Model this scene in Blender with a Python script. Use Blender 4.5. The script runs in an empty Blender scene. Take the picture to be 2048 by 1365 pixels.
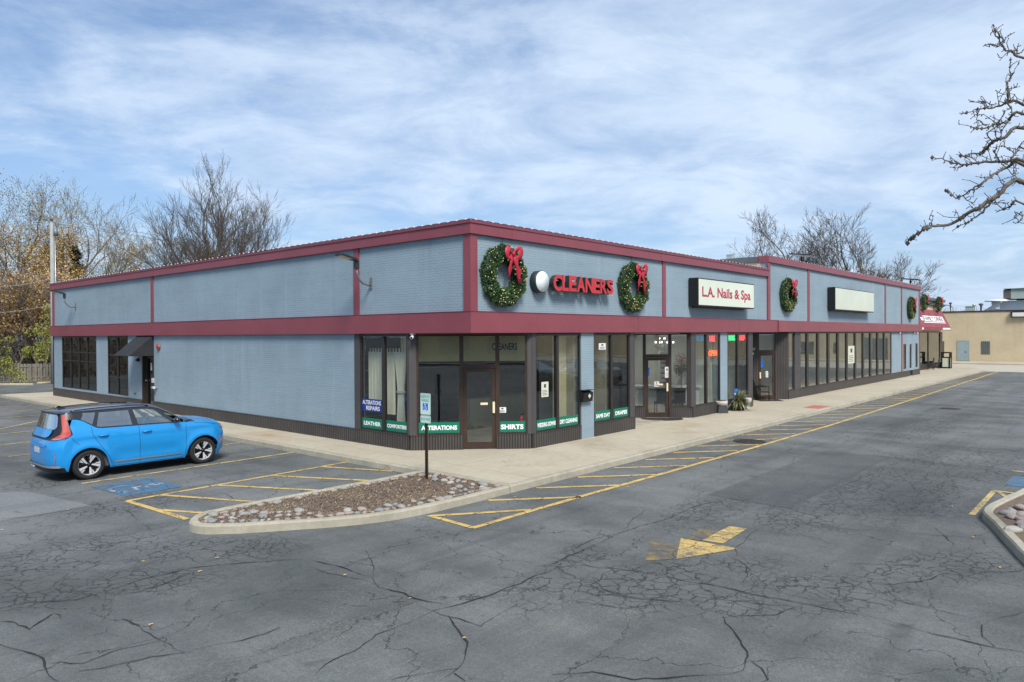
import bpy, math, random
import numpy as np
from mathutils import Vector, Matrix, noise as mnoise
R = math.radians
random.seed(7); np.random.seed(7)
C = bpy.context.scene.collection
S = bpy.context.scene

# ------------------------------------------------------------------ camera
FPX, PITCH, ROLL, YAW = 1440.04, -0.0089, -0.0055, 0.7197
CAM = Vector((-12.724, -12.502, 3.1))
fw = Vector((math.cos(YAW), math.sin(YAW), 0)); rt = Vector((math.sin(YAW), -math.cos(YAW), 0)); up = Vector((0, 0, 1))
f2 = fw*math.cos(PITCH)+up*math.sin(PITCH); u2 = up*math.cos(PITCH)-fw*math.sin(PITCH)
r3 = rt*math.cos(ROLL)+u2*math.sin(ROLL); u3 = u2*math.cos(ROLL)-rt*math.sin(ROLL)
cd = bpy.data.cameras.new('camera'); cam = bpy.data.objects.new('camera', cd); C.objects.link(cam)
m = Matrix((r3, u3, -f2)).transposed().to_4x4(); m.translation = CAM; cam.matrix_world = m
cd.sensor_width = 36; cd.lens = 36*FPX/2048; cd.clip_end = 3000; cd.clip_start = 0.1
S.camera = cam
def at(px, py, ax, val):
    """point of the plane (axis ax = val) seen at photo pixel px, py"""
    d = f2+r3*((px-1024)/FPX)-u3*((py-682.5)/FPX)
    return CAM+d*((val-CAM[ax])/d[ax])
def ray(px, py, dist):
    return CAM+(f2+r3*((px-1024)/FPX)-u3*((py-682.5)/FPX))*dist

# ------------------------------------------------------------------ world, sun, exposure
SUN_EL, SUN_AZ = R(48), R(238)   # azimuth of the direction towards the sun, from +x
w = bpy.data.worlds.new('World'); S.world = w; w.use_nodes = True
nt = w.node_tree; nt.nodes.clear()
def N(t, typ, **k):
    n = t.nodes.new(typ)
    for a, b in k.items(): setattr(n, a, b)
    return n
out = N(nt, 'ShaderNodeOutputWorld'); bg = N(nt, 'ShaderNodeBackground'); bg.inputs[1].default_value = 0.12
sky = N(nt, 'ShaderNodeTexSky', sky_type='NISHITA', sun_disc=False, sun_elevation=SUN_EL, sun_rotation=R(90)-SUN_AZ, altitude=200, air_density=1.0, dust_density=0.6, ozone_density=1.6)
tc = N(nt, 'ShaderNodeTexCoord'); sep = N(nt, 'ShaderNodeSeparateXYZ'); nt.links.new(tc.outputs['Generated'], sep.inputs[0])
def mth(t, op, a, b=None, c=None, clamp=False):
    n = N(t, 'ShaderNodeMath', operation=op); n.use_clamp = clamp
    for i, v in enumerate((a, b, c)):
        if v is None: continue
        if isinstance(v, (int, float)): n.inputs[i].default_value = v
        else: t.links.new(v, n.inputs[i])
    return n.outputs[0]
zc = mth(nt, 'ADD', mth(nt, 'MAXIMUM', sep.outputs[2], 0.0), 0.16)
cmb = N(nt, 'ShaderNodeCombineXYZ')
nt.links.new(mth(nt, 'DIVIDE', sep.outputs[0], zc), cmb.inputs[0]); nt.links.new(mth(nt, 'DIVIDE', sep.outputs[1], zc), cmb.inputs[1])
def ramp(t, inp, pts):
    n = N(t, 'ShaderNodeValToRGB'); e = n.color_ramp.elements
    e[0].position, e[0].color = pts[0][0], (*pts[0][1], 1); e[1].position, e[1].color = pts[-1][0], (*pts[-1][1], 1)
    for p, c in pts[1:-1]: x = e.new(p); x.color = (*c, 1)
    t.links.new(inp, n.inputs[0]); return n.outputs[0]
def noise(t, vec, scale, detail=4, rough=0.5, dist=0.0):
    n = N(t, 'ShaderNodeTexNoise'); n.inputs['Scale'].default_value = scale; n.inputs['Detail'].default_value = detail
    n.inputs['Roughness'].default_value = rough; n.inputs['Distortion'].default_value = dist
    t.links.new(vec, n.inputs['Vector']); return n.outputs[0]
def mapping(t, vec, loc=(0, 0, 0), rot=(0, 0, 0), sc=(1, 1, 1)):
    n = N(t, 'ShaderNodeMapping'); n.inputs[1].default_value = loc; n.inputs[2].default_value = rot; n.inputs[3].default_value = sc
    t.links.new(vec, n.inputs[0]); return n.outputs[0]
def g(v): return (v, v, v)
ca = mth(nt, 'ADD', mth(nt, 'MULTIPLY', mth(nt, 'DIVIDE', sep.outputs[0], zc), 0.66), mth(nt, 'MULTIPLY', mth(nt, 'DIVIDE', sep.outputs[1], zc), -0.75))
cb_ = mth(nt, 'ADD', mth(nt, 'MULTIPLY', mth(nt, 'DIVIDE', sep.outputs[0], zc), 0.75), mth(nt, 'MULTIPLY', mth(nt, 'DIVIDE', sep.outputs[1], zc), 0.66))
cmb2 = N(nt, 'ShaderNodeCombineXYZ'); nt.links.new(ca, cmb2.inputs[0]); nt.links.new(cb_, cmb2.inputs[1])
cv = mapping(nt, cmb2.outputs[0], (5.3, 2.2, 0), (0, 0, R(-9)), (0.8, 0.9, 1))
n1 = noise(nt, cv, 0.55, 9, 0.56, 0.5)
n2 = noise(nt, mapping(nt, cv, (8, 3, 0)), 2.3, 8, 0.62, 0.4)
n3 = noise(nt, mapping(nt, cv, (1, 9, 0), (0, 0, 0.2), (1.0, 1.5, 1)), 6.5, 6, 0.65, 0.3)
den = mth(nt, 'ADD', mth(nt, 'ADD', n1, mth(nt, 'MULTIPLY', n2, 0.5)), mth(nt, 'MULTIPLY', n3, 0.24))
# more open sky towards the left of the view, thicker veil overhead and to the right
side = mth(nt, 'ADD', mth(nt, 'MULTIPLY', sep.outputs[0], 0.66), mth(nt, 'MULTIPLY', sep.outputs[1], -0.75))
den = mth(nt, 'ADD', mth(nt, 'SUBTRACT', den, 0.10), mth(nt, 'ADD', mth(nt, 'MULTIPLY', side, 0.17), mth(nt, 'MULTIPLY', sep.outputs[2], 0.2)))
cov = ramp(nt, den, [(0.66, g(0.20)), (0.75, g(0.42)), (0.84, g(0.68)), (1.0, g(0.92))])
haze = mth(nt, 'MULTIPLY', mth(nt, 'POWER', mth(nt, 'SUBTRACT', 1.0, mth(nt, 'MAXIMUM', sep.outputs[2], 0.0)), 6.5), 0.92)
blue = N(nt, 'ShaderNodeMix', data_type='RGBA', blend_type='MULTIPLY'); blue.inputs[0].default_value = 1
nt.links.new(sky.outputs[0], blue.inputs[6]); blue.inputs[7].default_value = (0.47, 0.645, 0.80, 1)
hz = N(nt, 'ShaderNodeMix', data_type='RGBA'); nt.links.new(haze, hz.inputs[0]); nt.links.new(blue.outputs[2], hz.inputs[6]); hz.inputs[7].default_value = (2.6, 3.3, 4.15, 1)
shade = ramp(nt, n2, [(0.36, (2.9, 3.7, 4.95)), (0.60, (4.1, 4.85, 5.85))])
mx = N(nt, 'ShaderNodeMix', data_type='RGBA'); nt.links.new(cov, mx.inputs[0]); nt.links.new(hz.outputs[2], mx.inputs[6]); nt.links.new(shade, mx.inputs[7])
nt.links.new(mx.outputs[2], bg.inputs[0]); nt.links.new(bg.outputs[0], out.inputs[0])
sl = bpy.data.lights.new('sun', 'SUN'); sl.energy = 3.1; sl.angle = R(20); sl.color = (1.0, 0.955, 0.9)
so = bpy.data.objects.new('sun', sl); C.objects.link(so)
sd = Vector((math.cos(SUN_EL)*math.cos(SUN_AZ), math.cos(SUN_EL)*math.sin(SUN_AZ), math.sin(SUN_EL)))
so.rotation_euler = sd.to_track_quat('Z', 'Y').to_euler()
S.view_settings.view_transform = 'Standard'; S.view_settings.look = 'None'; S.view_settings.exposure = 0.6; S.view_settings.gamma = 1
S.render.engine = 'CYCLES'
S.cycles.max_bounces = 8; S.cycles.transparent_max_bounces = 24; S.cycles.glossy_bounces = 3; S.cycles.diffuse_bounces = 3
S.cycles.caustics_reflective = False; S.cycles.caustics_refractive = False; S.cycles.sample_clamp_indirect = 4

# ------------------------------------------------------------------ materials
M = {}
def newmat(name):
    m = bpy.data.materials.new(name); m.use_nodes = True; t = m.node_tree
    M[name] = m
    return m, t, t.nodes['Principled BSDF']
def setp(b, col=None, rough=None, metal=None, coat=None, spec=None):
    if col is not None: b.inputs['Base Color'].default_value = (*col, 1)
    if rough is not None: b.inputs['Roughness'].default_value = rough
    if metal is not None: b.inputs['Metallic'].default_value = metal
    if coat is not None: b.inputs['Coat Weight'].default_value = coat; b.inputs['Coat Roughness'].default_value = 0.04
    if spec is not None: b.inputs['Specular IOR Level'].default_value = spec
def objco(t): return N(t, 'ShaderNodeTexCoord').outputs['Object']
def posco(t): return N(t, 'ShaderNodeNewGeometry').outputs['Position']
def bump(t, b, h, s=0.3, d=0.02):
    n = N(t, 'ShaderNodeBump'); n.inputs['Strength'].default_value = s; n.inputs['Distance'].default_value = d
    t.links.new(h, n.inputs['Height']); t.links.new(n.outputs[0], b.inputs['Normal'])
def mixc(t, fac, a, b, blend='MIX'):
    n = N(t, 'ShaderNodeMix', data_type='RGBA', blend_type=blend)
    for i, v in ((0, fac), (6, a), (7, b)):
        if isinstance(v, (int, float)): n.inputs[i].default_value = v
        elif isinstance(v, tuple): n.inputs[i].default_value = (*v, 1)
        else: t.links.new(v, n.inputs[i])
    return n.outputs[2]
def plain(name, col, rough=0.6, metal=0.0, coat=None, var=0.12, scale=3.0, spec=None, b=0.0, fine=0.0):
    """plain material with a little unevenness"""
    m, t, p = newmat(name); setp(p, col, rough, metal, coat, spec)
    if var:
        co = objco(t); f = noise(t, co, scale, 5, 0.6)
        r = ramp(t, f, [(0.3, tuple(c*(1-var) for c in col)), (0.7, tuple(min(1, c*(1+var)) for c in col))])
        if fine:
            f2_ = noise(t, co, scale*14, 3, 0.6); r = mixc(t, fine, r, ramp(t, f2_, [(0.3, tuple(c*0.6 for c in col)), (0.7, tuple(min(1, c*1.4) for c in col))]))
        t.links.new(r, p.inputs['Base Color'])
        if b: bump(t, p, noise(t, co, scale*6, 4, 0.6), b, 0.01)
    return m
def emis(name, col, s, base=(0.02, 0.02, 0.02)):
    m, t, p = newmat(name); setp(p, base, 0.5); p.inputs['Emission Color'].default_value = (*col, 1); p.inputs['Emission Strength'].default_value = s
    return m
def brick_mat(name, col, mortar, var=0.06, bw=0.203, rh=0.0678, stain=None):
    m, t, p = newmat(name); setp(p, col, 0.62)
    pos = posco(t); s = N(t, 'ShaderNodeSeparateXYZ'); t.links.new(pos, s.inputs[0])
    c = N(t, 'ShaderNodeCombineXYZ'); t.links.new(mth(t, 'ADD', s.outputs[0], s.outputs[1]), c.inputs[0]); t.links.new(s.outputs[2], c.inputs[1])
    b = N(t, 'ShaderNodeTexBrick'); b.inputs['Scale'].default_value = 1; b.inputs['Brick Width'].default_value = bw; b.inputs['Row Height'].default_value = rh
    b.inputs['Mortar Size'].default_value = 0.007; b.inputs['Mortar Smooth'].default_value = 0.35; b.inputs['Bias'].default_value = -0.1
    b.inputs['Color1'].default_value = (*[k*(1-var) for k in col], 1); b.inputs['Color2'].default_value = (*[k*(1+var) for k in col], 1)
    b.inputs['Mortar'].default_value = (*mortar, 1); t.links.new(c.outputs[0], b.inputs['Vector'])
    # mortar strength varies from course to course, as on a much repainted wall
    mv = mapping(t, c.outputs[0], sc=(0.35, 5.0, 1)); f = noise(t, mv, 1.3, 4, 0.6)
    r = mixc(t, ramp(t, f, [(0.35, g(0.15)), (0.65, g(0.85))]), col, b.outputs['Color'])
    big = noise(t, c.outputs[0], 0.5, 5, 0.6); r = mixc(t, 0.5, r, ramp(t, big, [(0.3, tuple(k*0.8 for k in col)), (0.7, tuple(min(1, k*1.18) for k in col))]))
    dr = noise(t, mapping(t, c.outputs[0], sc=(3.2, 0.16, 1)), 1.0, 5, 0.65); r = mixc(t, ramp(t, dr, [(0.56, g(0)), (0.74, g(0.35))]), r, tuple(min(1, k*1.35) for k in col)); r = mixc(t, ramp(t, noise(t, mapping(t, c.outputs[0], (5, 2, 0), sc=(2.2, 0.2, 1)), 1.0, 5, 0.65), [(0.56, g(0)), (0.74, g(0.3))]), r, tuple(k*0.62 for k in col))
    if stain:
        sf = noise(t, mapping(t, c.outputs[0], sc=(1.2, 0.25, 1)), 0.9, 5, 0.7)
        r = mixc(t, ramp(t, sf, [(0.55, g(0)), (0.75, g(0.45))]), r, stain)
    t.links.new(r, p.inputs['Base Color'])
    inv = mth(t, 'SUBTRACT', 1.0, b.outputs['Fac']); bump(t, p, mth(t, 'ADD', inv, mth(t, 'MULTIPLY', noise(t, c.outputs[0], 60, 3), 0.3)), 0.55, 0.006)
    return m
WALL = (0.255, 0.335, 0.385)
brick_mat('painted_brick', WALL, (0.09, 0.125, 0.16))
brick_mat('tan_brick', (0.53, 0.44, 0.29), (0.42, 0.36, 0.26), 0.07, 0.4, 0.1, stain=(0.4, 0.27, 0.13))
plain('maroon', (0.225, 0.051, 0.066), 0.42, var=0.10, scale=0.7, b=0.05)
plain('maroon_dark', (0.2, 0.046, 0.06), 0.5, var=0.1, scale=1.0)
plain('grey_fascia', (0.085, 0.09, 0.092), 0.5, var=0.1)
plain('bronze', (0.04, 0.034, 0.031), 0.38, 0.3, var=0.15)
plain('bronze_brown', (0.05, 0.03, 0.021), 0.4, 0.2, var=0.2)
plain('post_grey', (0.062, 0.056, 0.056), 0.55, var=0.1)
plain('black_metal', (0.012, 0.012, 0.014), 0.4, 0.2, var=0.1)
plain('dark_metal', (0.05, 0.052, 0.055), 0.45, 0.5, var=0.1)
plain('light_metal', (0.42, 0.44, 0.45), 0.4, 0.6, var=0.1)
plain('lamp_grey', (0.17, 0.19, 0.2), 0.5, 0.3, var=0.1)
plain('white_paint', (0.72, 0.72, 0.7), 0.5, var=0.05)
plain('cream', (0.74, 0.65, 0.42), 0.7, var=0.06)
plain('room_wall', (0.36, 0.34, 0.29), 0.8, var=0.08)
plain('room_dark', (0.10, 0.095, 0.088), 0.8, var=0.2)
plain('room_pale', (0.66, 0.68, 0.62), 0.8, var=0.05)
plain('room_floor', (0.4, 0.36, 0.3), 0.35, var=0.3, scale=2.0)
plain('curtain', (0.9, 0.87, 0.74), 0.85, var=0.05, scale=5)
plain('green_vinyl', (0.0, 0.16, 0.095), 0.45, var=0.06)
plain('blue_vinyl', (0.01, 0.035, 0.22), 0.45, var=0.05)
plain('white_vinyl', (0.82, 0.82, 0.8), 0.5, var=0.03)
plain('sign_red', (0.50, 0.024, 0.030), 0.35, var=0.12, scale=2)
plain('letter_side', (0.02, 0.035, 0.036), 0.5, var=0.1)
plain('sign_face', (0.66, 0.71, 0.58), 0.3, var=0.05, scale=0.8)
plain('sign_face_blank', (0.6, 0.63, 0.5), 0.3, var=0.06, scale=0.8)
plain('disc_face', (0.72, 0.78, 0.78), 0.3, var=0.03)
plain('sign_text', (0.42, 0.03, 0.06), 0.5, var=0)
plain('bow_red', (0.42, 0.014, 0.035), 0.55, var=0.15, scale=8)
plain('needle', (0.05, 0.115, 0.035), 0.6, var=0.45, scale=9)
plain('needle_dark', (0.014, 0.04, 0.016), 0.6, var=0.3, scale=4)
plain('bark', (0.185, 0.155, 0.125), 0.85, var=0.25, scale=3)
plain('bark_dark', (0.115, 0.095, 0.078), 0.85, var=0.25, scale=8)
plain('bark_brown', (0.25, 0.2, 0.16), 0.85, var=0.3, scale=2)
plain('brush_twig', (0.33, 0.275, 0.22), 0.9, var=0.35, scale=0.8)
plain('leaf_orange', (0.42, 0.24, 0.06), 0.7, var=0.35, scale=0.7)
plain('leaf_olive', (0.27, 0.24, 0.08), 0.7, var=0.4, scale=0.6)
plain('leaf_yellow', (0.24, 0.245, 0.05), 0.7, var=0.4, scale=0.8)
plain('leaf_gold', (0.5, 0.32, 0.1), 0.7, var=0.3, scale=1.5)
plain('leaf_green', (0.085, 0.11, 0.035), 0.6, var=0.4, scale=6)
plain('ivy_green', (0.09, 0.1, 0.03), 0.7, var=0.4, scale=0.6)
plain('conifer', (0.02, 0.036, 0.028), 0.8, var=0.3, scale=1)
plain('fence_wood', (0.2, 0.185, 0.15), 0.85, var=0.3, scale=1.5)
plain('pole_wood', (0.30, 0.31, 0.30), 0.8, var=0.15, scale=1.2)
plain('mulch_bed', (0.145, 0.105, 0.075), 0.95, var=0.5, scale=9, b=0.6, fine=0.5)
plain('dry_grass', (0.36, 0.29, 0.16), 0.9, var=0.3, scale=8)
for nm, c_ in (('grey', (0.26, 0.25, 0.23)), ('pink', (0.30, 0.24, 0.21)), ('blue_grey', (0.21, 0.22, 0.215)), ('pale', (0.34, 0.32, 0.28))):
    plain('stone_'+nm, c_, 0.75, var=0.3, scale=7, fine=0.35, b=0.2)
plain('rubber', (0.016, 0.016, 0.017), 0.75, var=0.15)
plain('tyre', (0.013, 0.013, 0.014), 0.85, var=0.15)
plain('alloy', (0.62, 0.63, 0.64), 0.35, 0.35, var=0.04)
plain('alloy_black', (0.012, 0.012, 0.013), 0.25, 0.3, var=0)
plain('chrome', (0.75, 0.76, 0.78), 0.14, 0.95, var=0)
plain('car_black', (0.008, 0.0085, 0.01), 0.12, 0.0, coat=1.0, var=0)
plain('car_trim', (0.012, 0.012, 0.013), 0.4, var=0)
plain('seat_cloth', (0.1, 0.1, 0.1), 0.8, var=0.1)
plain('plate', (0.5, 0.52, 0.55), 0.4, var=0.1, scale=20)
plain('orange_lens', (0.6, 0.13, 0.01), 0.2, var=0)
plain('asphalt_gap', (0.017, 0.018, 0.018), 0.95, var=0)
plain('red_bell', (0.3, 0.05, 0.045), 0.4, var=0.1)
plain('ext_red', (0.5, 0.02, 0.02), 0.3, var=0)
plain('ext_yellow', (0.65, 0.5, 0.05), 0.5, var=0)
plain('planter_white', (0.48, 0.45, 0.42), 0.6, var=0.2, scale=12)
plain('planter_black', (0.03, 0.03, 0.032), 0.5, var=0.1)
plain('desk_white', (0.68, 0.7, 0.7), 0.35, var=0.03)
plain('skin_red', (0.5, 0.1, 0.08), 0.6, var=0.1)
plain('silver_leaf', (0.35, 0.38, 0.3), 0.6, var=0.3, scale=9)
plain('roof_membrane', (0.82, 0.85, 0.87), 0.6, var=0.08, scale=0.4)
plain('hvac', (0.36, 0.42, 0.38), 0.6, var=0.08)
plain('hvac_dark', (0.1, 0.09, 0.085), 0.7, var=0.1)
plain('grey_door', (0.27, 0.34, 0.36), 0.5, var=0.05)
plain('glass_block', (0.13, 0.15, 0.15), 0.15, var=0.3, scale=5)
plain('sign_white', (0.62, 0.75, 0.68), 0.45, var=0.05)
plain('sign_green', (0.05, 0.36, 0.25), 0.5, var=0.1)
plain('sign_blue', (0.01, 0.16, 0.62), 0.45, var=0.05)
plain('awning_black', (0.017, 0.018, 0.02), 0.75, var=0.3, scale=2, fine=0.3)
plain('awning_red', (0.24, 0.048, 0.06), 0.7, var=0.15, scale=1)
plain('poster', (0.62, 0.62, 0.5), 0.6, var=0.08, scale=20)
plain('screen_teal', (0.05, 0.2, 0.16), 0.5, var=0.2)
plain('tactile_red', (0.4, 0.13, 0.1), 0.8, var=0.15, scale=6)
plain('cast_iron', (0.045, 0.035, 0.03), 0.7, 0.4, var=0.3, scale=8)
plain('concrete_joint', (0.2, 0.18, 0.15), 0.9, var=0.1)
plain('wire', (0.3, 0.3, 0.3), 0.6, var=0)
emis('bulb', (1.0, 0.72, 0.3), 0.5, (0.5, 0.35, 0.12))
plain('bulb_white', (0.55, 0.55, 0.5), 0.25, var=0)
emis('chandelier_light', (1.0, 0.85, 0.7), 3)
emis('room_fill', (1.0, 0.97, 0.9), 7, (0.8, 0.8, 0.8))  # glow of the panels added to brighten the rooms
emis('neon_red', (1.0, 0.05, 0.08), 1.6); emis('neon_green', (0.02, 1.0, 0.32), 0.9); emis('neon_blue', (0.02, 0.2, 0.42), 0.5); emis('neon_orange', (1.0, 0.11, 0.04), 2.0)
def car_paint(name, col):
    m, t, p = newmat(name); setp(p, col, 0.38, 0.15, 1.0)
    f = noise(t, objco(t), 900, 1); t.links.new(ramp(t, f, [(0.3, tuple(k*0.93 for k in col)), (0.7, tuple(min(1, k*1.07) for k in col))]), p.inputs['Base Color'])
car_paint('paint_blue', (0.0015, 0.27, 0.66)); car_paint('paint_silver', (0.4, 0.41, 0.42)); car_paint('paint_dark', (0.012, 0.013, 0.016))
# tail lamp
m, t, p = newmat('tail_red'); setp(p, (0.40, 0.06, 0.055), 0.5, 0.0, 0.0, 0.3)
m, t, p = newmat('lamp_clear'); setp(p, (0.3, 0.32, 0.34), 0.08, 0.3, 1.0)
def glass(name, tint, f0, f1, rough=0.0):
    m = bpy.data.materials.new(name); m.use_nodes = True; t = m.node_tree; t.nodes.clear(); M[name] = m
    o = N(t, 'ShaderNodeOutputMaterial'); tr = N(t, 'ShaderNodeBsdfTransparent'); gl = N(t, 'ShaderNodeBsdfGlossy'); mx = N(t, 'ShaderNodeMixShader')
    tr.inputs[0].default_value = (*tint, 1); gl.inputs[0].default_value = (0.9, 0.95, 0.97, 1); gl.inputs['Roughness'].default_value = rough
    lw = N(t, 'ShaderNodeLayerWeight'); lw.inputs[0].default_value = 0.42
    t.links.new(mth(t, 'MULTIPLY_ADD', lw.outputs['Fresnel'], f1, f0, True), mx.inputs[0])
    # old plate glass is never quite flat
    bn = N(t, 'ShaderNodeBump'); bn.inputs['Strength'].default_value = 0.05; bn.inputs['Distance'].default_value = 0.02
    t.links.new(noise(t, posco(t), 1.3, 2), bn.inputs['Height']); t.links.new(bn.outputs[0], gl.inputs['Normal'])
    t.links.new(tr.outputs[0], mx.inputs[1]); t.links.new(gl.outputs[0], mx.inputs[2]); t.links.new(mx.outputs[0], o.inputs[0])
glass('shop_glass', (0.9, 0.94, 0.9), 0.10, 0.5)
glass('shop_glass_mirror', (0.72, 0.76, 0.70), 0.22, 0.75)
glass('tinted_glass', (0.10, 0.11, 0.11), 0.12, 0.5)
glass('car_glass', (0.7, 0.78, 0.72), 0.2, 0.5)
glass('car_privacy', (0.16, 0.17, 0.17), 0.3, 0.5)

# asphalt -------------------------------------------------------------
def zone(t, pos, cx, cy, rx, ry, rot=0.0, soft=0.6):
    v = mapping(t, pos, (-cx, -cy, 0))
    v = mapping(t, v, rot=(0, 0, -rot)); v = mapping(t, v, sc=(1/rx, 1/ry, 0))
    n = N(t, 'ShaderNodeVectorMath', operation='LENGTH'); t.links.new(v, n.inputs[0])
    mr = N(t, 'ShaderNodeMapRange'); t.links.new(n.outputs['Value'], mr.inputs[0]); mr.inputs[1].default_value = 1-soft; mr.inputs[2].default_value = 1
    mr.inputs[3].default_value = 1; mr.inputs[4].default_value = 0
    return mr.outputs[0]
def crack(t, vec, scale, width, seed):
    dv = N(t, 'ShaderNodeTexNoise'); dv.inputs['Scale'].default_value = scale*1.6; dv.inputs['Detail'].default_value = 5; dv.inputs['Roughness'].default_value = 0.6
    v0 = mapping(t, vec, (seed, seed*0.7, 0)); t.links.new(v0, dv.inputs['Vector'])
    off = N(t, 'ShaderNodeVectorMath', operation='MULTIPLY_ADD'); t.links.new(dv.outputs['Color'], off.inputs[0]); off.inputs[1].default_value = g(0.95/scale); t.links.new(v0, off.inputs[2])
    vo = N(t, 'ShaderNodeTexVoronoi', feature='DISTANCE_TO_EDGE', voronoi_dimensions='2D'); vo.inputs['Scale'].default_value = scale; vo.inputs['Randomness'].default_value = 0.95
    t.links.new(off.outputs[0], vo.inputs['Vector'])
    mr = N(t, 'ShaderNodeMapRange', interpolation_type='SMOOTHSTEP'); t.links.new(vo.outputs['Distance'], mr.inputs[0]); mr.inputs[1].default_value = width*scale*0.35; mr.inputs[2].default_value = width*scale
    mr.inputs[3].default_value = 1; mr.inputs[4].default_value = 0
    return mr.outputs[0]
def asphalt(name, a, b, cracks=True, crk=1.0):
    m, t, p = newmat(name); setp(p, a, 0.86, spec=0.35); pos = posco(t)
    big = noise(t, pos, 0.16, 5, 0.55, 0.6); mid = noise(t, mapping(t, pos, sc=(1, 0.45, 1), rot=(0, 0, 0.6)), 0.9, 6, 0.62); fine = noise(t, pos, 90, 2, 0.7); mfine = noise(t, pos, 22, 3, 0.75)
    col = ramp(t, mth(t, 'ADD', mth(t, 'MULTIPLY', big, 0.5), mth(t, 'MULTIPLY', mid, 0.5)), [(0.38, a), (0.62, b)])
    sp = ramp(t, fine, [(0.3, g(0.72)), (0.52, g(1.0)), (0.72, g(1.5))]); col = mixc(t, 1.0, col, sp, 'MULTIPLY')
    sp2 = ramp(t, mfine, [(0.3, g(0.85)), (0.7, g(1.15))]); col = mixc(t, 1.0, col, sp2, 'MULTIPLY')
    tr_ = noise(t, mapping(t, pos, sc=(0.12, 1.6, 1), rot=(0, 0, 0.03)), 0.9, 5, 0.6, 0.4); col = mixc(t, ramp(t, tr_, [(0.48, g(0)), (0.66, g(0.42))]), col, tuple(k*0.72 for k in a))
    ol = noise(t, pos, 1.4, 3, 0.5, 0.5); col = mixc(t, ramp(t, ol, [(0.68, g(0)), (0.75, g(0.45))]), col, tuple(k*0.45 for k in a))
    # pale scuffed aggregate
    sc = ramp(t, mth(t, 'MULTIPLY', ramp(t, noise(t, pos, 0.42, 4, 0.7), [(0.52, g(0)), (0.68, g(1))]), ramp(t, noise(t, pos, 38, 2, 0.8), [(0.5, g(0)), (0.62, g(1))])), [(0, g(0)), (1, g(0.5))])
    col = mixc(t, sc, col, (0.24, 0.225, 0.2))
    h = fine
    if cracks:
        zs = [zone(t, pos, *z) for z in ZONES]
        zall = zs[0]
        for z in zs[1:]: zall = mth(t, 'MAXIMUM', zall, z)
        nz = ramp(t, noise(t, pos, 0.7, 4, 0.6), [(0.30, g(0)), (0.5, g(1))])
        ck1 = mth(t, 'MULTIPLY', crack(t, pos, 1.9, 0.016, 3.0), mth(t, 'MULTIPLY', zall, nz))
        ck2 = mth(t, 'MULTIPLY', crack(t, mapping(t, pos, sc=(1, 1, 1)), 4.5, 0.014, 9.0), mth(t, 'MULTIPLY', ramp(t, zall, [(0.25, g(0)), (0.75, g(1))]), ramp(t, noise(t, pos, 1.1, 3, 0.6), [(0.38, g(0)), (0.52, g(1))])))
        ck3 = mth(t, 'MULTIPLY', crack(t, mapping(t, pos, sc=(0.8, 1, 1), rot=(0, 0, 0.5)), 0.5, 0.014, 5.0), ramp(t, noise(t, pos, 0.33, 3, 0.6), [(0.34, g(0)), (0.46, g(0.85))]))
        ck4 = mth(t, 'MULTIPLY', crack(t, mapping(t, pos, sc=(1, 0.75, 1), rot=(0, 0, 1.1)), 1.0, 0.011, 7.0), ramp(t, noise(t, pos, 0.5, 3, 0.6), [(0.48, g(0)), (0.58, g(0.7))]))
        ck = mth(t, 'MAXIMUM', mth(t, 'MAXIMUM', mth(t, 'MAXIMUM', ck1, ck2), ck3), ck4)
        dirt = mth(t, 'MULTIPLY', zall, 0.22); col = mixc(t, dirt, col, tuple(k*0.75 for k in a))
        col = mixc(t, mth(t, 'MULTIPLY', ck, 0.8*crk), col, (0.022, 0.023, 0.023))
        h = mth(t, 'SUBTRACT', fine, mth(t, 'MULTIPLY', ck, 2.0))
    t.links.new(col, p.inputs['Base Color']); bump(t, p, h, 0.45, 0.008)
def gp(px, py): v = at(px, py, 2, -0.15); return v.x, v.y
ZONES = [(*gp(150, 1175), 2.6, 1.0, 2.5), (*gp(60, 1130), 3.0, 1.5, 0.2), (*gp(420, 1100), 1.9, 1.0, 2.4), (*gp(1120, 1150), 2.2, 0.55, 0.35), (*gp(1300, 1155), 3.0, 1.0, -0.5), (*gp(1560, 1190), 3.2, 1.0, -0.75),
         (*gp(1870, 1140), 2.2, 0.8, -0.4), (*gp(1420, 1020), 2.6, 0.8, 0.1), (*gp(1600, 1030), 2.0, 1.0, 0.0), (*gp(1800, 980), 4.5, 1.8, 0.1), (*gp(1930, 925), 5.0, 2.2, 0.1), (*gp(1850, 850), 8, 1.5, 0.0), (*gp(250, 1010), 1.6, 1.2, 0.0),
         (*gp(1300, 880), 4.0, 0.6, 0.0), (*gp(120, 960), 1.8, 1.2, 0.3)]
asphalt('asphalt', (0.075, 0.081, 0.079), (0.158, 0.164, 0.159))
asphalt('asphalt_dark', (0.07, 0.076, 0.075), (0.108, 0.113, 0.111), True, 0.5)
asphalt('asphalt_pale', (0.135, 0.142, 0.142), (0.18, 0.185, 0.183), False)
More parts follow.
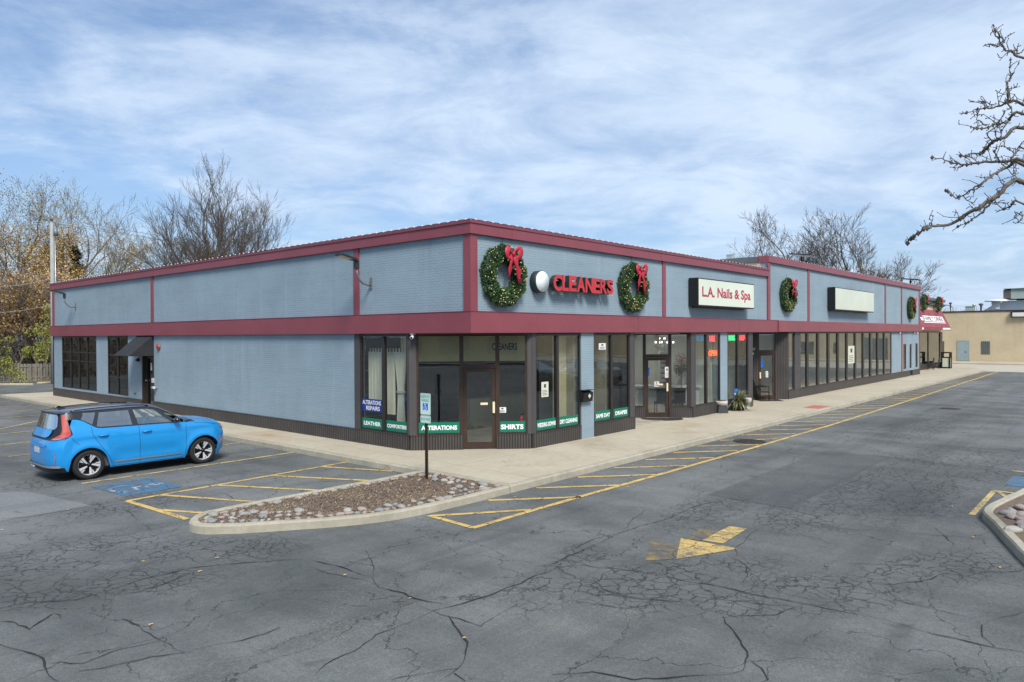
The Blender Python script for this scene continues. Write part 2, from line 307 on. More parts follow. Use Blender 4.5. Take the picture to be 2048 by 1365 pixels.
def concrete(name, a, b, joint=3.0, stain=True):
    m, t, p = newmat(name); setp(p, a, 0.85); pos = posco(t)
    f = mth(t, 'ADD', mth(t, 'MULTIPLY', noise(t, pos, 0.5, 5, 0.6), 0.6), mth(t, 'MULTIPLY', noise(t, pos, 6, 4, 0.6), 0.4))
    col = ramp(t, f, [(0.38, a), (0.62, b)])
    col = mixc(t, 1.0, col, ramp(t, noise(t, pos, 140, 2, 0.7), [(0.3, g(0.87)), (0.7, g(1.12))]), 'MULTIPLY')
    if stain:
        col = mixc(t, ramp(t, noise(t, pos, 0.35, 5, 0.7), [(0.55, g(0)), (0.72, g(0.4))]), col, (a[0]*0.62, a[1]*0.52, a[2]*0.4))
        col = mixc(t, mth(t, 'MULTIPLY', zone(t, pos, -0.9, 8.0, 0.9, 1.6, 0.0, 0.95), ramp(t, noise(t, pos, 1.5, 4, 0.7), [(0.35, g(0)), (0.6, g(0.7))])), col, (0.3, 0.17, 0.075))
    if joint:
        br = N(t, 'ShaderNodeTexBrick'); br.offset = 0; br.inputs['Scale'].default_value = 1; br.inputs['Brick Width'].default_value = joint; br.inputs['Row Height'].default_value = joint
        br.inputs['Mortar Size'].default_value = 0.012; br.inputs['Mortar Smooth'].default_value = 0.2; t.links.new(mapping(t, pos, (0.7, 0.25, 0)), br.inputs['Vector'])
        col = mixc(t, mth(t, 'MULTIPLY', br.outputs['Fac'], 0.6), col, tuple(k*0.45 for k in a))
    hair = mth(t, 'MULTIPLY', crack(t, pos, 0.45, 0.012, 2.0), ramp(t, noise(t, pos, 0.5, 2), [(0.5, g(0)), (0.6, g(0.55))])); col = mixc(t, hair, col, tuple(k*0.35 for k in a))
    t.links.new(col, p.inputs['Base Color']); bump(t, p, noise(t, pos, 60, 3, 0.6), 0.25, 0.004)
concrete('concrete', (0.37, 0.325, 0.24), (0.455, 0.405, 0.305))
concrete('kerb_concrete', (0.29, 0.265, 0.20), (0.41, 0.375, 0.29), 0)
concrete('road_concrete', (0.37, 0.34, 0.27), (0.45, 0.41, 0.33), 4.5, False)
def worn(name, col, under, thr=0.42, cracks=True):
    m, t, p = newmat(name); setp(p, col, 0.7); pos = posco(t)
    f = mth(t, 'ADD', mth(t, 'MULTIPLY', noise(t, pos, 3.0, 5, 0.65), 0.55), mth(t, 'MULTIPLY', noise(t, pos, 45, 4, 0.7), 0.45))
    c = ramp(t, noise(t, pos, 2.0, 4), [(0.3, tuple(k*0.82 for k in col)), (0.7, col)])
    c = mixc(t, ramp(t, f, [(thr-0.05, g(0.95)), (thr+0.05, g(0.0))]), c, under)
    c = mixc(t, mth(t, 'MULTIPLY', crack(t, pos, 1.9, 0.016, 3.0), 0.75), c, (0.02, 0.02, 0.02)) if cracks else c
    t.links.new(c, p.inputs['Base Color']); bump(t, p, noise(t, pos, 90, 2), 0.3, 0.004)
worn('line_yellow', (0.60, 0.41, 0.12), (0.12, 0.11, 0.09), 0.43)
worn('line_yellow_worn', (0.52, 0.39, 0.15), (0.14, 0.125, 0.09), 0.46)
worn('arrow_yellow', (0.56, 0.39, 0.12), (0.13, 0.12, 0.095), 0.485)
worn('line_ghost', (0.26, 0.18, 0.055), (0.08, 0.082, 0.082), 0.52)
worn('pad_blue', (0.05, 0.16, 0.28), (0.09, 0.1, 0.11), 0.5)
worn('pad_white', (0.5, 0.52, 0.52), (0.08, 0.15, 0.22), 0.53)
# corrugated brown base cladding: vertical ribs from the position along the wall
m, t, p = newmat('ribbed_brown'); setp(p, (0.058, 0.05, 0.046), 0.5)
pos = posco(t); s_ = N(t, 'ShaderNodeSeparateXYZ'); t.links.new(pos, s_.inputs[0])
fr = mth(t, 'FRACT', mth(t, 'MULTIPLY', mth(t, 'SUBTRACT', s_.outputs[0], s_.outputs[1]), 9.5))
rib = ramp(t, fr, [(0.0, g(0)), (0.18, g(0)), (0.26, g(1)), (0.85, g(1)), (0.93, g(0))])
t.links.new(mixc(t, rib, (0.02, 0.017, 0.016), ramp(t, noise(t, pos, 1.2, 4), [(0.3, (0.05, 0.043, 0.04)), (0.7, (0.075, 0.066, 0.06))])), p.inputs['Base Color']); bump(t, p, rib, 0.8, 0.02)

# ------------------------------------------------------------------ mesh helpers
ORG = {}
class MB:
    def __init__(s): s.v = []; s.f = []; s.mi = []; s.sm = []
    def add(s, vs, fs, mi=0, sm=False):
        o = len(s.v); s.v += [tuple(v) for v in vs]; s.f += [tuple(i+o for i in f) for f in fs]; s.mi += [mi]*len(fs); s.sm += [sm]*len(fs); return s
    def box(s, x0, x1, y0, y1, z0, z1, mi=0):
        vs = [(x, y, z) for z in (z0, z1) for y in (y0, y1) for x in (x0, x1)]
        return s.add(vs, [(0, 2, 3, 1), (4, 5, 7, 6), (0, 1, 5, 4), (2, 6, 7, 3), (0, 4, 6, 2), (1, 3, 7, 5)], mi)
    def fbox(s, F, u0, u1, w0, w1, z0, z1, mi=0):
        """box in a facade frame: u along, w outwards, z up"""
        vs = [F(u, w_, z) for z in (z0, z1) for w_ in (w0, w1) for u in (u0, u1)]
        return s.add(vs, [(0, 1, 3, 2), (4, 6, 7, 5), (0, 4, 5, 1), (2, 3, 7, 6), (0, 2, 6, 4), (1, 5, 7, 3)], mi)
    def prism(s, pts, z0, z1, mi=0):
        n = len(pts); vs = [(x, y, z0) for x, y in pts]+[(x, y, z1) for x, y in pts]
        fs = [tuple(range(n-1, -1, -1)), tuple(range(n, 2*n))]+[(i, (i+1) % n, n+(i+1) % n, n+i) for i in range(n)]
        return s.add(vs, fs, mi)
    def poly3(s, pts, nrm, th, mi=0):
        n = len(pts); a = [Vector(p) for p in pts]; b = [p+Vector(nrm)*th for p in a]
        return s.add(a+b, [tuple(range(n-1, -1, -1)), tuple(range(n, 2*n))]+[(i, (i+1) % n, n+(i+1) % n, n+i) for i in range(n)], mi)
    def tube(s, pts, r, n=8, mi=0, cap=True, sm=True):
        pts = [Vector(p) for p in pts]; k = len(pts); rs = r if isinstance(r, (list, tuple)) else [r]*k
        vs = []; a = None
        for i, p in enumerate(pts):
            d = (pts[min(i+1, k-1)]-pts[max(i-1, 0)]).normalized()
            if a is None: a = d.orthogonal().normalized()
            a = (a-d*a.dot(d)).normalized() if (a-d*a.dot(d)).length > 1e-6 else d.orthogonal().normalized()
            b = d.cross(a)
            for j in range(n):
                th = 2*math.pi*j/n; vs.append(p+(a*math.cos(th)+b*math.sin(th))*rs[i])
        fs = [(i*n+j, i*n+(j+1) % n, (i+1)*n+(j+1) % n, (i+1)*n+j) for i in range(k-1) for j in range(n)]
        s.add(vs, fs, mi, sm)
        if cap: s.f += [tuple(range(len(s.v)-len(vs)+n-1, len(s.v)-len(vs)-1, -1)), tuple(range(len(s.v)-n, len(s.v)))]; s.mi += [mi, mi]; s.sm += [False, False]
        return s
    def lathe(s, prof, c=(0, 0, 0), n=24, axis='z', mi=0, sm=True):
        vs = []
        for r_, h in prof:
            for j in range(n):
                th = 2*math.pi*j/n; a, b = r_*math.cos(th), r_*math.sin(th)
                vs.append({'z': (c[0]+a, c[1]+b, c[2]+h), 'y': (c[0]+a, c[1]+h, c[2]+b), 'x': (c[0]+h, c[1]+a, c[2]+b)}[axis])
        k = len(prof); fs = [(i*n+j, i*n+(j+1) % n, (i+1)*n+(j+1) % n, (i+1)*n+j) for i in range(k-1) for j in range(n)]
        return s.add(vs, fs, mi, sm)
    def ball(s, c, r, n=10, mi=0, sc=(1, 1, 1)):
        vs = []; k = n//2
        for i in range(k+1):
            ph = math.pi*i/k
            for j in range(n):
                th = 2*math.pi*j/n; vs.append((c[0]+r*sc[0]*math.sin(ph)*math.cos(th), c[1]+r*sc[1]*math.sin(ph)*math.sin(th), c[2]+r*sc[2]*math.cos(ph)))
        return s.add(vs, [(i*n+j, i*n+(j+1) % n, (i+1)*n+(j+1) % n, (i+1)*n+j) for i in range(k) for j in range(n)], mi, True)
    def grid(s, P, mi=0, sm=True, flip=False):
        """P: rows x cols of points"""
        r_, c_ = len(P), len(P[0]); fs = []
        for i in range(r_-1):
            for j in range(c_-1):
                q = (i*c_+j, i*c_+j+1, (i+1)*c_+j+1, (i+1)*c_+j); fs.append(q[::-1] if flip else q)
        return s.add([p for row in P for p in row], fs, mi, sm)
    def build(s, name, mats, parent=None, smooth=None, bevel=0):
        me = bpy.data.meshes.new(name)
        o = ORG.get(parent.name, Vector((0, 0, 0))) if parent else Vector((0, 0, 0))
        me.from_pydata([(v[0]-o[0], v[1]-o[1], v[2]-o[2]) for v in s.v], [], s.f)
        for mm in (mats if isinstance(mats, (list, tuple)) else [mats]): me.materials.append(M[mm])
        me.polygons.foreach_set('material_index', s.mi); me.polygons.foreach_set('use_smooth', s.sm if smooth is None else [smooth]*len(s.f))
        me.update()
        ob = bpy.data.objects.new(name, me); C.objects.link(ob)
        if parent: ob.parent = parent; ORG[ob.name] = o
        else: ORG[ob.name] = Vector((0, 0, 0))
        if bevel:
            b = ob.modifiers.new('bevel', 'BEVEL'); b.width = bevel; b.segments = 2; b.limit_method = 'ANGLE'
        return ob
def tag(o, label=None, cat=None, group=None, kind=None):
    if label: o['label'] = label
    if cat: o['category'] = cat
    if group: o['group'] = group
    if kind: o['kind'] = kind
    return o
def thing(name, loc, label, cat, group=None):
    o = bpy.data.objects.new(name, None); C.objects.link(o); o.location = loc; o.empty_display_size = 0.2
    ORG[o.name] = Vector(loc); return tag(o, label, cat, group)
def copy_tree(o, parent=None):
    c = o.copy(); C.objects.link(c); c.parent = parent
    ORG[c.name] = ORG.get(o.name, Vector((0, 0, 0)))
    for ch in list(o.children): copy_tree(ch, c)
    return c
def struct(o, label=None): o['kind'] = 'structure'; 
def frame(ox, oy, ux, uy):
    l = math.hypot(ux, uy); ux, uy = ux/l, uy/l; nx, ny = uy, -ux   # outward = to the right of u turned to the viewer
    return lambda u, w_, z: (ox+ux*u+nx*w_, oy+uy*u+ny*w_, z)
FL = frame(0, 0, 0, -1)           # left facade, u = -y, outward -x
FR = frame(0, 0, 1, 0)            # right facade, u = x, outward -y
FC = frame(0, 2.34, 1, -1)        # corner chamfer
CH = 2.34*math.sqrt(2)
assert abs(FL(0, 1, 0)[0]+1) < 1e-6 and abs(FR(0, 1, 0)[1]+1) < 1e-6

def text_mesh(body, bold=0.0, extrude=0.0):
    cu = bpy.data.curves.new('txt', 'FONT'); cu.body = body; cu.size = 1; cu.offset = bold; cu.extrude = extrude; cu.resolution_u = 3
    ob = bpy.data.objects.new('txt', cu); C.objects.link(ob)
    dg = bpy.context.evaluated_depsgraph_get(); me = ob.evaluated_get(dg).to_mesh()
    vs = np.array([v.co[:] for v in me.vertices]); fs = [tuple(p.vertices) for p in me.polygons]; nz = [p.normal[2] for p in me.polygons]
    ob.evaluated_get(dg).to_mesh_clear(); bpy.data.objects.remove(ob); bpy.data.curves.remove(cu)
    return vs, fs, nz
def text_into(mb, F, body, u0, u1, z0, z1, w0, depth=0.0, bold=0.015, mi_face=0, mi_side=0, skew=None):
    vs, fs, nz = text_mesh(body, bold, 0.5 if depth else 0.0)
    a, b = vs.min(0), vs.max(0); out_ = []
    for v in vs:
        fu = (v[0]-a[0])/(b[0]-a[0]); fz = (v[1]-a[1])/(b[1]-a[1])
        dw = ((v[2]+0.5)*depth) if depth else 0
        out_.append(F(u0+(u1-u0)*fu, w0+dw, z0+(z1-z0)*fz))
    o = len(mb.v); mb.v += out_; mb.f += [tuple(i+o for i in f) for f in fs]
    mb.mi += [mi_face if n > 0.9 else mi_side for n in nz]; mb.sm += [False]*len(fs)
    return mb

# ------------------------------------------------------------------ ground
GZ = -0.15
mb = MB(); mb.add([(-700, -700, GZ), (900, -700, GZ), (900, 900, GZ), (-700, 900, GZ)], [(0, 1, 2, 3)]); struct(mb.build('asphalt_ground', 'asphalt'))
# sidewalk slab and kerb (butted, small joint between them)
mb = MB(); mb.prism([(-1.52, 34.0), (-1.52, -2.59), (57.4, -2.59), (62.9, -0.6), (62.9, 8), (47.3, 8), (47.3, 20), (18, 32), (0.0, 34.0)], GZ-0.05, 0.0); struct(mb.build('sidewalk', 'concrete'))
def kerb_path(pts, wd, z1, name, close=False, z0=GZ-0.05, mat='kerb_concrete', seed=0):
    """kerb along pts; the body lies to the left of the path"""
    rnd = random.Random(seed); P = []
    for i in range(len(pts)-(0 if close else 1)):
        a, b = Vector(pts[i]), Vector(pts[(i+1) % len(pts)]); n = max(1, int((b-a).length/0.35))
        for k in range(n): P.append(a.lerp(b, k/n))
    if not close: P.append(Vector(pts[-1]))
    n = len(P); rows = []
    for i, p in enumerate(P):
        a = P[(i-1) % n] if close or i else P[i]; b = P[(i+1) % n] if close or i < n-1 else P[i]
        d = (b-a).normalized(); nn = Vector((-d.y, d.x)); j = rnd.uniform(-0.008, 0.008); jz = rnd.uniform(-0.004, 0.004)
        q = p+nn*j
        rows.append([(q.x, q.y, z0), (q.x+nn.x*0.012, q.y+nn.y*0.012, z1-0.03), (q.x+nn.x*0.035, q.y+nn.y*0.035, z1+jz), (p.x+nn.x*(wd-0.02), p.y+nn.y*(wd-0.02), z1+jz), (p.x+nn.x*wd, p.y+nn.y*wd, z1-0.02), (p.x+nn.x*wd, p.y+nn.y*wd, z0)])
    if close: rows.append(rows[0])
    mb = MB(); mb.grid(rows, sm=False, flip=True)
    if not close:
        o = len(mb.v); k = len(rows[0]); mb.f += [tuple(range(k)), tuple(range(o-1, o-k-1, -1))]; mb.mi += [0, 0]; mb.sm += [False, False]
    ob = mb.build(name, mat); struct(ob); return ob
kerb_path([(-1.68, 34.15), (-1.68, -2.75), (57.5, -2.75)][::1], 0.155, 0.002, 'sidewalk_kerb', seed=3)
kerb_path([(0.0, 34.15), (-1.52, 34.15)], 0.155, 0.002, 'sidewalk_kerb', seed=4)
# concrete road beyond the lot, far kerb and far pavement
mb = MB(); mb.prism([(57.5, -80), (71.8, -80), (71.8, 60), (57.5, 60)], GZ-0.1, GZ+0.012); struct(mb.build('concrete_road', 'road_concrete'))
mb = MB(); mb.prism([(71.8, -80), (77.2, -80), (77.2, 60), (71.8, 60)], GZ-0.1, 0.0); struct(mb.build('far_pavement', 'concrete'))
# asphalt patches
def sheet(name, pts, z, mat): mb = MB(); mb.add([(x, y, z) for x, y in pts], [tuple(range(len(pts)))]); o = mb.build(name, mat); struct(o); return o
sheet('asphalt_patch', [gp(1415, 990), gp(1580, 1018), gp(1782, 914), gp(1650, 902)], GZ+0.004, 'asphalt_dark')
sheet('asphalt_patch', [gp(1655, 850), gp(1773, 856), gp(1876, 838), gp(1755, 832)], GZ+0.004, 'asphalt_dark')
sheet('asphalt_patch', [gp(0, 985), gp(60, 985), gp(185, 1012), gp(0, 1043)], GZ+0.003, 'asphalt_pale')
def strip(mb, pts, wd, z=GZ+0.006, taper=False, jit=0.0, rnd=random):
    P = [Vector((p[0], p[1])) for p in pts]; n = len(P); rows = []
    for i, p in enumerate(P):
        d = (P[min(i+1, n-1)]-P[max(i-1, 0)]).normalized(); nn = Vector((-d.y, d.x)); w_ = wd*(0.5 if not taper else 0.5*(0.25+0.75*min(1, 3*math.sin(math.pi*(i+0.5)/n)))*(.75+.5*math.sin(i*.37)*math.sin(i*.11)))
        w_ *= 1+rnd.uniform(-jit, jit)
        rows.append([(p.x-nn.x*w_, p.y-nn.y*w_, z), (p.x+nn.x*w_, p.y+nn.y*w_, z)])
    return mb.grid(rows, sm=False, flip=True)
def dense(pts, step=0.4):
    o = []
    for a, b in zip(pts[:-1], pts[1:]):
        a, b = Vector(a), Vector(b); n = max(1, int((b-a).length/step)); o += [a.lerp(b, k/n) for k in range(n)]
    return o+[Vector(pts[-1])]
def lines(name, segs, wd, mat='line_yellow'):
    mb = MB()
    for i, s_ in enumerate(segs): strip(mb, dense(s_), wd, GZ+0.007+0.0012*(i % 3), jit=0.05)
    struct(mb.build(name, mat))
lines('bay_lines', [[(-7.05, 5.17), (-1.7, 5.28)], [(-7.05, 8.0), (-1.7, 8.15)], [(-7.05, 10.72), (-1.7, 10.8)], [(-7.05, 13.4), (-1.7, 13.6)], [(-7.05, 16.3), (-1.7, 16.6)], [(-7.0, 22.0), (-1.7, 22.1)], [(-7.0, 24.8), (-1.7, 24.9)], [(-7, 27.3), (-1.7, 27.7)], [(-7, 30.3), (-1.7, 30.9)], [(-7, 33.2), (-1.7, 33.6)],
      [(-6.9, 16.4), (-1.9, 21.9)], [(-4.9, 16.6), (-1.8, 19.4)]], 0.12, 'line_yellow_worn')
lines('hatch_lines', [[(-7.07, 2.6), (-1.7, 2.85)], [(-7.07, 2.6), (-6.95, 0.25)], [(-2.55, 2.82), (-1.74, 1.0)], [(-2.45, 2.82), (-1.72, 1.25)]][:2]+[[(-2.47, 2.82), (-1.72, 0.95)], [(-3.85, 2.7), (-2.56, 0.1)], [(-5.19, 2.66), (-3.89, 0.15)], [(-6.41, 2.62), (-5.3, 0.15)], [(-7.0, 1.4), (-6.4, 0.2)]], 0.115)
lane = [(-4.1, -4.03), (-1.0, -4.05), (2.1, -4.12), (5.6, -4.18), (13.6, -4.24), (25.5, -4.12), (57.4, -3.6)]
segs = [lane, [(-4.08, -4.03), (-4.0, -2.85)]]
x = -2.45; k = 0
segs.append([(-4.0, -2.9), (-2.5, -4.0)])
while x < 56:
    segs.append([(x, -2.86), (x+1.4, -4.08)]); x += 1.47+0.02*math.sin(k); k += 1
lines('fire_lane_lines', segs, 0.12)
lines('far_bay_lines', [[(2.25, -10.22), (4.85, -10.22)], [(4.73, -10.3), (3.3, -10.92)], [(4.8, -10.2), (4.75, -13)], [(7.6, -10.2), (7.6, -15)], [(10.4, -10.2), (10.4, -15)]], 0.1, 'line_yellow_worn')
sheet('accessible_bay_mark', [(5.6, -11.4), (5.6, -10.3), (6.9, -10.3), (6.9, -11.4)], GZ+0.007, 'pad_blue')
# direction arrow
sheet('direction_arrow', [gp(1459, 1053.5), gp(1494, 1058.5), gp(1446.5, 1088.5), gp(1405, 1081.5)][::-1], GZ+0.008, 'arrow_yellow')
sheet('direction_arrow', [gp(1361.5, 1077.5), gp(1476.5, 1098.5), gp(1351.5, 1120)][::-1], GZ+0.008, 'arrow_yellow')
sheet('old_direction_arrow', [gp(1302, 1084), gp(1358, 1089), gp(1350, 1119), gp(1290, 1122)][::-1], GZ+0.005, 'line_ghost')
sheet('old_direction_arrow', [gp(1398, 1060), gp(1445, 1063), gp(1402, 1082), gp(1370, 1078)][::-1], GZ+0.005, 'line_ghost')
# accessible bay symbol, painted blue square with the wheelchair figure, read from the drive
sheet('accessible_bay_mark', [(-7.05, 4.6), (-6.93, 3.05), (-5.75, 3.1), (-5.8, 4.62)][::-1], GZ+0.006, 'pad_blue')
def wheelchair(mb, P, z=None):
    """wheelchair symbol; P maps (a right, b up) in a unit square to a point"""
    def bar(pts, wd):
        rows = []
        for i, p in enumerate(pts):
            p = Vector(p); d = (Vector(pts[min(i+1, len(pts)-1)])-Vector(pts[max(i-1, 0)])).normalized(); n = Vector((-d.y, d.x))*wd/2
            rows.append([P(p.x-n.x, p.y-n.y), P(p.x+n.x, p.y+n.y)])
        mb.grid(rows, sm=False, flip=True)
    bar([(0.45+0.09*math.cos(a), 0.87+0.09*math.sin(a)) for a in np.linspace(0, 2*math.pi, 12)], 0.1)
    bar([(0.46, 0.74), (0.5, 0.42), (0.72, 0.42), (0.8, 0.12), (0.92, 0.15)], 0.09)
    bar([(0.47, 0.62), (0.68, 0.62)], 0.07)
    bar([(0.45+0.27*math.cos(a), 0.3+0.27*math.sin(a)) for a in np.linspace(R(120), R(345), 16)], 0.08)
mb = MB(); wheelchair(mb, lambda a, b: (-6.95+1.1*b, 4.4-1.2*a, GZ+0.010)); struct(mb.build('accessible_bay_symbol', 'pad_white'))
# main cracks traced on the asphalt
CR = [(3, [(0, 1247), (30, 1180+70), (60, 1262), (110, 1226), (120, 1240)]), (3, [(0, 1290), (40, 1305), (80, 1320), (120, 1365)]), (2, [(100, 1330), (170, 1328), (240, 1300), (310, 1283), (370, 1307), (430, 1292), (480, 1283), (560, 1255)]),
      (2, [(160, 1345), (240, 1330), (300, 1318), (370, 1308)]), (2, [(240, 1240), (280, 1255), (310, 1282)]), (2, [(215, 1192), (270, 1188), (330, 1170), (385, 1143)]), (3, [(0, 1220), (60, 1205), (150, 1200), (215, 1180), (290, 1157), (400, 1134), (480, 1126), (610, 1120)]),
      (3, [(615, 1120), (660, 1130), (740, 1158), (760, 1175), (850, 1203), (880, 1208)]), (1.5, [(620, 1135), (660, 1147), (720, 1160), (755, 1173)]), (3, [(630, 1348), (650, 1330), (700, 1305), (760, 1272), (830, 1240), (890, 1215), (960, 1195), (1040, 1170), (1110, 1140)]),
      (3.4, [(905, 1232), (920, 1260), (927, 1285), (920, 1325), (910, 1350), (880, 1365)]), (2, [(910, 1350), (930, 1365)]), (1.6, [(780, 1365), (850, 1352), (912, 1340)]), (2, [(845, 1215), (905, 1232), (960, 1255), (1010, 1225), (1040, 1210)]), (1.6, [(727, 1104), (742, 1125), (752, 1155)]),
      (3, [(1443, 1235), (1465, 1265), (1485, 1295), (1495, 1320), (1480, 1345), (1445, 1352), (1380, 1355), (1260, 1362), (1180, 1347), (1110, 1355)]), (1.8, [(1497, 1320), (1520, 1335), (1530, 1362)]),
      (3, [(1130, 1118), (1180, 1135), (1250, 1142), (1330, 1155), (1420, 1170), (1500, 1190), (1590, 1205), (1640, 1215), (1700, 1228), (1800, 1250), (1880, 1275), (1990, 1298), (2048, 1305)]),
      (1.8, [(1160, 1188), (1230, 1190), (1310, 1200), (1400, 1218), (1470, 1236), (1560, 1233), (1610, 1212)]), (1.8, [(1180, 1175), (1290, 1200), (1370, 1205), (1450, 1203), (1540, 1212), (1600, 1215)]), (1.5, [(1150, 1205), (1240, 1218), (1320, 1214)]),
      (2, [(1500, 1162), (1560, 1165), (1640, 1160), (1720, 1163), (1790, 1170), (1850, 1160), (1900, 1148)]), (3, [(1700, 1127), (1780, 1133), (1850, 1135), (1930, 1148), (2000, 1147), (2048, 1143)]), (1.8, [(1770, 1175), (1790, 1200), (1860, 1216), (1950, 1240), (1965, 1250), (2048, 1225)]),
      (2, [(1965, 1250), (1970, 1275), (1985, 1292)]), (1.7, [(1590, 1050), (1690, 1060), (1800, 1067), (1900, 1075), (1960, 1080)]), (2, [(1870, 1055), (1890, 1075), (1905, 1090), (1900, 1105)]), (1.6, [(1560, 1022), (1640, 1030), (1760, 1030), (1900, 1033), (1965, 1037)]),
      (2.4, [(1100, 1130), (1210, 1085), (1260, 1060), (1330, 1040), (1410, 1008), (1450, 1002)]), (1.8, [(1140, 1105), (1180, 1080), (1240, 1065), (1290, 1020)]), (1.6, [(1570, 1022), (1540, 1040), (1530, 1050), (1490, 1080), (1470, 1115)]), (1.6, [(1450, 1110), (1490, 1135), (1500, 1150), (1480, 1172)]),
      (1.4, [(1080, 858), (1330, 868), (1500, 873), (1780, 917), (2040, 945)]), (1.4, [(1655, 905), (1755, 855), (1870, 833)]), (1.5, [(0, 1038), (60, 1035), (190, 1010)]), (1.4, [(250, 1018), (275, 1040), (300, 1062)]), (1.5, [(440, 985), (470, 1000), (500, 1010)]), (1.5, [(400, 950), (430, 962), (480, 965)])]
rnd = random.Random(5); mb = MB()
for wd, pts in CR:
    P = dense([gp(*q) for q in pts], 0.10); Q = []
    for i, p in enumerate(P):
        v = Vector((p.x, p.y, wd*7.0)); o1 = mnoise.noise_vector(v*1.9); o2 = mnoise.noise_vector(v*7.0)
        Q.append((p.x+o1.x*0.07+o2.x*0.03+rnd.uniform(-.008, .008), p.y+o1.y*0.07+o2.y*0.03+rnd.uniform(-.008, .008)))
    strip(mb, Q, 0.0054*wd, GZ+0.0105, True, 0.6, rnd)
struct(mb.build('asphalt_cracks', 'asphalt_gap'))

# ------------------------------------------------------------------ strip mall
mall = thing('strip_mall', (0, 0, 0), 'long low blue-grey painted brick shopping building with maroon bands and storefront windows', 'building')
def piece(name, mat, boxes, parent=mall, F=None, bevel=0):
    if name in ('storefront_post', 'interior_wall', 'interior_column', 'rear_wall', 'panel_wall', 'lower_wall') and len(boxes) > 1:
        for b in boxes: o = piece(name, mat, [b], parent, F, bevel)
        return o
    mb = MB()
    for b in boxes: (mb.fbox(F, *b) if F else mb.box(*b))
    return mb.build(name, mat, parent, bevel=bevel)
T1, C1, T2, C2 = 5.93, 5.60, 6.52, 6.24; B0, B1 = 3.158, 3.677
X1, X2, YL = 18.67, 47.5, 31.12
Fu = lambda F, k: (lambda u, w_, z: F(u, w_, z))
# upper walls
piece('upper_wall', 'painted_brick', [(0, 0.3, 0, YL, B0, T1-0.06)])
piece('upper_wall', 'painted_brick', [(0.3, X1, 0, 0.3, B0, T1-0.06)])
piece('upper_wall', 'painted_brick', [(X1, X2, 0, 0.3, B0, T2-0.06)])
piece('side_wall', 'tan_brick', [(X1-0.02, X1+0.28, 0.3, 16, 5.2, T2-0.28)])
piece('roof', 'roof_membrane', [(0.3, X1, 0.3, YL, 5.2, 5.35)]); piece('roof', 'roof_membrane', [(X1+0.28, X2, 0.3, 16, 5.7, 5.9)])
piece('rear_wall', 'tan_brick', [(0.3, X1, YL-0.25, YL, 0, T1-0.1)]); piece('rear_wall', 'tan_brick', [(X2-0.25, X2, 0.3, 16, 0, T2-0.1), (X1+.28, X2-.25, 15.75, 16, 0, T2-0.1)])
# maroon parapet caps, bands and pilasters: folded metal in lengths with visible seams
def metal_run(name, F, u0, u1, z0, z1, wd, mat, seam=2.42, lip=0.022, w_in=0.0):
    mb = MB(); u = u0; rnd = random.Random(int(u0*10)+int(z0*100))
    while u < u1-0.05:
        v = min(u+seam, u1)
        if u1-v < 0.6: v = u1
        d = rnd.uniform(-0.002, 0.003)
        mb.fbox(F, u+(0.002 if u > u0 else 0), v-(0.002 if v < u1 else 0), w_in, wd+d, z0, z1); u = v
    return mb.build(name, mat, mall)
D = 0.10
metal_run('parapet_cap', FL, -YL-D, 0, C1, T1-0.075, D, 'maroon'); metal_run('parapet_cap', FR, -D, X1, C1, T1-0.075, D, 'maroon', 1.55)
metal_run('cap_lip', FL, -YL-D-.02, 0, T1-0.073, T1, D+.022, 'maroon_dark', w_in=-0.35); metal_run('cap_lip', FR, -D-.022, X1, T1-0.073, T1, D+.022, 'maroon_dark', w_in=-0.35)
metal_run('parapet_cap', FR, X1-0.05, X2+D, C2, T2, D, 'maroon', w_in=-0.38)
piece('side_cap', 'grey_fascia', [(X1-0.08, X1+0.34, 0.4, 16, T2-0.27, T2-0.005)])
metal_run('fascia_band', FL, -YL-D, 0, B0, B1, D, 'maroon', 2.6); metal_run('fascia_band', FR, -D, 19.65, B0, B1, D, 'maroon', 2.6); metal_run('fascia_band', FR, 19.65, X2+D, B0, B1, D+0.05, 'maroon', 2.6)
for nm, a in (('band_lip', B1), ('band_lip', B0-0.012)):
    mb = MB(); mb.box(-D-0.012, 0.0, -D-.012, YL+D, a+.001, a+0.014); mb.box(0.0, 19.65, -D-0.012, 0.0, a+.001, a+0.014); mb.build(nm, 'maroon_dark', mall)
def pil(F, u0, u1, z0, z1, wd=0.035): mb = MB(); mb.fbox(F, u0, u1, 0.0, wd, z0, z1); mb.build('pilaster', 'maroon', mall)
pil(FL, -18.70, -18.46, B1+0.015, C1); pil(FL, -4.73, -4.48, B1+0.015, C1); pil(FL, -YL, -30.85, B1+.015, C1)
mb = MB(); mb.fbox(FL, -0.2, 0.0, 0.0, 0.05, B1+.015, C1); mb.fbox(FR, -0.05, 0.2, 0.0, 0.05, B1+.015, C1); mb.build('corner_pilaster', 'maroon', mall)
pil(FR, 9.42, 9.63, B1+.015, C1); pil(FR, 18.62, 18.9, B1+.015, C2, 0.06)
for a in (23.87, 38.02, 42.17, 47.36): pil(FR, a-.13, a+.13, B1+.015, C2)
pil(FR, 42.15, 42.4, 0.4, B0-.01, 0.03); pil(FR, 47.3, 47.5, 0.4, B0-.01, 0.03)
# soffit and header
mb = MB(); mb.box(0.3, X2-.25, 0.3, 15, B0-0.02, B0+0.02); mb.prism([(0.0, 2.5), (2.5, 0.0), (0, 0)], B0-0.03, B0-0.001); mb.build('soffit', 'bronze', mall)
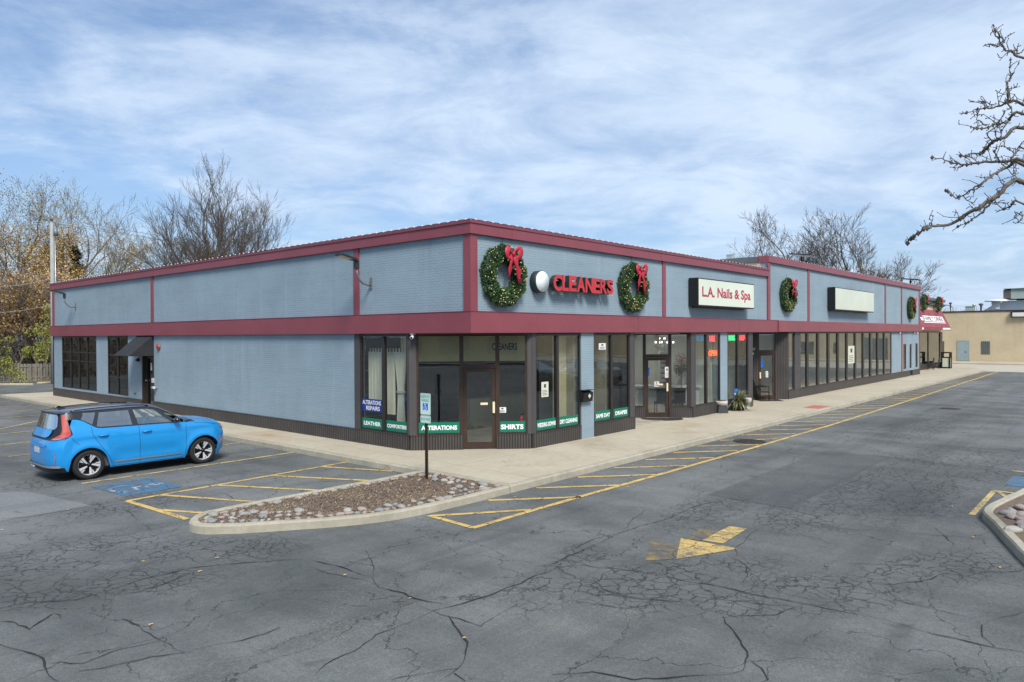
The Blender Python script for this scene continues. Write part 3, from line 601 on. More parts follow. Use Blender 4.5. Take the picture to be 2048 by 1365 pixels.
# lower masonry
ZS = 0.40
lw = [(-YL, -29.77, ZS), (-24.95, -23.56, ZS), (-21.19, -19.72, ZS), (-18.5, -4.73, ZS)]
piece('lower_wall', 'painted_brick', [(u0, u1, -0.3, 0.0, z, B0-0.012) for u0, u1, z in lw]+[(-29.77, -24.95, -0.3, 0, ZS, 0.5), (-23.56, -21.19, -0.3, 0, ZS, 0.47)], F=FL)
piece('lower_wall', 'painted_brick', [(4.62, 5.26, -0.3, 0.02, 0, B0-0.012), (13.95, 14.58, -0.3, 0.01, 0, B0-0.012), (39.6, 42.15, -0.3, 0.0, ZS, B0-0.012), (42.15, X2, -0.3, 0.0, ZS, 0.55), (42.15, 42.7, -0.3, 0, .55, B0-.012), (43.45, 44.5, -.3, 0, .55, B0-.012), (45.2, 46.2, -.3, 0, .55, B0-.012), (46.9, X2, -.3, 0, .55, B0-.012), (42.7, 43.45, -.3, 0, 2.3, B0-.012), (46.2, 46.9, -.3, 0, 2.3, B0-.012), (44.5, 45.2, -.3, 0, 2.25, B0-.012)], F=FR)
mb = MB(); mb.fbox(FL, -YL-.0, -YL+.12, 0.0, 0.02, ZS, B0-.012); mb.build('corner_trim', 'bronze', mall)
def pu(F, px, py=760, w_=0.0):
    """distance along a facade frame seen at a photo pixel column"""
    o = Vector(F(0, w_, 0)); ux = Vector(F(1, w_, 0))-o; d = f2+r3*((px-1024)/FPX)-u3*((py-682.5)/FPX)
    a, b, c_, e = ux.x, -d.x, ux.y, -d.y; det = a*e-b*c_; rx, ry = CAM.x-o.x, CAM.y-o.y
    return (rx*e-b*ry)/det
# ribbed brown base cladding
def base(F, runs, parent=mall):
    for u0, u1 in runs: mb = MB(); mb.fbox(F, u0, u1, -0.28, 0.035, 0.0, ZS-0.018); mb.fbox(F, u0, u1, -0.28, 0.045, ZS-0.018, ZS+0.003); mb.build('base_cladding', 'ribbed_brown', parent)
base(FL, [(-YL, -19.72), (-18.5, -2.36)]); base(FR, [(2.36, 4.6), (5.28, 7.6), (11.64, 13.94), (14.6, 17.05), (21.15, 44.5), (45.2, X2)])
DU0, DU1 = pu(FC, 924.5), pu(FC, 993.5)
PA, PB = pu(FC, 833), pu(FC, 1054.5)
base(FC, [(.02, DU0), (DU1, CH-.02)])
FD1 = frame(*( (11.62-0.66*3.3), (0.75*3.3) ), 0.66, -0.75); L1 = math.hypot(0.66, 0.75)*3.3
FD2 = frame(*( (21.15-0.66*2.6), (0.75*2.6) ), 0.66, -0.75); L2 = math.hypot(0.66, 0.75)*2.6
# windows -----------------------------------------------------------
def window(F, u0, u1, z0, z1, mull=(), rails=(), glassm='shop_glass', frame_m='bronze', fw_=0.055, mw=0.11, dep=0.06, wpos=0.0, parent=mall, name='window', top=0.06):
    """a framed window with its pane as a sub-part; rails: (u0, u1, z)"""
    mb = MB(); a, b = wpos-dep, wpos
    mb.fbox(F, u0, u0+fw_, a, b, z0, z1); mb.fbox(F, u1-fw_, u1, a, b, z0, z1)
    mb.fbox(F, u0+fw_, u1-fw_, a, b-.002, z0, z0+0.045); mb.fbox(F, u0+fw_, u1-fw_, a, b-.002, z1-top, z1)
    for m_ in mull: mb.fbox(F, m_-mw/2, m_+mw/2, a-.03, b+.012, z0+.045, z1-top)
    for r_ in rails: mb.fbox(F, r_[0], r_[1], a, b-.006, r_[2]-0.025, r_[2]+0.025)
    wo = mb.build(name, frame_m, parent)
    g_ = MB(); w0 = wpos-dep*0.55
    g_.add([F(u0+.02, w0, z0+.02), F(u1-.02, w0, z0+.02), F(u1-.02, w0, z1-.02), F(u0+.02, w0, z1-.02)], [(0, 1, 2, 3)]); g_.build('pane', glassm, wo)
    return wo
def door(F, u0, u1, z1, glassm='shop_glass', mat='bronze_brown', wpos=-0.03, push=True, name='door', z0=0.015, parent=mall, hside=1):
    mb = MB(); a, b = wpos-0.06, wpos; st = 0.09
    mb.fbox(F, u0, u0+st, a, b, z0, z1); mb.fbox(F, u1-st, u1, a, b, z0, z1); mb.fbox(F, u0+st, u1-st, a, b-.001, z0, z0+0.17); mb.fbox(F, u0+st, u1-st, a, b-.001, z1-0.1, z1)
    d = mb.build(name, mat, parent)
    g_ = MB(); g_.add([F(u0+st, b-.03, z0+.16), F(u1-st, b-.03, z0+.16), F(u1-st, b-.03, z1-.09), F(u0+st, b-.03, z1-.09)], [(0, 1, 2, 3)]); g_.build('pane', glassm, d)
    if push:
        hb = MB(); x_ = u1-st*0.5 if hside > 0 else u0+st*0.5; hb.fbox(F, x_-.03, x_+.03, b+.002, b+.05, 0.98, 1.28); hb.fbox(F, x_-.2-.16*hside, x_-.06*hside-.1, b-.01, b+.03, 1.2, 1.26) if hside > 0 else None
        hb.build('handle', 'cream', d)
    return d
ZT = 3.125
# left facade
window(FL, -29.75, -24.97, 0.5, ZT, [-28.49, -27.30, -26.18], [(-29.7, -25.02, 2.33), (-29.7, -25.02, 1.9)], 'tinted_glass', mw=0.07)
window(FL, -23.54, -21.21, 0.47, ZT, [-22.38], [(-23.5, -21.26, 2.27), (-23.5, -21.26, 1.26)], 'tinted_glass', mw=0.07)
# recessed side door with its dark frame
piece('door_frame', 'bronze', [(-19.72, -19.62, -0.3, 0.01, 0.0, B0-.012), (-18.6, -18.5, -0.3, 0.01, 0.0, B0-.012), (-19.62, -18.6, -0.3, -0.02, 2.3, B0-.012), (-19.72, -18.5, -0.45, -0.3, 0, B0-.012)], F=FL)
sdo = door(FL, -19.6, -18.62, 2.28, 'tinted_glass', 'bronze', wpos=-0.12, push=False); piece('door_notice', 'white_paint', [(-19.12, -18.98, -0.118, -0.11, 1.68, 1.98)], sdo, F=FL); piece('handle', 'light_metal', [(-19.56, -19.5, -0.118, -0.06, 1.2, 1.26)], sdo, F=FL)
# corner left storefront
piece('storefront_post', 'post_grey', [(-4.73, -4.48, -0.15, 0.02, ZS+.003, B0-.012), (-2.40, -2.335, -0.15, 0.02, ZS+.003, B0-.012)], F=FL)
window(FL, -4.48, -2.40, ZS+.004, ZT, [-3.43])
# chamfer
piece('storefront_post', 'post_grey', [(0.0, PA, -0.12, 0.022, ZS+.003, B0-.013), (PB, CH, -0.12, 0.022, ZS+.003, B0-.013)], F=FC)
# brick-coloured cheeks of the storefront corner columns
window(FC, PA, DU0-.02, ZS+.004, ZT, frame_m='bronze_brown'); window(FC, DU1+.02, PB, ZS+.004, ZT, frame_m='bronze_brown')
window(FC, DU0-.02, DU1+.02, 2.26, ZT, frame_m='bronze_brown', name='transom_window')
piece('door_frame', 'bronze_brown', [(DU0-.02, DU0+.035, -.14, .0, 0.0, 2.26), (DU1-.035, DU1+.02, -.14, .0, 0, 2.26), (DU0+.035, DU1-.035, -.14, -.002, 2.2, 2.258)], F=FC)
d1 = door(FC, DU0+.04, DU1-.04, 2.195)
# right facade storefronts
piece('storefront_post', 'post_grey', [(2.335, 2.5, -0.15, 0.02, ZS+.003, B0-.012)], F=FR)
window(FR, 2.5, 4.6, ZS+.004, ZT, [3.49]); window(FR, 5.28, 7.30, ZS+.004, ZT, [6.26])
piece('storefront_post', 'post_grey', [(7.30, 7.6, -0.3, 0.02, ZS+.003, B0-.012), (7.56, 7.6, -2.3, -.3, 0, B0-.03)], F=FR)
piece('storefront_post', 'post_grey', [(11.5, 11.84, -0.15, 0.02, ZS+.003, B0-.012)], F=FR)
window(FR, 11.84, 13.95, ZS+.004, ZT, [12.78]); window(FR, 14.6, 16.6, ZS+.004, ZT, [15.58])
piece('storefront_post', 'post_grey', [(16.6, 17.05, -0.3, 0.02, ZS+.003, B0-.012), (17.01, 17.05, -2.3, -.3, 0, B0-.03)], F=FR)
# salon entrance (first recess)
a0, a1 = pu(FD1, 1289), pu(FD1, 1340); e0, e1 = pu(FD1, 1264), pu(FD1, 1377)
base(FD1, [(0, a0), (a1, L1)]); window(FD1, 0.02, a0, ZS+.004, ZT); window(FD1, a1, e1, ZS+.004, ZT); window(FD1, a0, a1, 2.30, ZT, frame_m='bronze_brown', name='transom_window')
piece('storefront_post', 'post_grey', [(e1, L1-.02, -.12, .01, ZS+.003, B0-.03)], F=FD1)
piece('door_frame', 'bronze_brown', [(a0, a0+.05, -.14, 0, 0, 2.30), (a1-.05, a1, -.14, 0, 0, 2.3), (a0+.05, a1-.05, -.14, -.002, 2.22, 2.298)], F=FD1)
d2 = door(FD1, a0+.055, a1-.055, 2.215, wpos=-.03)
# second recess: dark panelled entrance
b0, b1 = pu(FD2, 1516), pu(FD2, 1552)
piece('panel_wall', 'ribbed_brown', [(0, b0, -.1, .01, 0, B0-.03), (b1, L2, -.1, .01, 0, B0-.03)], F=FD2)
window(FD2, b0, b1, 2.26, ZT, glassm='shop_glass', name='transom_window')
piece('door_frame', 'bronze_brown', [(b0, b0+.05, -.12, .012, 0, 2.26), (b1-.05, b1, -.12, .012, 0, 2.26), (b0+.05, b1-.05, -.12, .01, 2.15, 2.258)], F=FD2)
d3 = door(FD2, b0+.055, b1-.055, 2.145, 'shop_glass', wpos=-.02, hside=-1)
# long row of tall windows
MU = [23.75, 25.31, 26.93, 28.51, 30.08, 31.66, 33.22, 34.76, 36.32, 37.86]
window(FR, 21.17, 22.05, ZS+.004, ZT, [], glassm='shop_glass_mirror'); piece('storefront_post', 'post_grey', [(21.95, 22.72, -.14, .03, ZS+.003, B0-.012)], F=FR)
window(FR, 22.72, 39.6, ZS+.004, ZT, MU, glassm='shop_glass_mirror', mw=0.26)
# narrow windows and door at the far end
window(FR, 42.7, 43.45, .55, 2.3, glassm='tinted_glass', fw_=.04); window(FR, 46.2, 46.9, .55, 2.3, glassm='tinted_glass', fw_=.04)
door(FR, 44.55, 45.15, 2.2, 'tinted_glass', wpos=-.06, push=False, name='narrow_door')
for lx, ux in ((42.4, 42.1),): pass
# black shed awning over the side door
mb = MB()
ya0, ya1 = 18.54, 20.15; zt_, zb_ = 3.13, 2.30; pr = 0.95
outl = [(0, zt_), (0, zb_), (-pr, zb_), (-pr, zb_+0.02)]
vs = [(0, ya0, zt_), (0, ya0, zb_), (-pr, ya0, zb_), (0, ya1, zt_), (0, ya1, zb_), (-pr, ya1, zb_)]
mb.add(vs, [(0, 1, 2), (3, 5, 4), (0, 2, 5, 3)]); aw = mb.build('side_awning', 'awning_black', mall); md = aw.modifiers.new('s', 'SOLIDIFY'); md.thickness = 0.02
mb = MB(); mb.tube([(-0.02, ya0+.02, zb_+.01), (-pr+.02, ya0+.02, zb_+.01), (-pr+.02, ya1-.02, zb_+.01), (-.02, ya1-.02, zb_+.01)], .014, 6); mb.build('awning_frame', 'black_metal', aw)
# --- interiors: rooms seen through the glass
def room(x0, x1, y0, y1, wall='room_wall', fl='room_floor', name='shop_interior', ceil=B0-.03, openings='sw'):
    mb = MB(); mb.box(x0, x1, y1, y1+.1, 0, ceil); mb.box(x1, x1+.1, y0, y1, 0, ceil)
    if 'w' not in openings: mb.box(x0-.1, x0, y0, y1, 0, ceil)
    r_ = mb.build(name, wall, mall); mb = MB(); mb.box(x0, x1, y0, y1, .002, .012); mb.build('floor', fl, r_)
    mb = MB(); mb.box(x0, x1, y0, y1, ceil-.02, ceil-.0); mb.build('ceiling', 'room_pale', r_); return r_
# cleaners: an L-shaped room behind the corner glass
mb = MB(); mb.prism([(2.5, .35), (7.4, .35), (7.4, 6.5), (.35, 6.5), (.35, 2.6)], .002, .012); fl_ = mb.build('interior_floor', 'room_floor', mall)
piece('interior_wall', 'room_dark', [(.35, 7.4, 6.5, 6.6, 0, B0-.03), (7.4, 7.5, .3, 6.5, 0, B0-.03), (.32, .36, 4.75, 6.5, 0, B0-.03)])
piece('interior_wall', 'room_wall', [(4.5, 4.62, .2, 1.5, 0, B0-.03), (6.2, 6.32, .2, .9, 0, B0-.03)])
piece('interior_wall', 'cream', [(3.9, 4.5, .45, .5, 0, B0-.03), (5.3, 6.15, .55, .6, 0, B0-.03), (.30, .34, 2.42, 2.9, 2.55, B0-.03)])
mb = MB(); mb.fbox(FC, -.3, CH-.02, -1.05, -.95, 2.35, B0-.03); bulk = mb.build('interior_bulkhead', 'cream', mall)
mb = MB(); text_into(mb, FC, 'CLEANERS', pu(FC, 984, 690, -.945), pu(FC, 1034, 690, -.945), 2.66, 2.86, -.945); mb.build('bulkhead_lettering', 'blue_vinyl', bulk)
piece('shop_counter', 'cream', [(3.6, 6.6, 3.6, 4.1, .0, 1.05)]); piece('counter_top', 'room_wall', [(3.55, 6.65, 3.55, 4.15, 1.052, 1.1)]); piece('garment_rail', 'light_metal', [(1.0, 5.5, 5.6, 5.63, 2.0, 2.03)])
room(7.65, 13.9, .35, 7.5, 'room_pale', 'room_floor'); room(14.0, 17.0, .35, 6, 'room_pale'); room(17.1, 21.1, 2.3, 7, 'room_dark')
room(21.2, 39.6, .35, 7.5, 'room_pale', 'room_floor')
piece('interior_column', 'white_paint', [(27.55, 27.85, .5, .8, 0, B0-.03), (34.05, 34.35, .5, .8, 0, B0-.03), (21.3, 21.6, .5, .8, 0, B0-.03)])
for x0 in (9.0, 11.5, 24, 28, 32, 36):
    mb = MB(); mb.box(x0, x0+.6, 2.2, 3.4, B0-.075, B0-.052); mb.build('room_fill_light', 'room_fill', mall)  # unseen emitting panels, added under the ceilings to brighten the shop interiors

# ------------------------------------------------------------------ things on the walls
def wall_light(px, py, label, F, yaxis):
    p0 = at(px, py, 0, 0.0); t_ = thing('wall_lamp', (0, p0.y, p0.z), label, 'lamp', 'floodlights on curved arms on the side wall')
    y, z = p0.y, p0.z
    mb = MB(); mb.box(-0.03, 0, y-.045, y+.045, z-.16, z+.16); mb.build('wall_plate', 'lamp_grey', t_)
    mb = MB(); mb.tube([(-.02, y, z-.05), (-.16, y, z-.05), (-.30, y, z-.02), (-.42, y, z+.08), (-.49, y, z+.22), (-.51, y, z+.40)], .03, 8); mb.tube([(-.02, y, z+.1), (-.10, y, z+.02), (-.2, y, z-.045)], .008, 6); mb.build('arm', 'lamp_grey', t_)
    mb = MB(); mb.box(-.56, -.46, y-.06, y+.06, z+.38, z+.60); mb.build('knuckle', 'dark_metal', t_)
    a = R(12); hx, hz = -.50, z+.58
    def hp(s, v, h): return (hx-s*math.cos(a)+h*math.sin(a)*0, y+v, hz+s*math.sin(a)+h)
    mb = MB(); out_ = [hp(0, -.07, 0), hp(.18, -.15, 0), hp(.62, -.15, 0), hp(.66, -.11, 0), hp(.66, .11, 0), hp(.62, .15, 0), hp(.18, .15, 0), hp(0, .07, 0)]
    mb.poly3(out_, (0, 0, 1), .055); h = mb.build('lamp_head', 'dark_metal', t_)
    mb = MB(); mb.poly3([hp(.24, -.12, -.012), hp(.58, -.12, -.012), hp(.58, .12, -.012), hp(.24, .12, -.012)], (0, 0, 1), .01); mb.build('lens', 'cream', h)
wall_light(743, 567, 'grey floodlight on a curved arm beside the maroon strip nearest the corner', FL, 1)
wall_light(152, 613, 'grey floodlight on a curved arm at the far left end of the side wall', FL, 1)
for px, lb in ((1603, 'dark flat floodlight standing on the parapet above the third wreath'), (1820, 'dark flat floodlight standing on the parapet at the far end')):
    p = at(px, 512 if px < 1700 else 562, 1, 0.4); t_ = thing('parapet_floodlight', (p.x, .4, T2), lb, 'lamp', 'floodlights on the parapet')
    mb = MB(); mb.tube([(p.x, .4, T2-.25), (p.x, .4, T2+.42)], .035, 8); mb.tube([(p.x+.3, .4, T2-.25), (p.x+.3, .4, T2+.42)], .03, 8); mb.build('post', 'dark_metal', t_)
    mb = MB(); mb.poly3([(p.x-.6, -.25, T2+.38), (p.x+.6, -.25, T2+.38), (p.x+.5, .85, T2+.52), (p.x-.5, .85, T2+.52)], (0, 0, 1), .06); mb.build('lamp_head', 'dark_metal', t_)
# string of clear bulbs along the roof edge
def string_lights(pa, pb, n, label):
    t_ = thing('string_lights', pa, label, 'string lights', 'bulb strings along the roof edge')
    pa, pb = Vector(pa), Vector(pb); rnd = random.Random(n)
    mb = MB(); P = []
    for i in range(n*2+1): q = pa.lerp(pb, i/(2*n)); P.append((q.x, q.y, q.z+(.03 if i % 2 == 0 else .012)))
    mb.tube(P, .011, 5); mb.build('cord', 'rubber', t_)
    b = None
    for i in range(n):
        q = pa.lerp(pb, (i+.5)/n)
        if b is None: mb = MB(); mb.ball((0, 0, .026), .024, 8, sc=(1, 1, 1.2)); b = mb.build('bulb', 'bulb_white'); b.parent = t_
        else: b2 = b.copy(); C.objects.link(b2); b2.parent = t_; b = b2
        b.location = (q.x-pa.x+rnd.uniform(-.01, .01), q.y-pa.y+rnd.uniform(-.01, .01), q.z-pa.z+.005); b.rotation_euler = (rnd.uniform(-.5, .5), rnd.uniform(-.5, .5), 0)
string_lights((-.06, YL, T1), (-.06, -.06, T1), 98, 'white bulbs on a dark cord along the roof edge of the side wall')
string_lights((-.02, -.06, T1), (X1-.1, -.06, T1), 60, 'white bulbs on a dark cord above the cleaners and nail salon signs')
string_lights((X1+.1, -.04, T2), (X2, -.04, T2), 92, 'white bulbs on a dark cord along the raised far roof edge')
# fixtures on the side wall
def fix(name, label, cat, build, loc, mat, group=None):
    mb = MB(); build(mb); o = mb.build(name, mat); tag(o, label, cat, group); return o
p = at(318.6, 694, 0, 0)
t_ = thing('alarm_bell', p, 'dark red round alarm bell on the side wall right of the black awning', 'alarm bell')
mb = MB(); mb.lathe([(0.0, -.10), (.07, -.10), (.12, -.07), (.135, -.03), (.135, -.02)], (0, p.y, p.z), 24, 'x'); mb.build('gong', 'red_bell', t_)
mb = MB(); mb.box(-.03, 0, p.y-.06, p.y+.06, p.z-.06, p.z+.06); mb.build('back_box', 'red_bell', t_)
p = at(306.7, 761.3, 0, 0); fix('wall_box', 'small cream intercom box beside the side door', 'box', lambda mb: (mb.box(-.06, 0, p.y-.09, p.y+.05, p.z-.09, p.z+.1), mb.box(-.068, -.06, p.y-.05, p.y+.01, p.z-.02, p.z+.05)), p, 'planter_white')
p = at(313, 776, 0, 0); t_ = thing('standpipe', p, 'grey capped pipe outlet low on the side wall right of the door', 'pipe')
mb = MB(); mb.lathe([(.09, 0), (.09, -.02), (.05, -.03), (.05, -.12)], (0, p.y, p.z), 18, 'x'); mb.build('flange', 'lamp_grey', t_); mb = MB(); mb.tube([(-.1, p.y, p.z), (-.14, p.y+.1, p.z+.02)], .055, 12); mb.tube([(-.1, p.y, p.z), (-.14, p.y-.1, p.z+.02)], .055, 12); mb.build('outlet', 'light_metal', t_)
p = at(277.7, 720, 0, 0); fix('door_lamp', 'small black box lamp on the brick beside the side door', 'lamp', lambda mb: (mb.box(-.08, 0, p.y-.08, p.y+.08, p.z-.07, p.z+.07), mb.box(-.12, -.08, p.y-.06, p.y+.06, p.z-.05, p.z+.03)), p, 'black_metal')
p = at(272, 787, 0, 0); t_ = thing('wall_tap', p, 'small dark garden tap low on the wall between the window and side door', 'tap'); mb = MB(); mb.tube([(0, p.y, p.z), (-.07, p.y, p.z), (-.09, p.y, p.z-.05)], .016, 8); mb.build('spout', 'dark_metal', t_); mb = MB(); mb.lathe([(0, .05), (.035, .05), (.035, .06), (0, .06)], (-.06, p.y, p.z), 10); mb.build('handle', 'dark_metal', t_)
# security cameras
def seccam(x, y, z, dx, dy, label):
    t_ = thing('security_camera', (x, y, z), label, 'security camera', 'white security cameras under the maroon band')
    mb = MB(); mb.box(x-.05, x+.05, y-.05, y+.05, z-.03, z); mb.build('mount', 'white_paint', t_)
    mb = MB(); q = Vector((x, y, z-.08)); d = Vector((dx, dy, -.35)).normalized(); mb.tube([q-d*.05, q+d*.13], .042, 12); mb.tube([q, q+Vector((0, 0, .06))], .014, 6); mb.build('camera_body', 'white_paint', t_)
    mb = MB(); mb.tube([q+d*.131, q+d*.137], .03, 12); mb.build('lens', 'rubber', t_)
p = at(825, 668, 0, -.06); seccam(-.05, p.y, B0-.012, -1, -.6, 'white security camera under the band above the corner post left of the entrance')
seccam(41.4, -.06, B0-.012, -.6, -1, 'white security camera under the band just right of the tall window row'); seccam(45.6, -.06, B0-.012, -1, -.7, 'white security camera at the far end, left one of the close pair'); seccam(46.4, -.06, B0-.012, .8, -.7, 'white security camera at the far end, right one of the close pair')
# letter box on the brick pier
p = at(1173.5, 792.5, 1, -.1)
t_ = thing('letter_box', (p.x, -.02, p.z-.16), 'black steel letter box with a pale emblem on the narrow brick pier', 'letter box')
mb = MB(); mb.poly3([(p.x-.24, -.02, p.z-.16), (p.x-.24, -.14, p.z-.16), (p.x-.24, -.17, p.z+.1), (p.x-.24, -.02, p.z+.17)], (1, 0, 0), .48); mb.build('box_body', 'black_metal', t_)
mb = MB(); mb.box(p.x-.25, p.x+.25, -.185, -.02, p.z+.172, p.z+.187); mb.build('lid', 'black_metal', t_)
mb = MB(); c_ = (p.x+.05, -.166, p.z); mb.poly3([(c_[0], c_[1], c_[2]+.07), (c_[0]+.07, c_[1], c_[2]), (c_[0], c_[1], c_[2]-.07), (c_[0]-.07, c_[1], c_[2])][::-1], (0, -1, 0), .006); mb.build('emblem', 'poster', t_)

# ------------------------------------------------------------------ signs
# CLEANERS channel letters
t_ = thing('cleaners_sign', (3.0, -.02, 4.5), 'red raised CLEANERS letters on the brick between the two front wreaths', 'sign')
WF = -.30
cols = [('C', 355, 577, 378, 800), ('L', 583, 745, 398, 800), ('E', 758, 945, 410, 812), ('A', 958, 1165, 432, 828), ('N', 1175, 1372, 458, 845), ('E', 1372, 1545, 480, 860), ('R', 1553, 1725, 498, 872), ('S', 1728, 1892, 510, 886)]
for ch, xa, xb, ya, yb in cols:
    a = at(1080+xa/12.8, 520+(ya+yb)/25.6, 1, WF); b = at(1080+xb/12.8, 520+(ya+yb)/25.6, 1, WF); zt = at(1080+(xa+xb)/25.6, 520+ya/12.8, 1, WF).z; zb = at(1080+(xa+xb)/25.6, 520+yb/12.8, 1, WF).z
    mb = MB(); text_into(mb, FR, ch, a.x, b.x, zb, zt, .14, .15, .035, 0, 1); mb.build('letter', ['sign_red', 'letter_side'], t_)
mb = MB(); mb.box(3.1, 5.95, -.13, -.0, 4.44, 4.60); mb.build('raceway', 'letter_side', t_)
# round blank box sign
p = at(1086, 563.5, 1, -.24); t_ = thing('round_sign', (p.x, 0, p.z), 'round blank white light box with dark green rim, left of the red letters', 'sign')
mb = MB(); mb.lathe([(0, -.02), (.30, -.02), (.30, -.22), (.285, -.225)], (p.x, 0, p.z), 40, 'y'); mb.build('sign_box', 'letter_side', t_)
mb = MB(); mb.lathe([(0, -.232), (.283, -.23), (.283, -.225)], (p.x, 0, p.z), 40, 'y'); mb.build('sign_panel', 'disc_face', t_)
def boxsign(x0, x1, z0, z1, dep, face, label, txt=None):
    t_ = thing('box_sign', ((x0+x1)/2, 0, (z0+z1)/2), label, 'sign')
    mb = MB(); mb.box(x0, x1, -dep, -.03, z0, z1); mb.build('sign_box', 'black_metal', t_, bevel=.01)
    mb = MB(); mb.box(x0+.3, x1-.3, -.1, 0, z0-.05, z0-.001); mb.build('bracket', 'dark_metal', t_)
    mb = MB(); mb.box(x0+.045, x1-.045, -dep-.012, -dep-.002, z0+.045, z1-.045); mb.build('sign_panel', face, t_)
    if txt: mb = MB(); text_into(mb, FR, txt[0], txt[1], txt[2], txt[3], txt[4], dep+.014, 0, .03); mb.build('lettering', 'sign_text', t_)
a = at(960+1518/(2048/600), 460+430/(2048/600), 1, -.42); b = at(960+1848/(2048/600), 460+430/(2048/600), 1, -.42)
boxsign(11.3, 16.28, 4.10, 5.13, .40, 'sign_face', 'lit-box sign reading L.A. Nails & Spa in red on cream', ('L.A. Nails & Spa', a.x, b.x, 4.33, 4.83))
boxsign(26.7, 33.9, 4.30, 5.50, .40, 'sign_face_blank', 'long blank cream box sign on the raised far section')

# wreaths -------------------------------------------------------------
def make_wreath(label):
    t_ = thing('wreath', (0, 0, 0), label, 'wreath', 'christmas wreaths hanging on the brick front')
    rnd = random.Random(11); R0, r0 = .575, .19
    mb = MB(); mb.v = []; n = 40
    mb.lathe([(R0+.06*math.cos(a), .06*math.sin(a)) for a in np.linspace(0, 2*math.pi, 8)], (0, -.12, 0), 32, 'y'); mb.build('ring', 'needle_dark', t_)
    mb = MB()
    for i in range(4000):
        th = rnd.uniform(0, 2*math.pi); ph = rnd.uniform(-.25*math.pi, 1.25*math.pi); k = .55+.5*math.sqrt(rnd.random())
        rr = r0*k*(1+.12*math.sin(th*9)+.1*math.sin(th*23+1)); c_ = Vector(((R0+rr*math.cos(ph))*math.cos(th), -.12-rr*.8*math.sin(ph), (R0+rr*math.cos(ph))*math.sin(th)))
        nrm = Vector((math.cos(ph)*math.cos(th), -math.sin(ph)*.9, math.cos(ph)*math.sin(th)))
        tn = Vector((-math.sin(th), 0, math.cos(th)))
        d = (nrm*rnd.uniform(.5, 1.0)+tn*rnd.uniform(-.1, .9)+Vector((rnd.uniform(-.4, .4), rnd.uniform(-.4, .4), rnd.uniform(-.4, .4)))).normalized()
        s_ = d.orthogonal().normalized(); s_.rotate(Matrix.Rotation(rnd.uniform(0, 6.28), 3, d)); L = rnd.uniform(.04, .07); W_ = rnd.uniform(.007, .012)
        for q in (0, 1.2, 2.4):
            s2 = s_.copy(); s2.rotate(Matrix.Rotation(q, 3, d)); dd = (d+s2*.45).normalized(); o = dd.cross(s2).normalized()
            mb.add([c_-o*W_, c_+o*W_, c_+dd*L+o*W_*.5, c_+dd*L-o*W_*.5], [(0, 1, 2, 3)])
    mb.build('foliage', 'needle', t_)
    mb = MB()
    for i in range(95):
        th = rnd.uniform(0, 2*math.pi); ph = rnd.uniform(.0, math.pi); rr = r0*1.12; mb.ball(((R0+rr*math.cos(ph))*math.cos(th), -.14-rr*.9*math.sin(ph), (R0+rr*math.cos(ph))*math.sin(th)), .011, 6)
    mb.build('fairy_lights', 'bulb', t_)
    # bow with two loops, knot and two tails
    mb = MB(); cx, cz, yo = .09, .56, -.34
    def ribbon(pts, wd, mb=mb):
        rows = []
        for i, (p, tw) in enumerate(pts):
            p = Vector(p); d = (Vector(pts[min(i+1, len(pts)-1)][0])-Vector(pts[max(i-1, 0)][0])).normalized(); s_ = d.cross(Vector((0, -1, 0)))
            s_ = s_.normalized() if s_.length > .1 else Vector((1, 0, 0)); s_ = (s_+Vector((0, tw, 0))).normalized(); w_ = wd[i] if isinstance(wd, list) else wd
            rows.append([p-s_*w_/2, p+Vector((0, -.012, 0)), p+s_*w_/2])
        mb.grid(rows, sm=True)
    for sx, ang in ((-1, .25), (1, .45)):
        pts = []
        for k in range(13):
            a = 2*math.pi*k/12; rr = .13*math.sin(a/2)**.7*2
            lx = sx*rr*(.5+.5*abs(math.cos((a-math.pi)/2)))*1.05; lz = .10*math.sin(a)*1.2
            pts.append(((cx+lx*math.cos(ang)-0*lz, yo-.06*math.sin(a/2), cz+lz+abs(lx)*math.sin(ang)*.5-.03), .3*math.sin(a)))
        ribbon(pts, [.05+.13*math.sin(math.pi*k/12) for k in range(13)])
    ribbon([((cx-.03, yo, cz-.02), 0), ((cx-.10, yo-.04, cz-.12), .3), ((cx-.08, yo-.02, cz-.26), -.3), ((cx-.13, yo-.03, cz-.40), .3), ((cx-.10, yo+.02, cz-.55), -.4), ((cx-.12, yo+.04, cz-.68), .2)], [.07, .15, .14, .12, .1, .05])
    ribbon([((cx+.03, yo, cz-.02), 0), ((cx+.07, yo-.04, cz-.14), .3), ((cx+.12, yo-.03, cz-.3), -.3), ((cx+.2, yo-.03, cz-.45), .3), ((cx+.23, yo+.0, cz-.6), -.2), ((cx+.3, yo+.02, cz-.74), .2)], [.07, .16, .17, .16, .15, .15])
    mb.ball((cx, yo-.03, cz-.01), .045, 10, sc=(1, .8, 1.15))
    bo = mb.build('bow', 'bow_red', t_); md = bo.modifiers.new('s', 'SOLIDIFY'); md.thickness = .008
    mb = MB(); mb.tube([(0, -.05, .75), (.05, -.02, 1.0)], .005, 5); mb.build('hanging_wire', 'rubber', t_)
    return t_
w0 = make_wreath('big green wreath with red bow nearest the building corner, left of the round sign')
WR = [(1.11, 4.62, None, 0), (7.37, 4.60, 'big green wreath with red bow right of the red cleaners letters', 2.1), (20.87, 4.86, 'green wreath with red bow on the first panel of the raised section', 1.0), (44.42, 4.83, 'green wreath with red bow farthest along the blue-grey front', 3.0)]
for x, z, lb, ry in WR:
    o = w0 if lb is None else copy_tree(w0)
    if lb: o['label'] = lb
    o.location = (x, 0, z); o.scale = (1.03, 1, 1.0) if x < 10 else (1.05, 1, .98)
wreath0 = w0

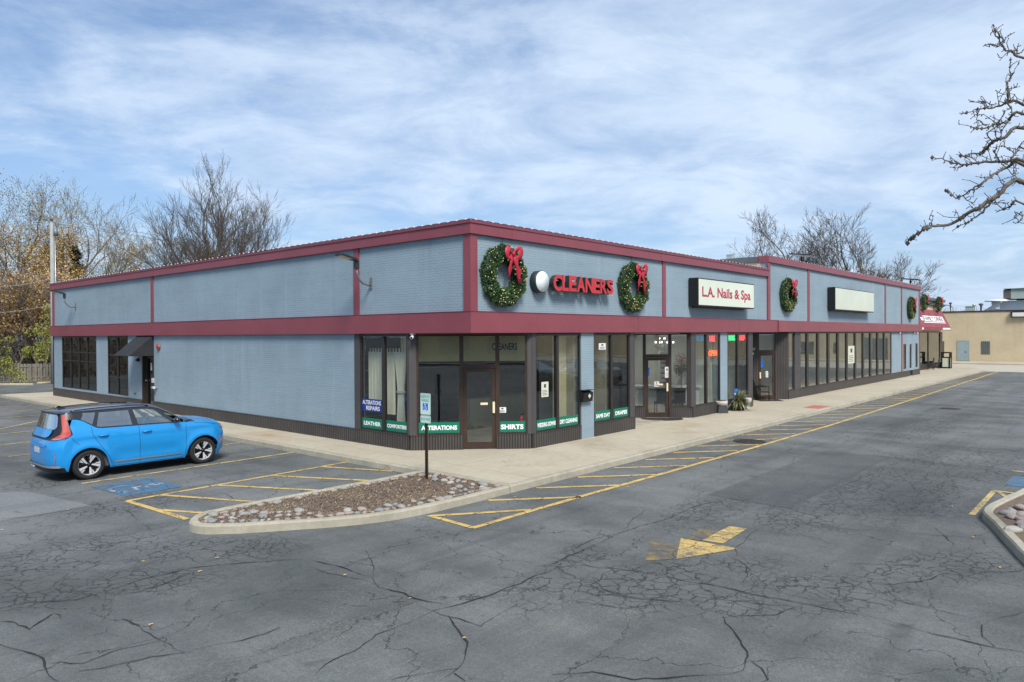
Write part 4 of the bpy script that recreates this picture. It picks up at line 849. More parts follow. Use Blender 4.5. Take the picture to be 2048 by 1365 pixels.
# window lettering ------------------------------------------------------
def decal(F, u0, u1, z0, z1, txt, label, mat='green_vinyl', w_=-.022, tz=None, group=None, tm='white_vinyl', bold=.045, tu=None):
    t_ = thing('window_sign', F((u0+u1)/2, w_, z0), label, 'sign', group)
    mb = MB(); mb.fbox(F, u0, u1, w_, w_+.002, z0, z1); mb.build('sign_panel', mat, t_)
    mb = MB()
    for i, (s_, a, b, c_, d_) in enumerate(txt): text_into(mb, F, s_, a, b, c_, d_, w_+.005, 0, bold)
    mb.build('lettering', tm, t_); return t_
gz0, gz1 = .455, .745; G = 'green lettered strips along the bottom of the cleaners windows'
def lt(F, pa, pb): return pu(F, pa), pu(F, pb)
def gsign(F, pa, pb, txt, ta, tb, label, ht=.115, zc=.595):
    decal(F, pu(F, pa), pu(F, pb), gz0, gz1, [(txt, pu(F, ta), pu(F, tb), zc-ht/2, zc+ht/2)], label, group=G)
s5 = 4.875
gsign(FL, 722, 763.5, 'LEATHER', 680+225/s5, 680+390/s5, 'green window strip reading LEATHER', .115)
gsign(FL, 771, 813, 'COMFORTERS', 680+452/s5, 680+642/s5, 'green window strip reading COMFORTERS', .105)
gsign(FC, 836, 919, 'ALTERATIONS', 680+788/s5, 680+1139/s5, 'green window strip reading ALTERATIONS beside the door', .125)
gsign(FC, 997, 1054, 'SHIRTS', 680+1565/s5, 680+1788/s5, 'green window strip reading SHIRTS', .135)
gsign(FR, 1073, 1112.5, 'WEDDING GOWNS', 1040+172/s5, 1040+350/s5, 'green window strip reading WEDDING GOWNS', .125)
gsign(FR, 1119, 1157, 'DRY CLEANING', 1040+392/s5, 1040+562/s5, 'green window strip reading DRY CLEANING', .125)
gsign(FR, 1190, 1222, 'SAME DAY', 1040+745/s5, 1040+882/s5, 'green window strip reading SAME DAY', .125)
gsign(FR, 1228, 1258.5, 'DRAPES', 1040+933/s5, 1040+1047/s5, 'green window strip reading DRAPES', .13)
decal(FL, pu(FL, 722), pu(FL, 763.5), .93, 1.29, [('ALTERATIONS', pu(FL, 724), pu(FL, 760.5), 1.13, 1.25), ('REPAIRS', pu(FL, 731), pu(FL, 758), .97, 1.09)], 'dark blue window sign reading ALTERATIONS REPAIRS', 'blue_vinyl', bold=.015)
# notices
def notice(F, px0, px1, z0, z1, mat, label, w_=-.024, marks=True, cat='notice'):
    a, b = pu(F, px0), pu(F, px1); t_ = thing('window_notice', F((a+b)/2, w_, z0), label, cat)
    mb = MB(); mb.fbox(F, a, b, w_, w_+.003, z0, z1); mb.build('paper', mat, t_)
    if marks:
        mb = MB(); h = z1-z0
        for k in range(4): mb.fbox(F, a+(b-a)*.15, b-(b-a)*(.15+.1*(k % 2)), w_+.004, w_+.006, z0+h*(.12+.1*k), z0+h*(.15+.1*k))
        mb.fbox(F, a+(b-a)*.35, a+(b-a)*.65, w_+.004, w_+.006, z0+h*.62, z0+h*.85); mb.build('print', 'post_grey', t_)
notice(FR, 1084, 1098, 1.36, 1.78, 'poster', 'pale yellow paper notice in the window above WEDDING GOWNS')
notice(FR, 1199, 1213, 2.62, 2.82, 'white_paint', 'small white paper card high in the window above SAME DAY')
notice(FR, 1480+783/3.606, 1480+829/3.606, 1.35, 2.35, 'poster', 'tall pale leasing poster in the long row of windows')
notice(FC, 997, 1012, .98, 1.13, 'white_paint', 'row of small white and blue stickers above the SHIRTS strip', marks=True)
notice(FD1, 1293, 1299.5, 1.55, 1.85, 'sign_blue', 'light blue sticker on the left of the salon door glass', w_=-.04, marks=False)
notice(FD1, 1330, 1338.5, 1.48, 1.88, 'white_paint', 'white opening-hours strip at the edge of the salon door', w_=-.02)
notice(FD1, 1309, 1318, 1.14, 1.34, 'white_paint', 'white printed square on the salon door glass', w_=-.04)
notice(FD2, 1520, 1527, 1.5, 1.85, 'sign_blue', 'blue sticker on the glass of the dark panelled entrance', w_=-.03, marks=False)
notice(FD2, 1531.5, 1536.5, 1.03, 1.32, 'white_paint', 'white tag hanging on the door of the dark panelled entrance', w_=-.01)
# neon
def neon(F, px0, px1, z0, z1, txt, mat, label, w_=-.16):
    a, b = pu(F, px0, 690, w_), pu(F, px1, 690, w_); t_ = thing('neon_sign', F((a+b)/2, w_, z0), label, 'neon sign', 'neon signs in the nail salon windows')
    mb = MB(); text_into(mb, F, txt, a, b, z0, z1, w_, .02, .0); mb.build('neon_letters', mat, t_)
    mb = MB(); mb.fbox(F, a-.02, b+.02, w_-.03, w_-.015, z0-.01, z1+.01); mb.build('backing', 'black_metal', t_)
neon(FR, 1391.5, 1409, 2.78, 3.02, 'WAXING', 'neon_blue', 'unlit-looking blue neon word in the leftmost nail salon window'); neon(FR, 1419, 1429, 2.78, 3.02, 'NAILS', 'neon_red', 'red neon NAILS sign left of the slim brick pier')
neon(FR, 1456.5, 1469.5, 2.80, 3.02, 'WAXING', 'neon_green', 'green neon sign right of the slim brick pier'); neon(FR, 1479, 1493, 2.80, 3.02, 'FACIALS', 'neon_red', 'red neon sign in the last salon window by the recess')
neon(FR, 1417, 1433, 2.22, 2.45, 'OPEN', 'neon_orange', 'orange-red neon OPEN sign under the red NAILS sign')
# 1007 number over the second entrance
t_ = thing('house_number', FD2(pu(FD2, 1507, 705), .012, 2.3), 'pale door number 1007 on the dark panelled recess wall', 'number'); mb = MB(); text_into(mb, FD2, '1007', pu(FD2, 1503.8, 705), pu(FD2, 1510.5, 705), 2.30, 2.42, .013, .01, .02); mb.build('digits', 'cream', t_); mb = MB(); mb.fbox(FD2, pu(FD2, 1505.2), pu(FD2, 1507.2), .012, .03, 2.1, 2.2); mb.build('bell_push', 'cream', t_)
# curtains inside the corner window
def curtain(pa, pb, z0, z1, prof, label, tie=None, w_=-.32, waves=9):
    a, b = pu(FL, pa, 760, w_), pu(FL, pb, 760, w_); t_ = thing('curtain', FL((a+b)/2, w_, z0), label, 'curtain', 'cream curtains in the corner window')
    rows = []; nx = 60
    for i in range(25):
        f = i/24; z = z0+(z1-z0)*f; l, r_ = prof(f); row = []
        for k in range(nx+1):
            s_ = k/nx; u = a+(b-a)*(l+(r_-l)*s_); row.append(FL(u, w_+.028*math.sin(s_*waves*2*math.pi+.5*f)+.01*math.sin(s_*31), z))
        rows.append(row)
    mb = MB(); mb.grid(rows); mb.build('cloth', 'curtain', t_)
    mb = MB(); l, r_ = prof(1.0); n = max(3, int((b-a)/.11))
    for k in range(n): u = a+(b-a)*(l+(r_-l)*(k+.5)/n); mb.fbox(FL, u-.022, u+.022, w_-.005, w_+.005, z1-.01, z1+.10)
    mb.build('tabs', 'curtain', t_)
    if tie: mb = MB(); l, r_ = prof((tie-z0)/(z1-z0)); mb.fbox(FL, a+(b-a)*l-.02, a+(b-a)*r_+.02, w_-.04, w_+.05, tie-.03, tie+.03); mb.build('tieback', 'disc_face', t_)
curtain(738.5, 766, 1.16, 2.63, lambda f: (0, 1), 'straight cream tab-top curtain in the left pane of the corner window')
curtain(772, 790, .86, 2.63, lambda f: (0, 1), 'long narrow cream curtain left in the right pane of the corner window', waves=6)
def tied(f):
    k = (f-.42)/.58 if f > .42 else (.42-f)/.42; w_ = .20+(.30*k**1.3 if f > .42 else .12*k); c_ = .5
    return c_-w_, c_+w_
curtain(789.5, 815, .5, 2.63, tied, 'cream curtain gathered with a tie at the right of the corner window', tie=1.52, waves=7)
curtain(722, 733, .55, 3.05, lambda f: (.0, .55+.45*max(0, (f-.7)/.3)) if f < .85 else (0, 1-.4*(f-.85)/.15), 'pale curtain edge at the extreme left of the corner window', waves=3)

# objects inside the salon and entrance ---------------------------------
t_ = thing('chandelier', FD1(pu(FD1, 1325, 680), -1.3, 2.6), 'crystal chandelier with lit candles above the salon reception', 'chandelier')
c_ = Vector(FD1(pu(FD1, 1329, 690, -1.3), -1.3, 2.72)); mb = MB(); mb.tube([c_+Vector((0, 0, .38)), c_-Vector((0, 0, .3))], .012, 6)
for k in range(8):
    a = k*math.pi/4; e = Vector((math.cos(a), math.sin(a), 0)); mb.tube([c_-Vector((0, 0, .2)), c_+e*.18-Vector((0, 0, .24)), c_+e*.36-Vector((0, 0, .12)), c_+e*.36], .009, 5)
mb.build('chandelier_arms', 'light_metal', t_)
mb = MB(); rnd = random.Random(2)
for k in range(170):
    a = rnd.uniform(0, 6.28); r_ = rnd.uniform(.05, .38); mb.ball(c_+Vector((r_*math.cos(a), r_*math.sin(a), rnd.uniform(-.34, .18)*(1.1-r_))), .016, 5, sc=(1, 1, 1.6))
mb.build('crystals', 'disc_face', t_)
mb = MB()
for k in range(8): a = k*math.pi/4; mb.ball(c_+Vector((math.cos(a)*.36, math.sin(a)*.36, .05)), .022, 6, sc=(1, 1, 1.8))
for k in range(4): a = k*math.pi/2+.4; mb.ball(c_+Vector((math.cos(a)*.18, math.sin(a)*.18, .2)), .02, 6, sc=(1, 1, 1.8))
mb.build('candle_lights', 'chandelier_light', t_)
def F1(u, w_, z): return FD1(u, w_, z)
U = pu(FD1, 1305, 760, -2.0)
t_ = thing('reception_desk', FD1(U, -1.9, 0), 'white reception desk behind the salon door', 'desk')
mb = MB(); mb.fbox(FD1, U-1.4, U+1.9, -2.3, -1.7, .98, 1.06); mb.build('desk_top', 'desk_white', t_); mb = MB(); mb.fbox(FD1, U-1.3, U-.6, -2.2, -1.8, .02, .98); mb.fbox(FD1, U+1.2, U+1.8, -2.2, -1.8, .02, .98); mb.fbox(FD1, U-.6, U+1.2, -2.2, -2.15, .3, .98); mb.build('desk_front', 'desk_white', t_)
def chair(F, u, w_, label, mat='rubber', arms=False):
    t_ = thing('side_chair', F(u, w_, 0.012), label, 'chair')
    mb = MB(); mb.fbox(F, u-.23, u+.23, w_-.23, w_+.23, .43, .49); mb.build('seat', mat, t_, bevel=.01)
    mb = MB(); mb.poly3([F(u-.22, w_+.22, .49), F(u-.22, w_+.27, 1.02), F(u-.22, w_+.24, 1.02), F(u-.22, w_+.19, .49)], Vector(F(1, 0, 0))-Vector(F(0, 0, 0)), .44); mb.build('backrest', mat, t_)
    for a, b in ((-.2, -.2), (.2, -.2), (-.2, .2), (.2, .2)): mb = MB(); mb.tube([F(u+a, w_+b, .43), F(u+a*1.08, w_+b*1.08, .012)], .018, 6); mb.build('leg', mat, t_)
chair(FD1, pu(FD1, 1322, 780, -1.15), -1.15, 'dark chair just inside the salon door'); chair(FD1, pu(FD1, 1357, 780, -1.3), -1.3, 'dark chair behind the right side glass of the salon entrance'); chair(FR, 13.1, -1.4, 'dark pedicure chair behind the NAILS window')
t_ = thing('flower_vase', FD1(pu(FD1, 1362, 740, -1.9), -1.9, 1.06), 'silver vase of white blossom and red flowers on the desk', 'vase'); c_ = Vector(FD1(pu(FD1, 1362, 740, -1.9), -1.9, 1.062))
mb = MB(); mb.lathe([(0, 0), (.09, 0), (.14, .1), (.1, .22), (.12, .26)], c_, 16); mb.build('vase', 'light_metal', t_)
for nm_, mt_, zz in (('blossom', 'silver_leaf', .5), ('flowers', 'skin_red', .95)):
    mb = MB()
    for k in range(160):
        q = c_+Vector((rnd.gauss(0, .13), rnd.gauss(0, .13), .3+abs(rnd.gauss(zz-.3, .16)))); mb.ball(q, .022, 5)
    for k in range(8): mb.tube([c_+Vector((0, 0, .2)), c_+Vector((rnd.gauss(0, .1), rnd.gauss(0, .1), zz))], .004, 4)
    mb.build(nm_, mt_, t_)
# shelf of nail polish and plant behind the salon glass
t_ = thing('polish_shelf', FR(12.2, -1.2, 0), 'white shelf rack of nail polish behind the salon window', 'shelf')
mb = MB(); mb.fbox(FR, 12.5, 13.3, -1.9, -1.85, 0, 2.4)
for k in range(9): mb.fbox(FR, 12.5, 13.3, -1.85, -1.75, .5+k*.2, .515+k*.2)
mb.build('rack', 'desk_white', t_); mb = MB()
for k in range(9):
    for j in range(12): mb.fbox(FR, 12.53+j*.062, 12.56+j*.062, -1.82, -1.79, .516+k*.2, .58+k*.2)
mb.build('bottles', 'skin_red', t_)
t_ = thing('indoor_plant', FR(12.1, -.7, 0), 'leafy green pot plant inside the leftmost nail salon window', 'plant'); mb = MB(); mb.lathe([(0, 0), (.14, 0), (.2, .35), (.18, .35)], (12.1, .7, .012), 14); mb.build('pot', 'planter_black', t_)
mb = MB()
for k in range(260):
    d = Vector((rnd.gauss(0, 1), rnd.gauss(0, 1), rnd.gauss(0, .8))).normalized(); q = Vector((12.1, .7, 1.75))+d*rnd.uniform(.05, .3); s_ = d.orthogonal()*.03; mb.add([q-s_, q+d*.04, q+s_, q-d*.04], [(0, 1, 2, 3)])
mb.tube([(12.1, .7, .3), (12.1, .7, 1.7)], .015, 6); mb.build('leaves', 'ivy_green', t_)
def extinguisher(x, y, z, label):
    t_ = thing('fire_extinguisher', (x, y, z), label, 'fire extinguisher'); mb = MB(); mb.lathe([(0, 0), (.065, 0), (.07, .03), (.07, .33), (.05, .38), (.02, .41), (.02, .43)], (x, y, z), 16); mb.build('cylinder', 'ext_red', t_)
    mb = MB(); mb.box(x-.02, x+.1, y-.015, y+.015, z+.43, z+.46); mb.tube([(x-.02, y, z+.44), (x-.1, y, z+.38), (x-.09, y, z+.15)], .012, 6); mb.build('valve', 'black_metal', t_); mb = MB(); mb.lathe([(.0715, .12), (.0715, .26)], (x, y, z), 16); mb.build('label_band', 'cream', t_)
q = FC(pu(FC, 1043, 820, -.3), -.3, .45); extinguisher(q[0], q[1], .45, 'red fire extinguisher inside the glass above the SHIRTS strip'); q = FR(pu(FR, 1491, 780, -.35), -.35, 0); extinguisher(q[0], q[1], .62, 'red fire extinguisher inside the last salon window')
t_ = thing('wall_notice', (q[0], .36, 1.2), 'yellow and white fire notice above the extinguisher in the last salon window', 'notice'); mb = MB(); mb.box(q[0]-.1, q[0]+.1, .34, .35, 1.12, 1.38); mb.build('notice_panel', 'ext_yellow', t_); mb = MB(); mb.box(q[0]-.1, q[0]+.1, .338, .339, 1.45, 1.95); mb.build('paper', 'white_paint', t_)

# ------------------------------------------------------------------ things on the pavement
def mat_rug(cx, cy, a, b, rot, label, round_=True):
    mb = MB(); n = 28; pts = []
    for k in range(n+1):
        th = math.pi*k/n; x_, y_ = a*math.cos(th), -b*math.sin(th)-.0; pts.append((x_, y_))
    pts = [(a, .35), ]+pts+[(-a, .35)]
    c_, s_ = math.cos(rot), math.sin(rot); o = None
    mb.prism([(cx+x_*c_-y_*s_, cy+x_*s_+y_*c_) for x_, y_ in pts[::-1]], .001, .014)
    o = mb.build('door_mat', 'rubber'); tag(o, label, 'door mat'); return o
r_ = math.atan2(-.75, .66); q = FD1((a0+a1)/2+.1, .42, 0); mat_rug(q[0], q[1], .75, .5, r_, 'dark half-round door mat outside the nail salon')
q = FD2((b0+b1)/2-.1, .55, 0); mb = MB(); o_ = Vector((q[0], q[1])); ux = Vector((.66, -.75)).normalized(); vx = Vector((-.75, -.66)).normalized(); mb.prism([tuple(o_+ux*s_*.55+vx*t2*.4) for s_, t2 in ((-1, -1), (1, -1), (1, 1), (-1, 1))][::-1], .001, .012); tag(mb.build('door_mat', 'cast_iron'), 'brown rectangular door mat outside the dark panelled entrance', 'door mat')
# tactile paving pad and drain covers (surface of the setting)
mb = MB(); mb.prism([(17.6, -2.56), (19.0, -2.56), (19.0, -1.9), (17.6, -1.9)], -.02, .005)
struct(mb.build('tactile_paving', 'tactile_red'))
for cx, cy, r_ in ((8.2, -3.62, .48), (22.5, -6.34, .4)):
    mb = MB(); mb.lathe([(0, .004), (r_*.8, .004), (r_*.82, -.004), (r_*.86, .006), (r_, .003), (r_+.02, -.01)], (cx, cy, GZ+.008), 32)
    for k in range(-3, 4): mb.box(cx-r_*.6, cx+r_*.6, cy+k*.09-.015, cy+k*.09+.015, GZ+.0121, GZ+.018)
    o = mb.build('drain_cover', 'cast_iron'); tag(o, 'round iron manhole cover in the striped lane beside the kerb' if cx < 10 else 'round dark manhole cover far out in the drive', 'manhole cover')
# folding chair outside
t_ = thing('patio_chair', (19.0, 1.0, 0), 'black mesh patio armchair outside the dark panelled entrance', 'chair')
cx, cy = (lambda q: (q[0], q[1]))(FD2(pu(FD2, 1521), .42, 0)); ORG[t_.name] = Vector((cx, cy, 0)); t_.location = (cx, cy, 0)
ang = R(205)
def lc(x_, y_, z_): c_, s_ = math.cos(ang), math.sin(ang); return (cx+x_*c_-y_*s_, cy+x_*s_+y_*c_, z_)
mb = MB(); mb.grid([[lc(x_, y_, .40-.03*math.sin(math.pi*(y_+.22)/.44)) for x_ in (-.24, 0, .24)] for y_ in np.linspace(-.22, .24, 6)]); mb.build('seat', 'rubber', t_)
mb = MB(); mb.grid([[lc(x_, -.22-.26*f, .40+.62*f) for x_ in (-.24, 0, .24)] for f in np.linspace(0, 1, 6)]); mb.build('backrest', 'rubber', t_)
for sx in (-1, 1):
    mb = MB(); mb.tube([lc(sx*.27, .24, .0), lc(sx*.27, .22, .62), lc(sx*.27, -.3, .64)], .013, 6); mb.tube([lc(sx*.27, -.5, 1.04), lc(sx*.27, -.2, .4), lc(sx*.27, .26, .38)], .013, 6); mb.tube([lc(sx*.27, -.3, .0), lc(sx*.27, -.26, .45)], .013, 6); mb.build('side_frame', 'black_metal', t_)
    mb = MB(); mb.fbox(lambda u, w_, z: lc(u, w_, z), sx*.27-.025, sx*.27+.025, -.32, .26, .64, .665); mb.build('armrest', 'black_metal', t_)
# planters and the yard sign
def planter(px, py, label, white=True):
    p = at(px, py, 2, 0); t_ = thing('planter', p, label, 'planter'); x, y = p.x, p.y
    mb = MB(); mb.lathe([(0, 0), (.24*1.2, 0), (.19*1.2, .28)], (x, y, .002), 4); mb.build('stand', 'planter_black', t_, smooth=False)
    mb = MB(); mb.lathe([(0, .285), (.17, .285), (.23, .36), (.24, .46), (.22, .47), (.2, .42)], (x, y, 0), 20); mb.build('pot', 'planter_white', t_)
    mb = MB(); rnd = random.Random(4)
    for k in range(60): a = rnd.uniform(0, 6.28); d = rnd.uniform(0, .18); mb.ball((x+d*math.cos(a), y+d*math.sin(a), .45+rnd.uniform(0, .04)), .02, 5)
    mb.build('soil', 'mulch_bed', t_); return t_
planter(1443, 826, 'white pot on a black tapered stand below the slim brick pier')
p = at(1477, 821, 2, 0); t_ = thing('potted_bush', (p.x, p.y, 0), 'straggly bush with long grassy leaves in a low dark pot', 'plant')
mb = MB(); mb.lathe([(0, 0), (.2, 0), (.26, .26), (.24, .27)], (p.x, p.y, .002), 18); mb.build('pot', 'cast_iron', t_)
for nm_, mt_, n_, L in (('foliage', 'leaf_green', 420, .5), ('dry_leaves', 'leaf_olive', 380, .62), ('pale_blades', 'silver_leaf', 160, .8)):
    mb = MB(); rnd = random.Random(n_)
    for k in range(n_):
        a = rnd.uniform(0, 6.28); el = rnd.uniform(-.25, 1.4); l = L*rnd.uniform(.5, 1.15); d = Vector((math.cos(a)*math.cos(el), math.sin(a)*math.cos(el), math.sin(el))); q0 = Vector((p.x, p.y, .28))+d*.08
        if p.y+d.y*l > -.06: d.y = -abs(d.y)*.3
        s_ = d.cross(Vector((0, 0, 1))).normalized()*rnd.uniform(.006, .014); q1 = q0+d*l*.55; q2 = q0+d*l-Vector((0, 0, l*l*.35)); q2.z = max(q2.z, .02)
        mb.add([q0-s_*.5, q0+s_*.5, q1+s_, q1-s_, q2], [(0, 1, 2, 3), (3, 2, 4)])
    mb.build(nm_, mt_, t_)
p = at(1493, 818, 2, 0); t_ = thing('urn', (p.x, p.y, 0), 'white patterned urn standing behind the straggly bush', 'urn'); mb = MB(); mb.lathe([(0, 0), (.11, 0), (.07, .04), (.07, .22), (.14, .27), (.17, .44), (.155, .45), (.14, .38)], (p.x, p.y-.05, .002), 18); mb.build('pot', 'planter_white', t_)
p = at(1450, 820, 2, 0); t_ = thing('yard_sign', (p.x, -.22, 0), 'small blue and white octagonal sign on a stake by the brick pier', 'sign')
zc = at(1450, 792, 1, -.2).z; mb = MB(); mb.tube([(p.x, -.2, 0), (p.x, -.2, zc-.1)], .01, 6); mb.build('stake', 'light_metal', t_)
mb = MB(); mb.poly3([(p.x+.19*math.cos(a), -.205, zc+.24*math.sin(a)) for a in np.linspace(0, 2*math.pi, 9)[:-1]+R(22.5)], (0, -1, 0), .006); mb.build('sign_panel', 'sign_blue', t_)
mb = MB(); mb.poly3([(p.x-.15, -.212, zc-.02), (p.x+.15, -.212, zc-.09), (p.x+.16, -.212, zc-.02), (p.x-.13, -.212, zc+.06)], (0, -1, 0), .002); mb.build('pale_band', 'white_vinyl', t_)

# reserved parking sign -------------------------------------------------
sx, sy = -2.19, -.78
t_ = thing('parking_sign', (sx, sy, -.04), 'white and green reserved parking sign on a brown steel post in the stone island', 'sign')
mb = MB()
for dy in (-.032, .022): mb.box(sx-.02, sx+.012, sy+dy, sy+dy+.01, -.1, 1.84)
mb.box(sx+.012, sx+.018, sy-.032, sy+.032, -.1, 1.84); mb.build('post', 'bronze_brown', t_)
def FS(u, w_, z): return (sx-.024-w_, sy-u, z)
def rrect(u0, u1, z0, z1, r, n=5):
    o = []
    for cu, cz, s_ in ((u1-r, z1-r, 0), (u0+r, z1-r, 90), (u0+r, z0+r, 180), (u1-r, z0+r, 270)):
        for k in range(n+1): a = R(s_+90*k/n); o.append((cu+r*math.cos(a), cz+r*math.sin(a)))
    return o
def splate(u0, u1, z0, z1):
    mb = MB(); mb.poly3([FS(u, 0, z) for u, z in rrect(u0, u1, z0, z1, .03)], (-1, 0, 0), .003); pl_ = mb.build('sign_panel', 'sign_white', t_)
    mb = MB(); a = rrect(u0+.008, u1-.008, z0+.008, z1-.008, .024); b = rrect(u0+.014, u1-.014, z0+.014, z1-.014, .02); n = len(a)
    mb.add([FS(u, .005, z) for u, z in a+b], [(i, (i+1) % n, n+(i+1) % n, n+i) for i in range(n)]); mb.build('border', 'sign_green', pl_); return pl_
pl_ = splate(-.165, .165, 1.365, 1.835)
mb = MB(); text_into(mb, FS, 'RESERVED', -.14, .14, 1.735, 1.80, .006, 0, .01); text_into(mb, FS, 'PARKING', -.12, .12, 1.65, 1.715, .006, 0, .01); mb.build('lettering', 'sign_green', pl_)
mb = MB(); mb.poly3([FS(u, .004, z) for u, z in ((-.085, 1.47), (.085, 1.47), (.085, 1.62), (-.085, 1.62))], (-1, 0, 0), .001); mb.build('blue_square', 'sign_blue', pl_)
mb = MB(); wheelchair(mb, lambda a, b: FS(-.07+.14*a, .0075, 1.475+.14*b)); mb.build('symbol', 'white_vinyl', pl_)
pl_ = splate(-.165, .165, 1.185, 1.355); mb = MB(); text_into(mb, FS, '$250 FINE', -.14, .14, 1.235, 1.305, .006, 0, .012); mb.build('lettering', 'sign_green', pl_)

# ------------------------------------------------------------------ stone island
def smooth_path(pts, n=6):
    P = [Vector(p) for p in pts]; o = []
    for i in range(len(P)-1):
        a, b, c_, d = P[max(i-1, 0)], P[i], P[i+1], P[min(i+2, len(P)-1)]
        for k in range(n):
            t_ = k/n; o.append(0.5*((2*b)+(c_-a)*t_+(2*a-5*b+4*c_-d)*t_*t_+(3*b-a-3*c_+d)*t_**3))
    return o+[P[-1]]
ISL = smooth_path([(-1.7, -0.02), (-4.3, 0.02), (-6.2, 0.06), (-6.85, -0.02), (-7.2, -0.36), (-7.26, -0.8), (-6.95, -1.2), (-6.43, -1.6), (-5.54, -2.2), (-4.71, -2.58), (-3.6, -2.74), (-1.7, -2.76)])
kerb_path([(p.x, p.y) for p in ISL], 0.155, 0.0, 'island_kerb', seed=9)
inner = []
for i, p in enumerate(ISL):
    d = (ISL[min(i+1, len(ISL)-1)]-ISL[max(i-1, 0)]).normalized(); inner.append(p+Vector((-d.y, d.x))*.15)
def in_poly(x, y, P):
    c_ = False; j = len(P)-1
    for i in range(len(P)):
        if (P[i][1] > y) != (P[j][1] > y) and x < (P[j][0]-P[i][0])*(y-P[i][1])/(P[j][1]-P[i][1])+P[i][0]: c_ = not c_
        j = i
    return c_
bed = [(-1.69, -.17)]+[tuple(p) for p in inner]+[(-1.69, -2.6)]
def mulch(poly, name, z0, label=None, seed=1, dens=5200):
    xs = [p[0] for p in poly]; ys = [p[1] for p in poly]
    mb = MB(); mb.add([(x, y, z0) for x, y in poly], [tuple(range(len(poly)))]); struct(mb.build('planting_bed', 'mulch_bed'))
    rnd = random.Random(seed); mbs = [MB(), MB(), MB()]
    for k in range(dens):
        x, y = rnd.uniform(min(xs), max(xs)), rnd.uniform(min(ys), max(ys))
        if not in_poly(x, y, poly): continue
        v = mnoise.noise(Vector((x*1.3, y*1.3, 3))); edge = min(abs(y+.1), abs(y+2.65))
        kind = 2 if (v > .12 or (edge < .5 and rnd.random() < .6)) else (1 if rnd.random() < .26 else 0)
        a = rnd.uniform(0, 3.14); l = rnd.uniform(.02, .05) if kind < 2 else rnd.uniform(.03, .07); w_ = rnd.uniform(.006, .014) if kind < 2 else .004
        z = z0+rnd.uniform(.0, .035); dx, dy = math.cos(a)*l/2, math.sin(a)*l/2; nx, ny = -math.sin(a)*w_/2, math.cos(a)*w_/2; tz = rnd.uniform(-.015, .015)
        mbs[kind].add([(x-dx-nx, y-dy-ny, z-tz), (x+dx-nx, y+dy-ny, z+tz), (x+dx+nx, y+dy+ny, z+tz+.004), (x-dx+nx, y-dy+ny, z-tz+.004)], [(0, 1, 2, 3)])
    for b_, mt, nm in zip(mbs, ('mulch_bed', 'dry_grass', 'dry_grass'), ('mulch', 'mulch_chips', 'dry_grass')):
        o = b_.build(nm, mt); o['kind'] = 'stuff'
mulch(bed, 'mulch', -.035, dens=9000)
# river stones, each one its own object
protos = []
for k in range(7):
    rnd = random.Random(50+k); mb = MB(); n = 14; vs = []
    rows = []
    for i in range(9):
        ph = math.pi*i/8; row = []
        for j in range(n+1):
            th = 2*math.pi*(j % n)/n; d = Vector((math.sin(ph)*math.cos(th), math.sin(ph)*math.sin(th), math.cos(ph)))
            q = 1+.22*mnoise.noise(d*1.4+Vector((k*5, 0, 0)))+.07*mnoise.noise(d*4+Vector((k*3, 0, 0))); row.append((d.x*q, d.y*q*(.68+.1*(k % 3)), d.z*q*.5))
        rows.append(row)
    mb.grid(rows, flip=True); protos.append(mb)
smesh = {}
def stone(x, y, z, r, rot, kind, label, grp, rnd):
    k = rnd.randrange(7)
    if (k, kind) not in smesh:
        o = protos[k].build('river_stone', 'stone_'+kind); smesh[(k, kind)] = o.data
    else: o = bpy.data.objects.new('river_stone', smesh[(k, kind)]); C.objects.link(o)
    o.location = (x, y, z); o.rotation_euler = (rnd.uniform(-.2, .2), rnd.uniform(-.2, .2), rot); o.scale = (r, r, r*.9); tag(o, label, 'stone', grp)
rnd = random.Random(21); placed = []
KL = {'grey': 'grey', 'pink': 'pinkish', 'blue_grey': 'dark blue-grey', 'pale': 'pale whitish'}
def put(x, y, r, side):
    if not in_poly(x, y, bed): return
    if any((x-a)**2+(y-b)**2 < (.78*(r+c_))**2 for a, b, c_ in placed): return
    placed.append((x, y, r)); kd = rnd.choices(['grey', 'pink', 'blue_grey', 'pale'], [.4, .32, .1, .18])[0]
    stone(x, y, -.03+r*.10, r, rnd.uniform(0, 6.28), kd, '%s rounded stone %s' % (KL[kd], side), '%s stones %s' % (KL[kd], side), rnd)
acc = 0
for i in range(len(ISL)-1):
    p, q = ISL[i], ISL[i+1]; L = (q-p).length; n_ = Vector((-(q-p).y, (q-p).x)).normalized(); s_ = 0
    while s_ < L:
        c_ = p+(q-p)*(s_/L); front = c_.y < -1.3; tip = c_.x < -6.0
        side = 'at the rounded tip of the island' if tip else ('along the drive-side kerb of the island' if front else 'along the bay-side kerb of the island')
        for row in range(3 if (tip or c_.x > -2.6) else (2 if front else 1)):
            if not front and not tip and rnd.random() < .42: continue
            if row and rnd.random() < (.25 if tip else .6): continue
            r = rnd.choice([.045, .06, .08, .1, .12])*rnd.uniform(.85, 1.1)*(1.0 if front or tip else .85); o = n_*(.15+.13+row*.24+rnd.uniform(-.03, .05)); put(c_.x+o.x, c_.y+o.y, r, side)
        s_ += .11
for k in range(45): put(rnd.uniform(-2.35, -1.8), rnd.uniform(-2.55, -.3), rnd.uniform(.07, .13), 'at the pavement end of the island')
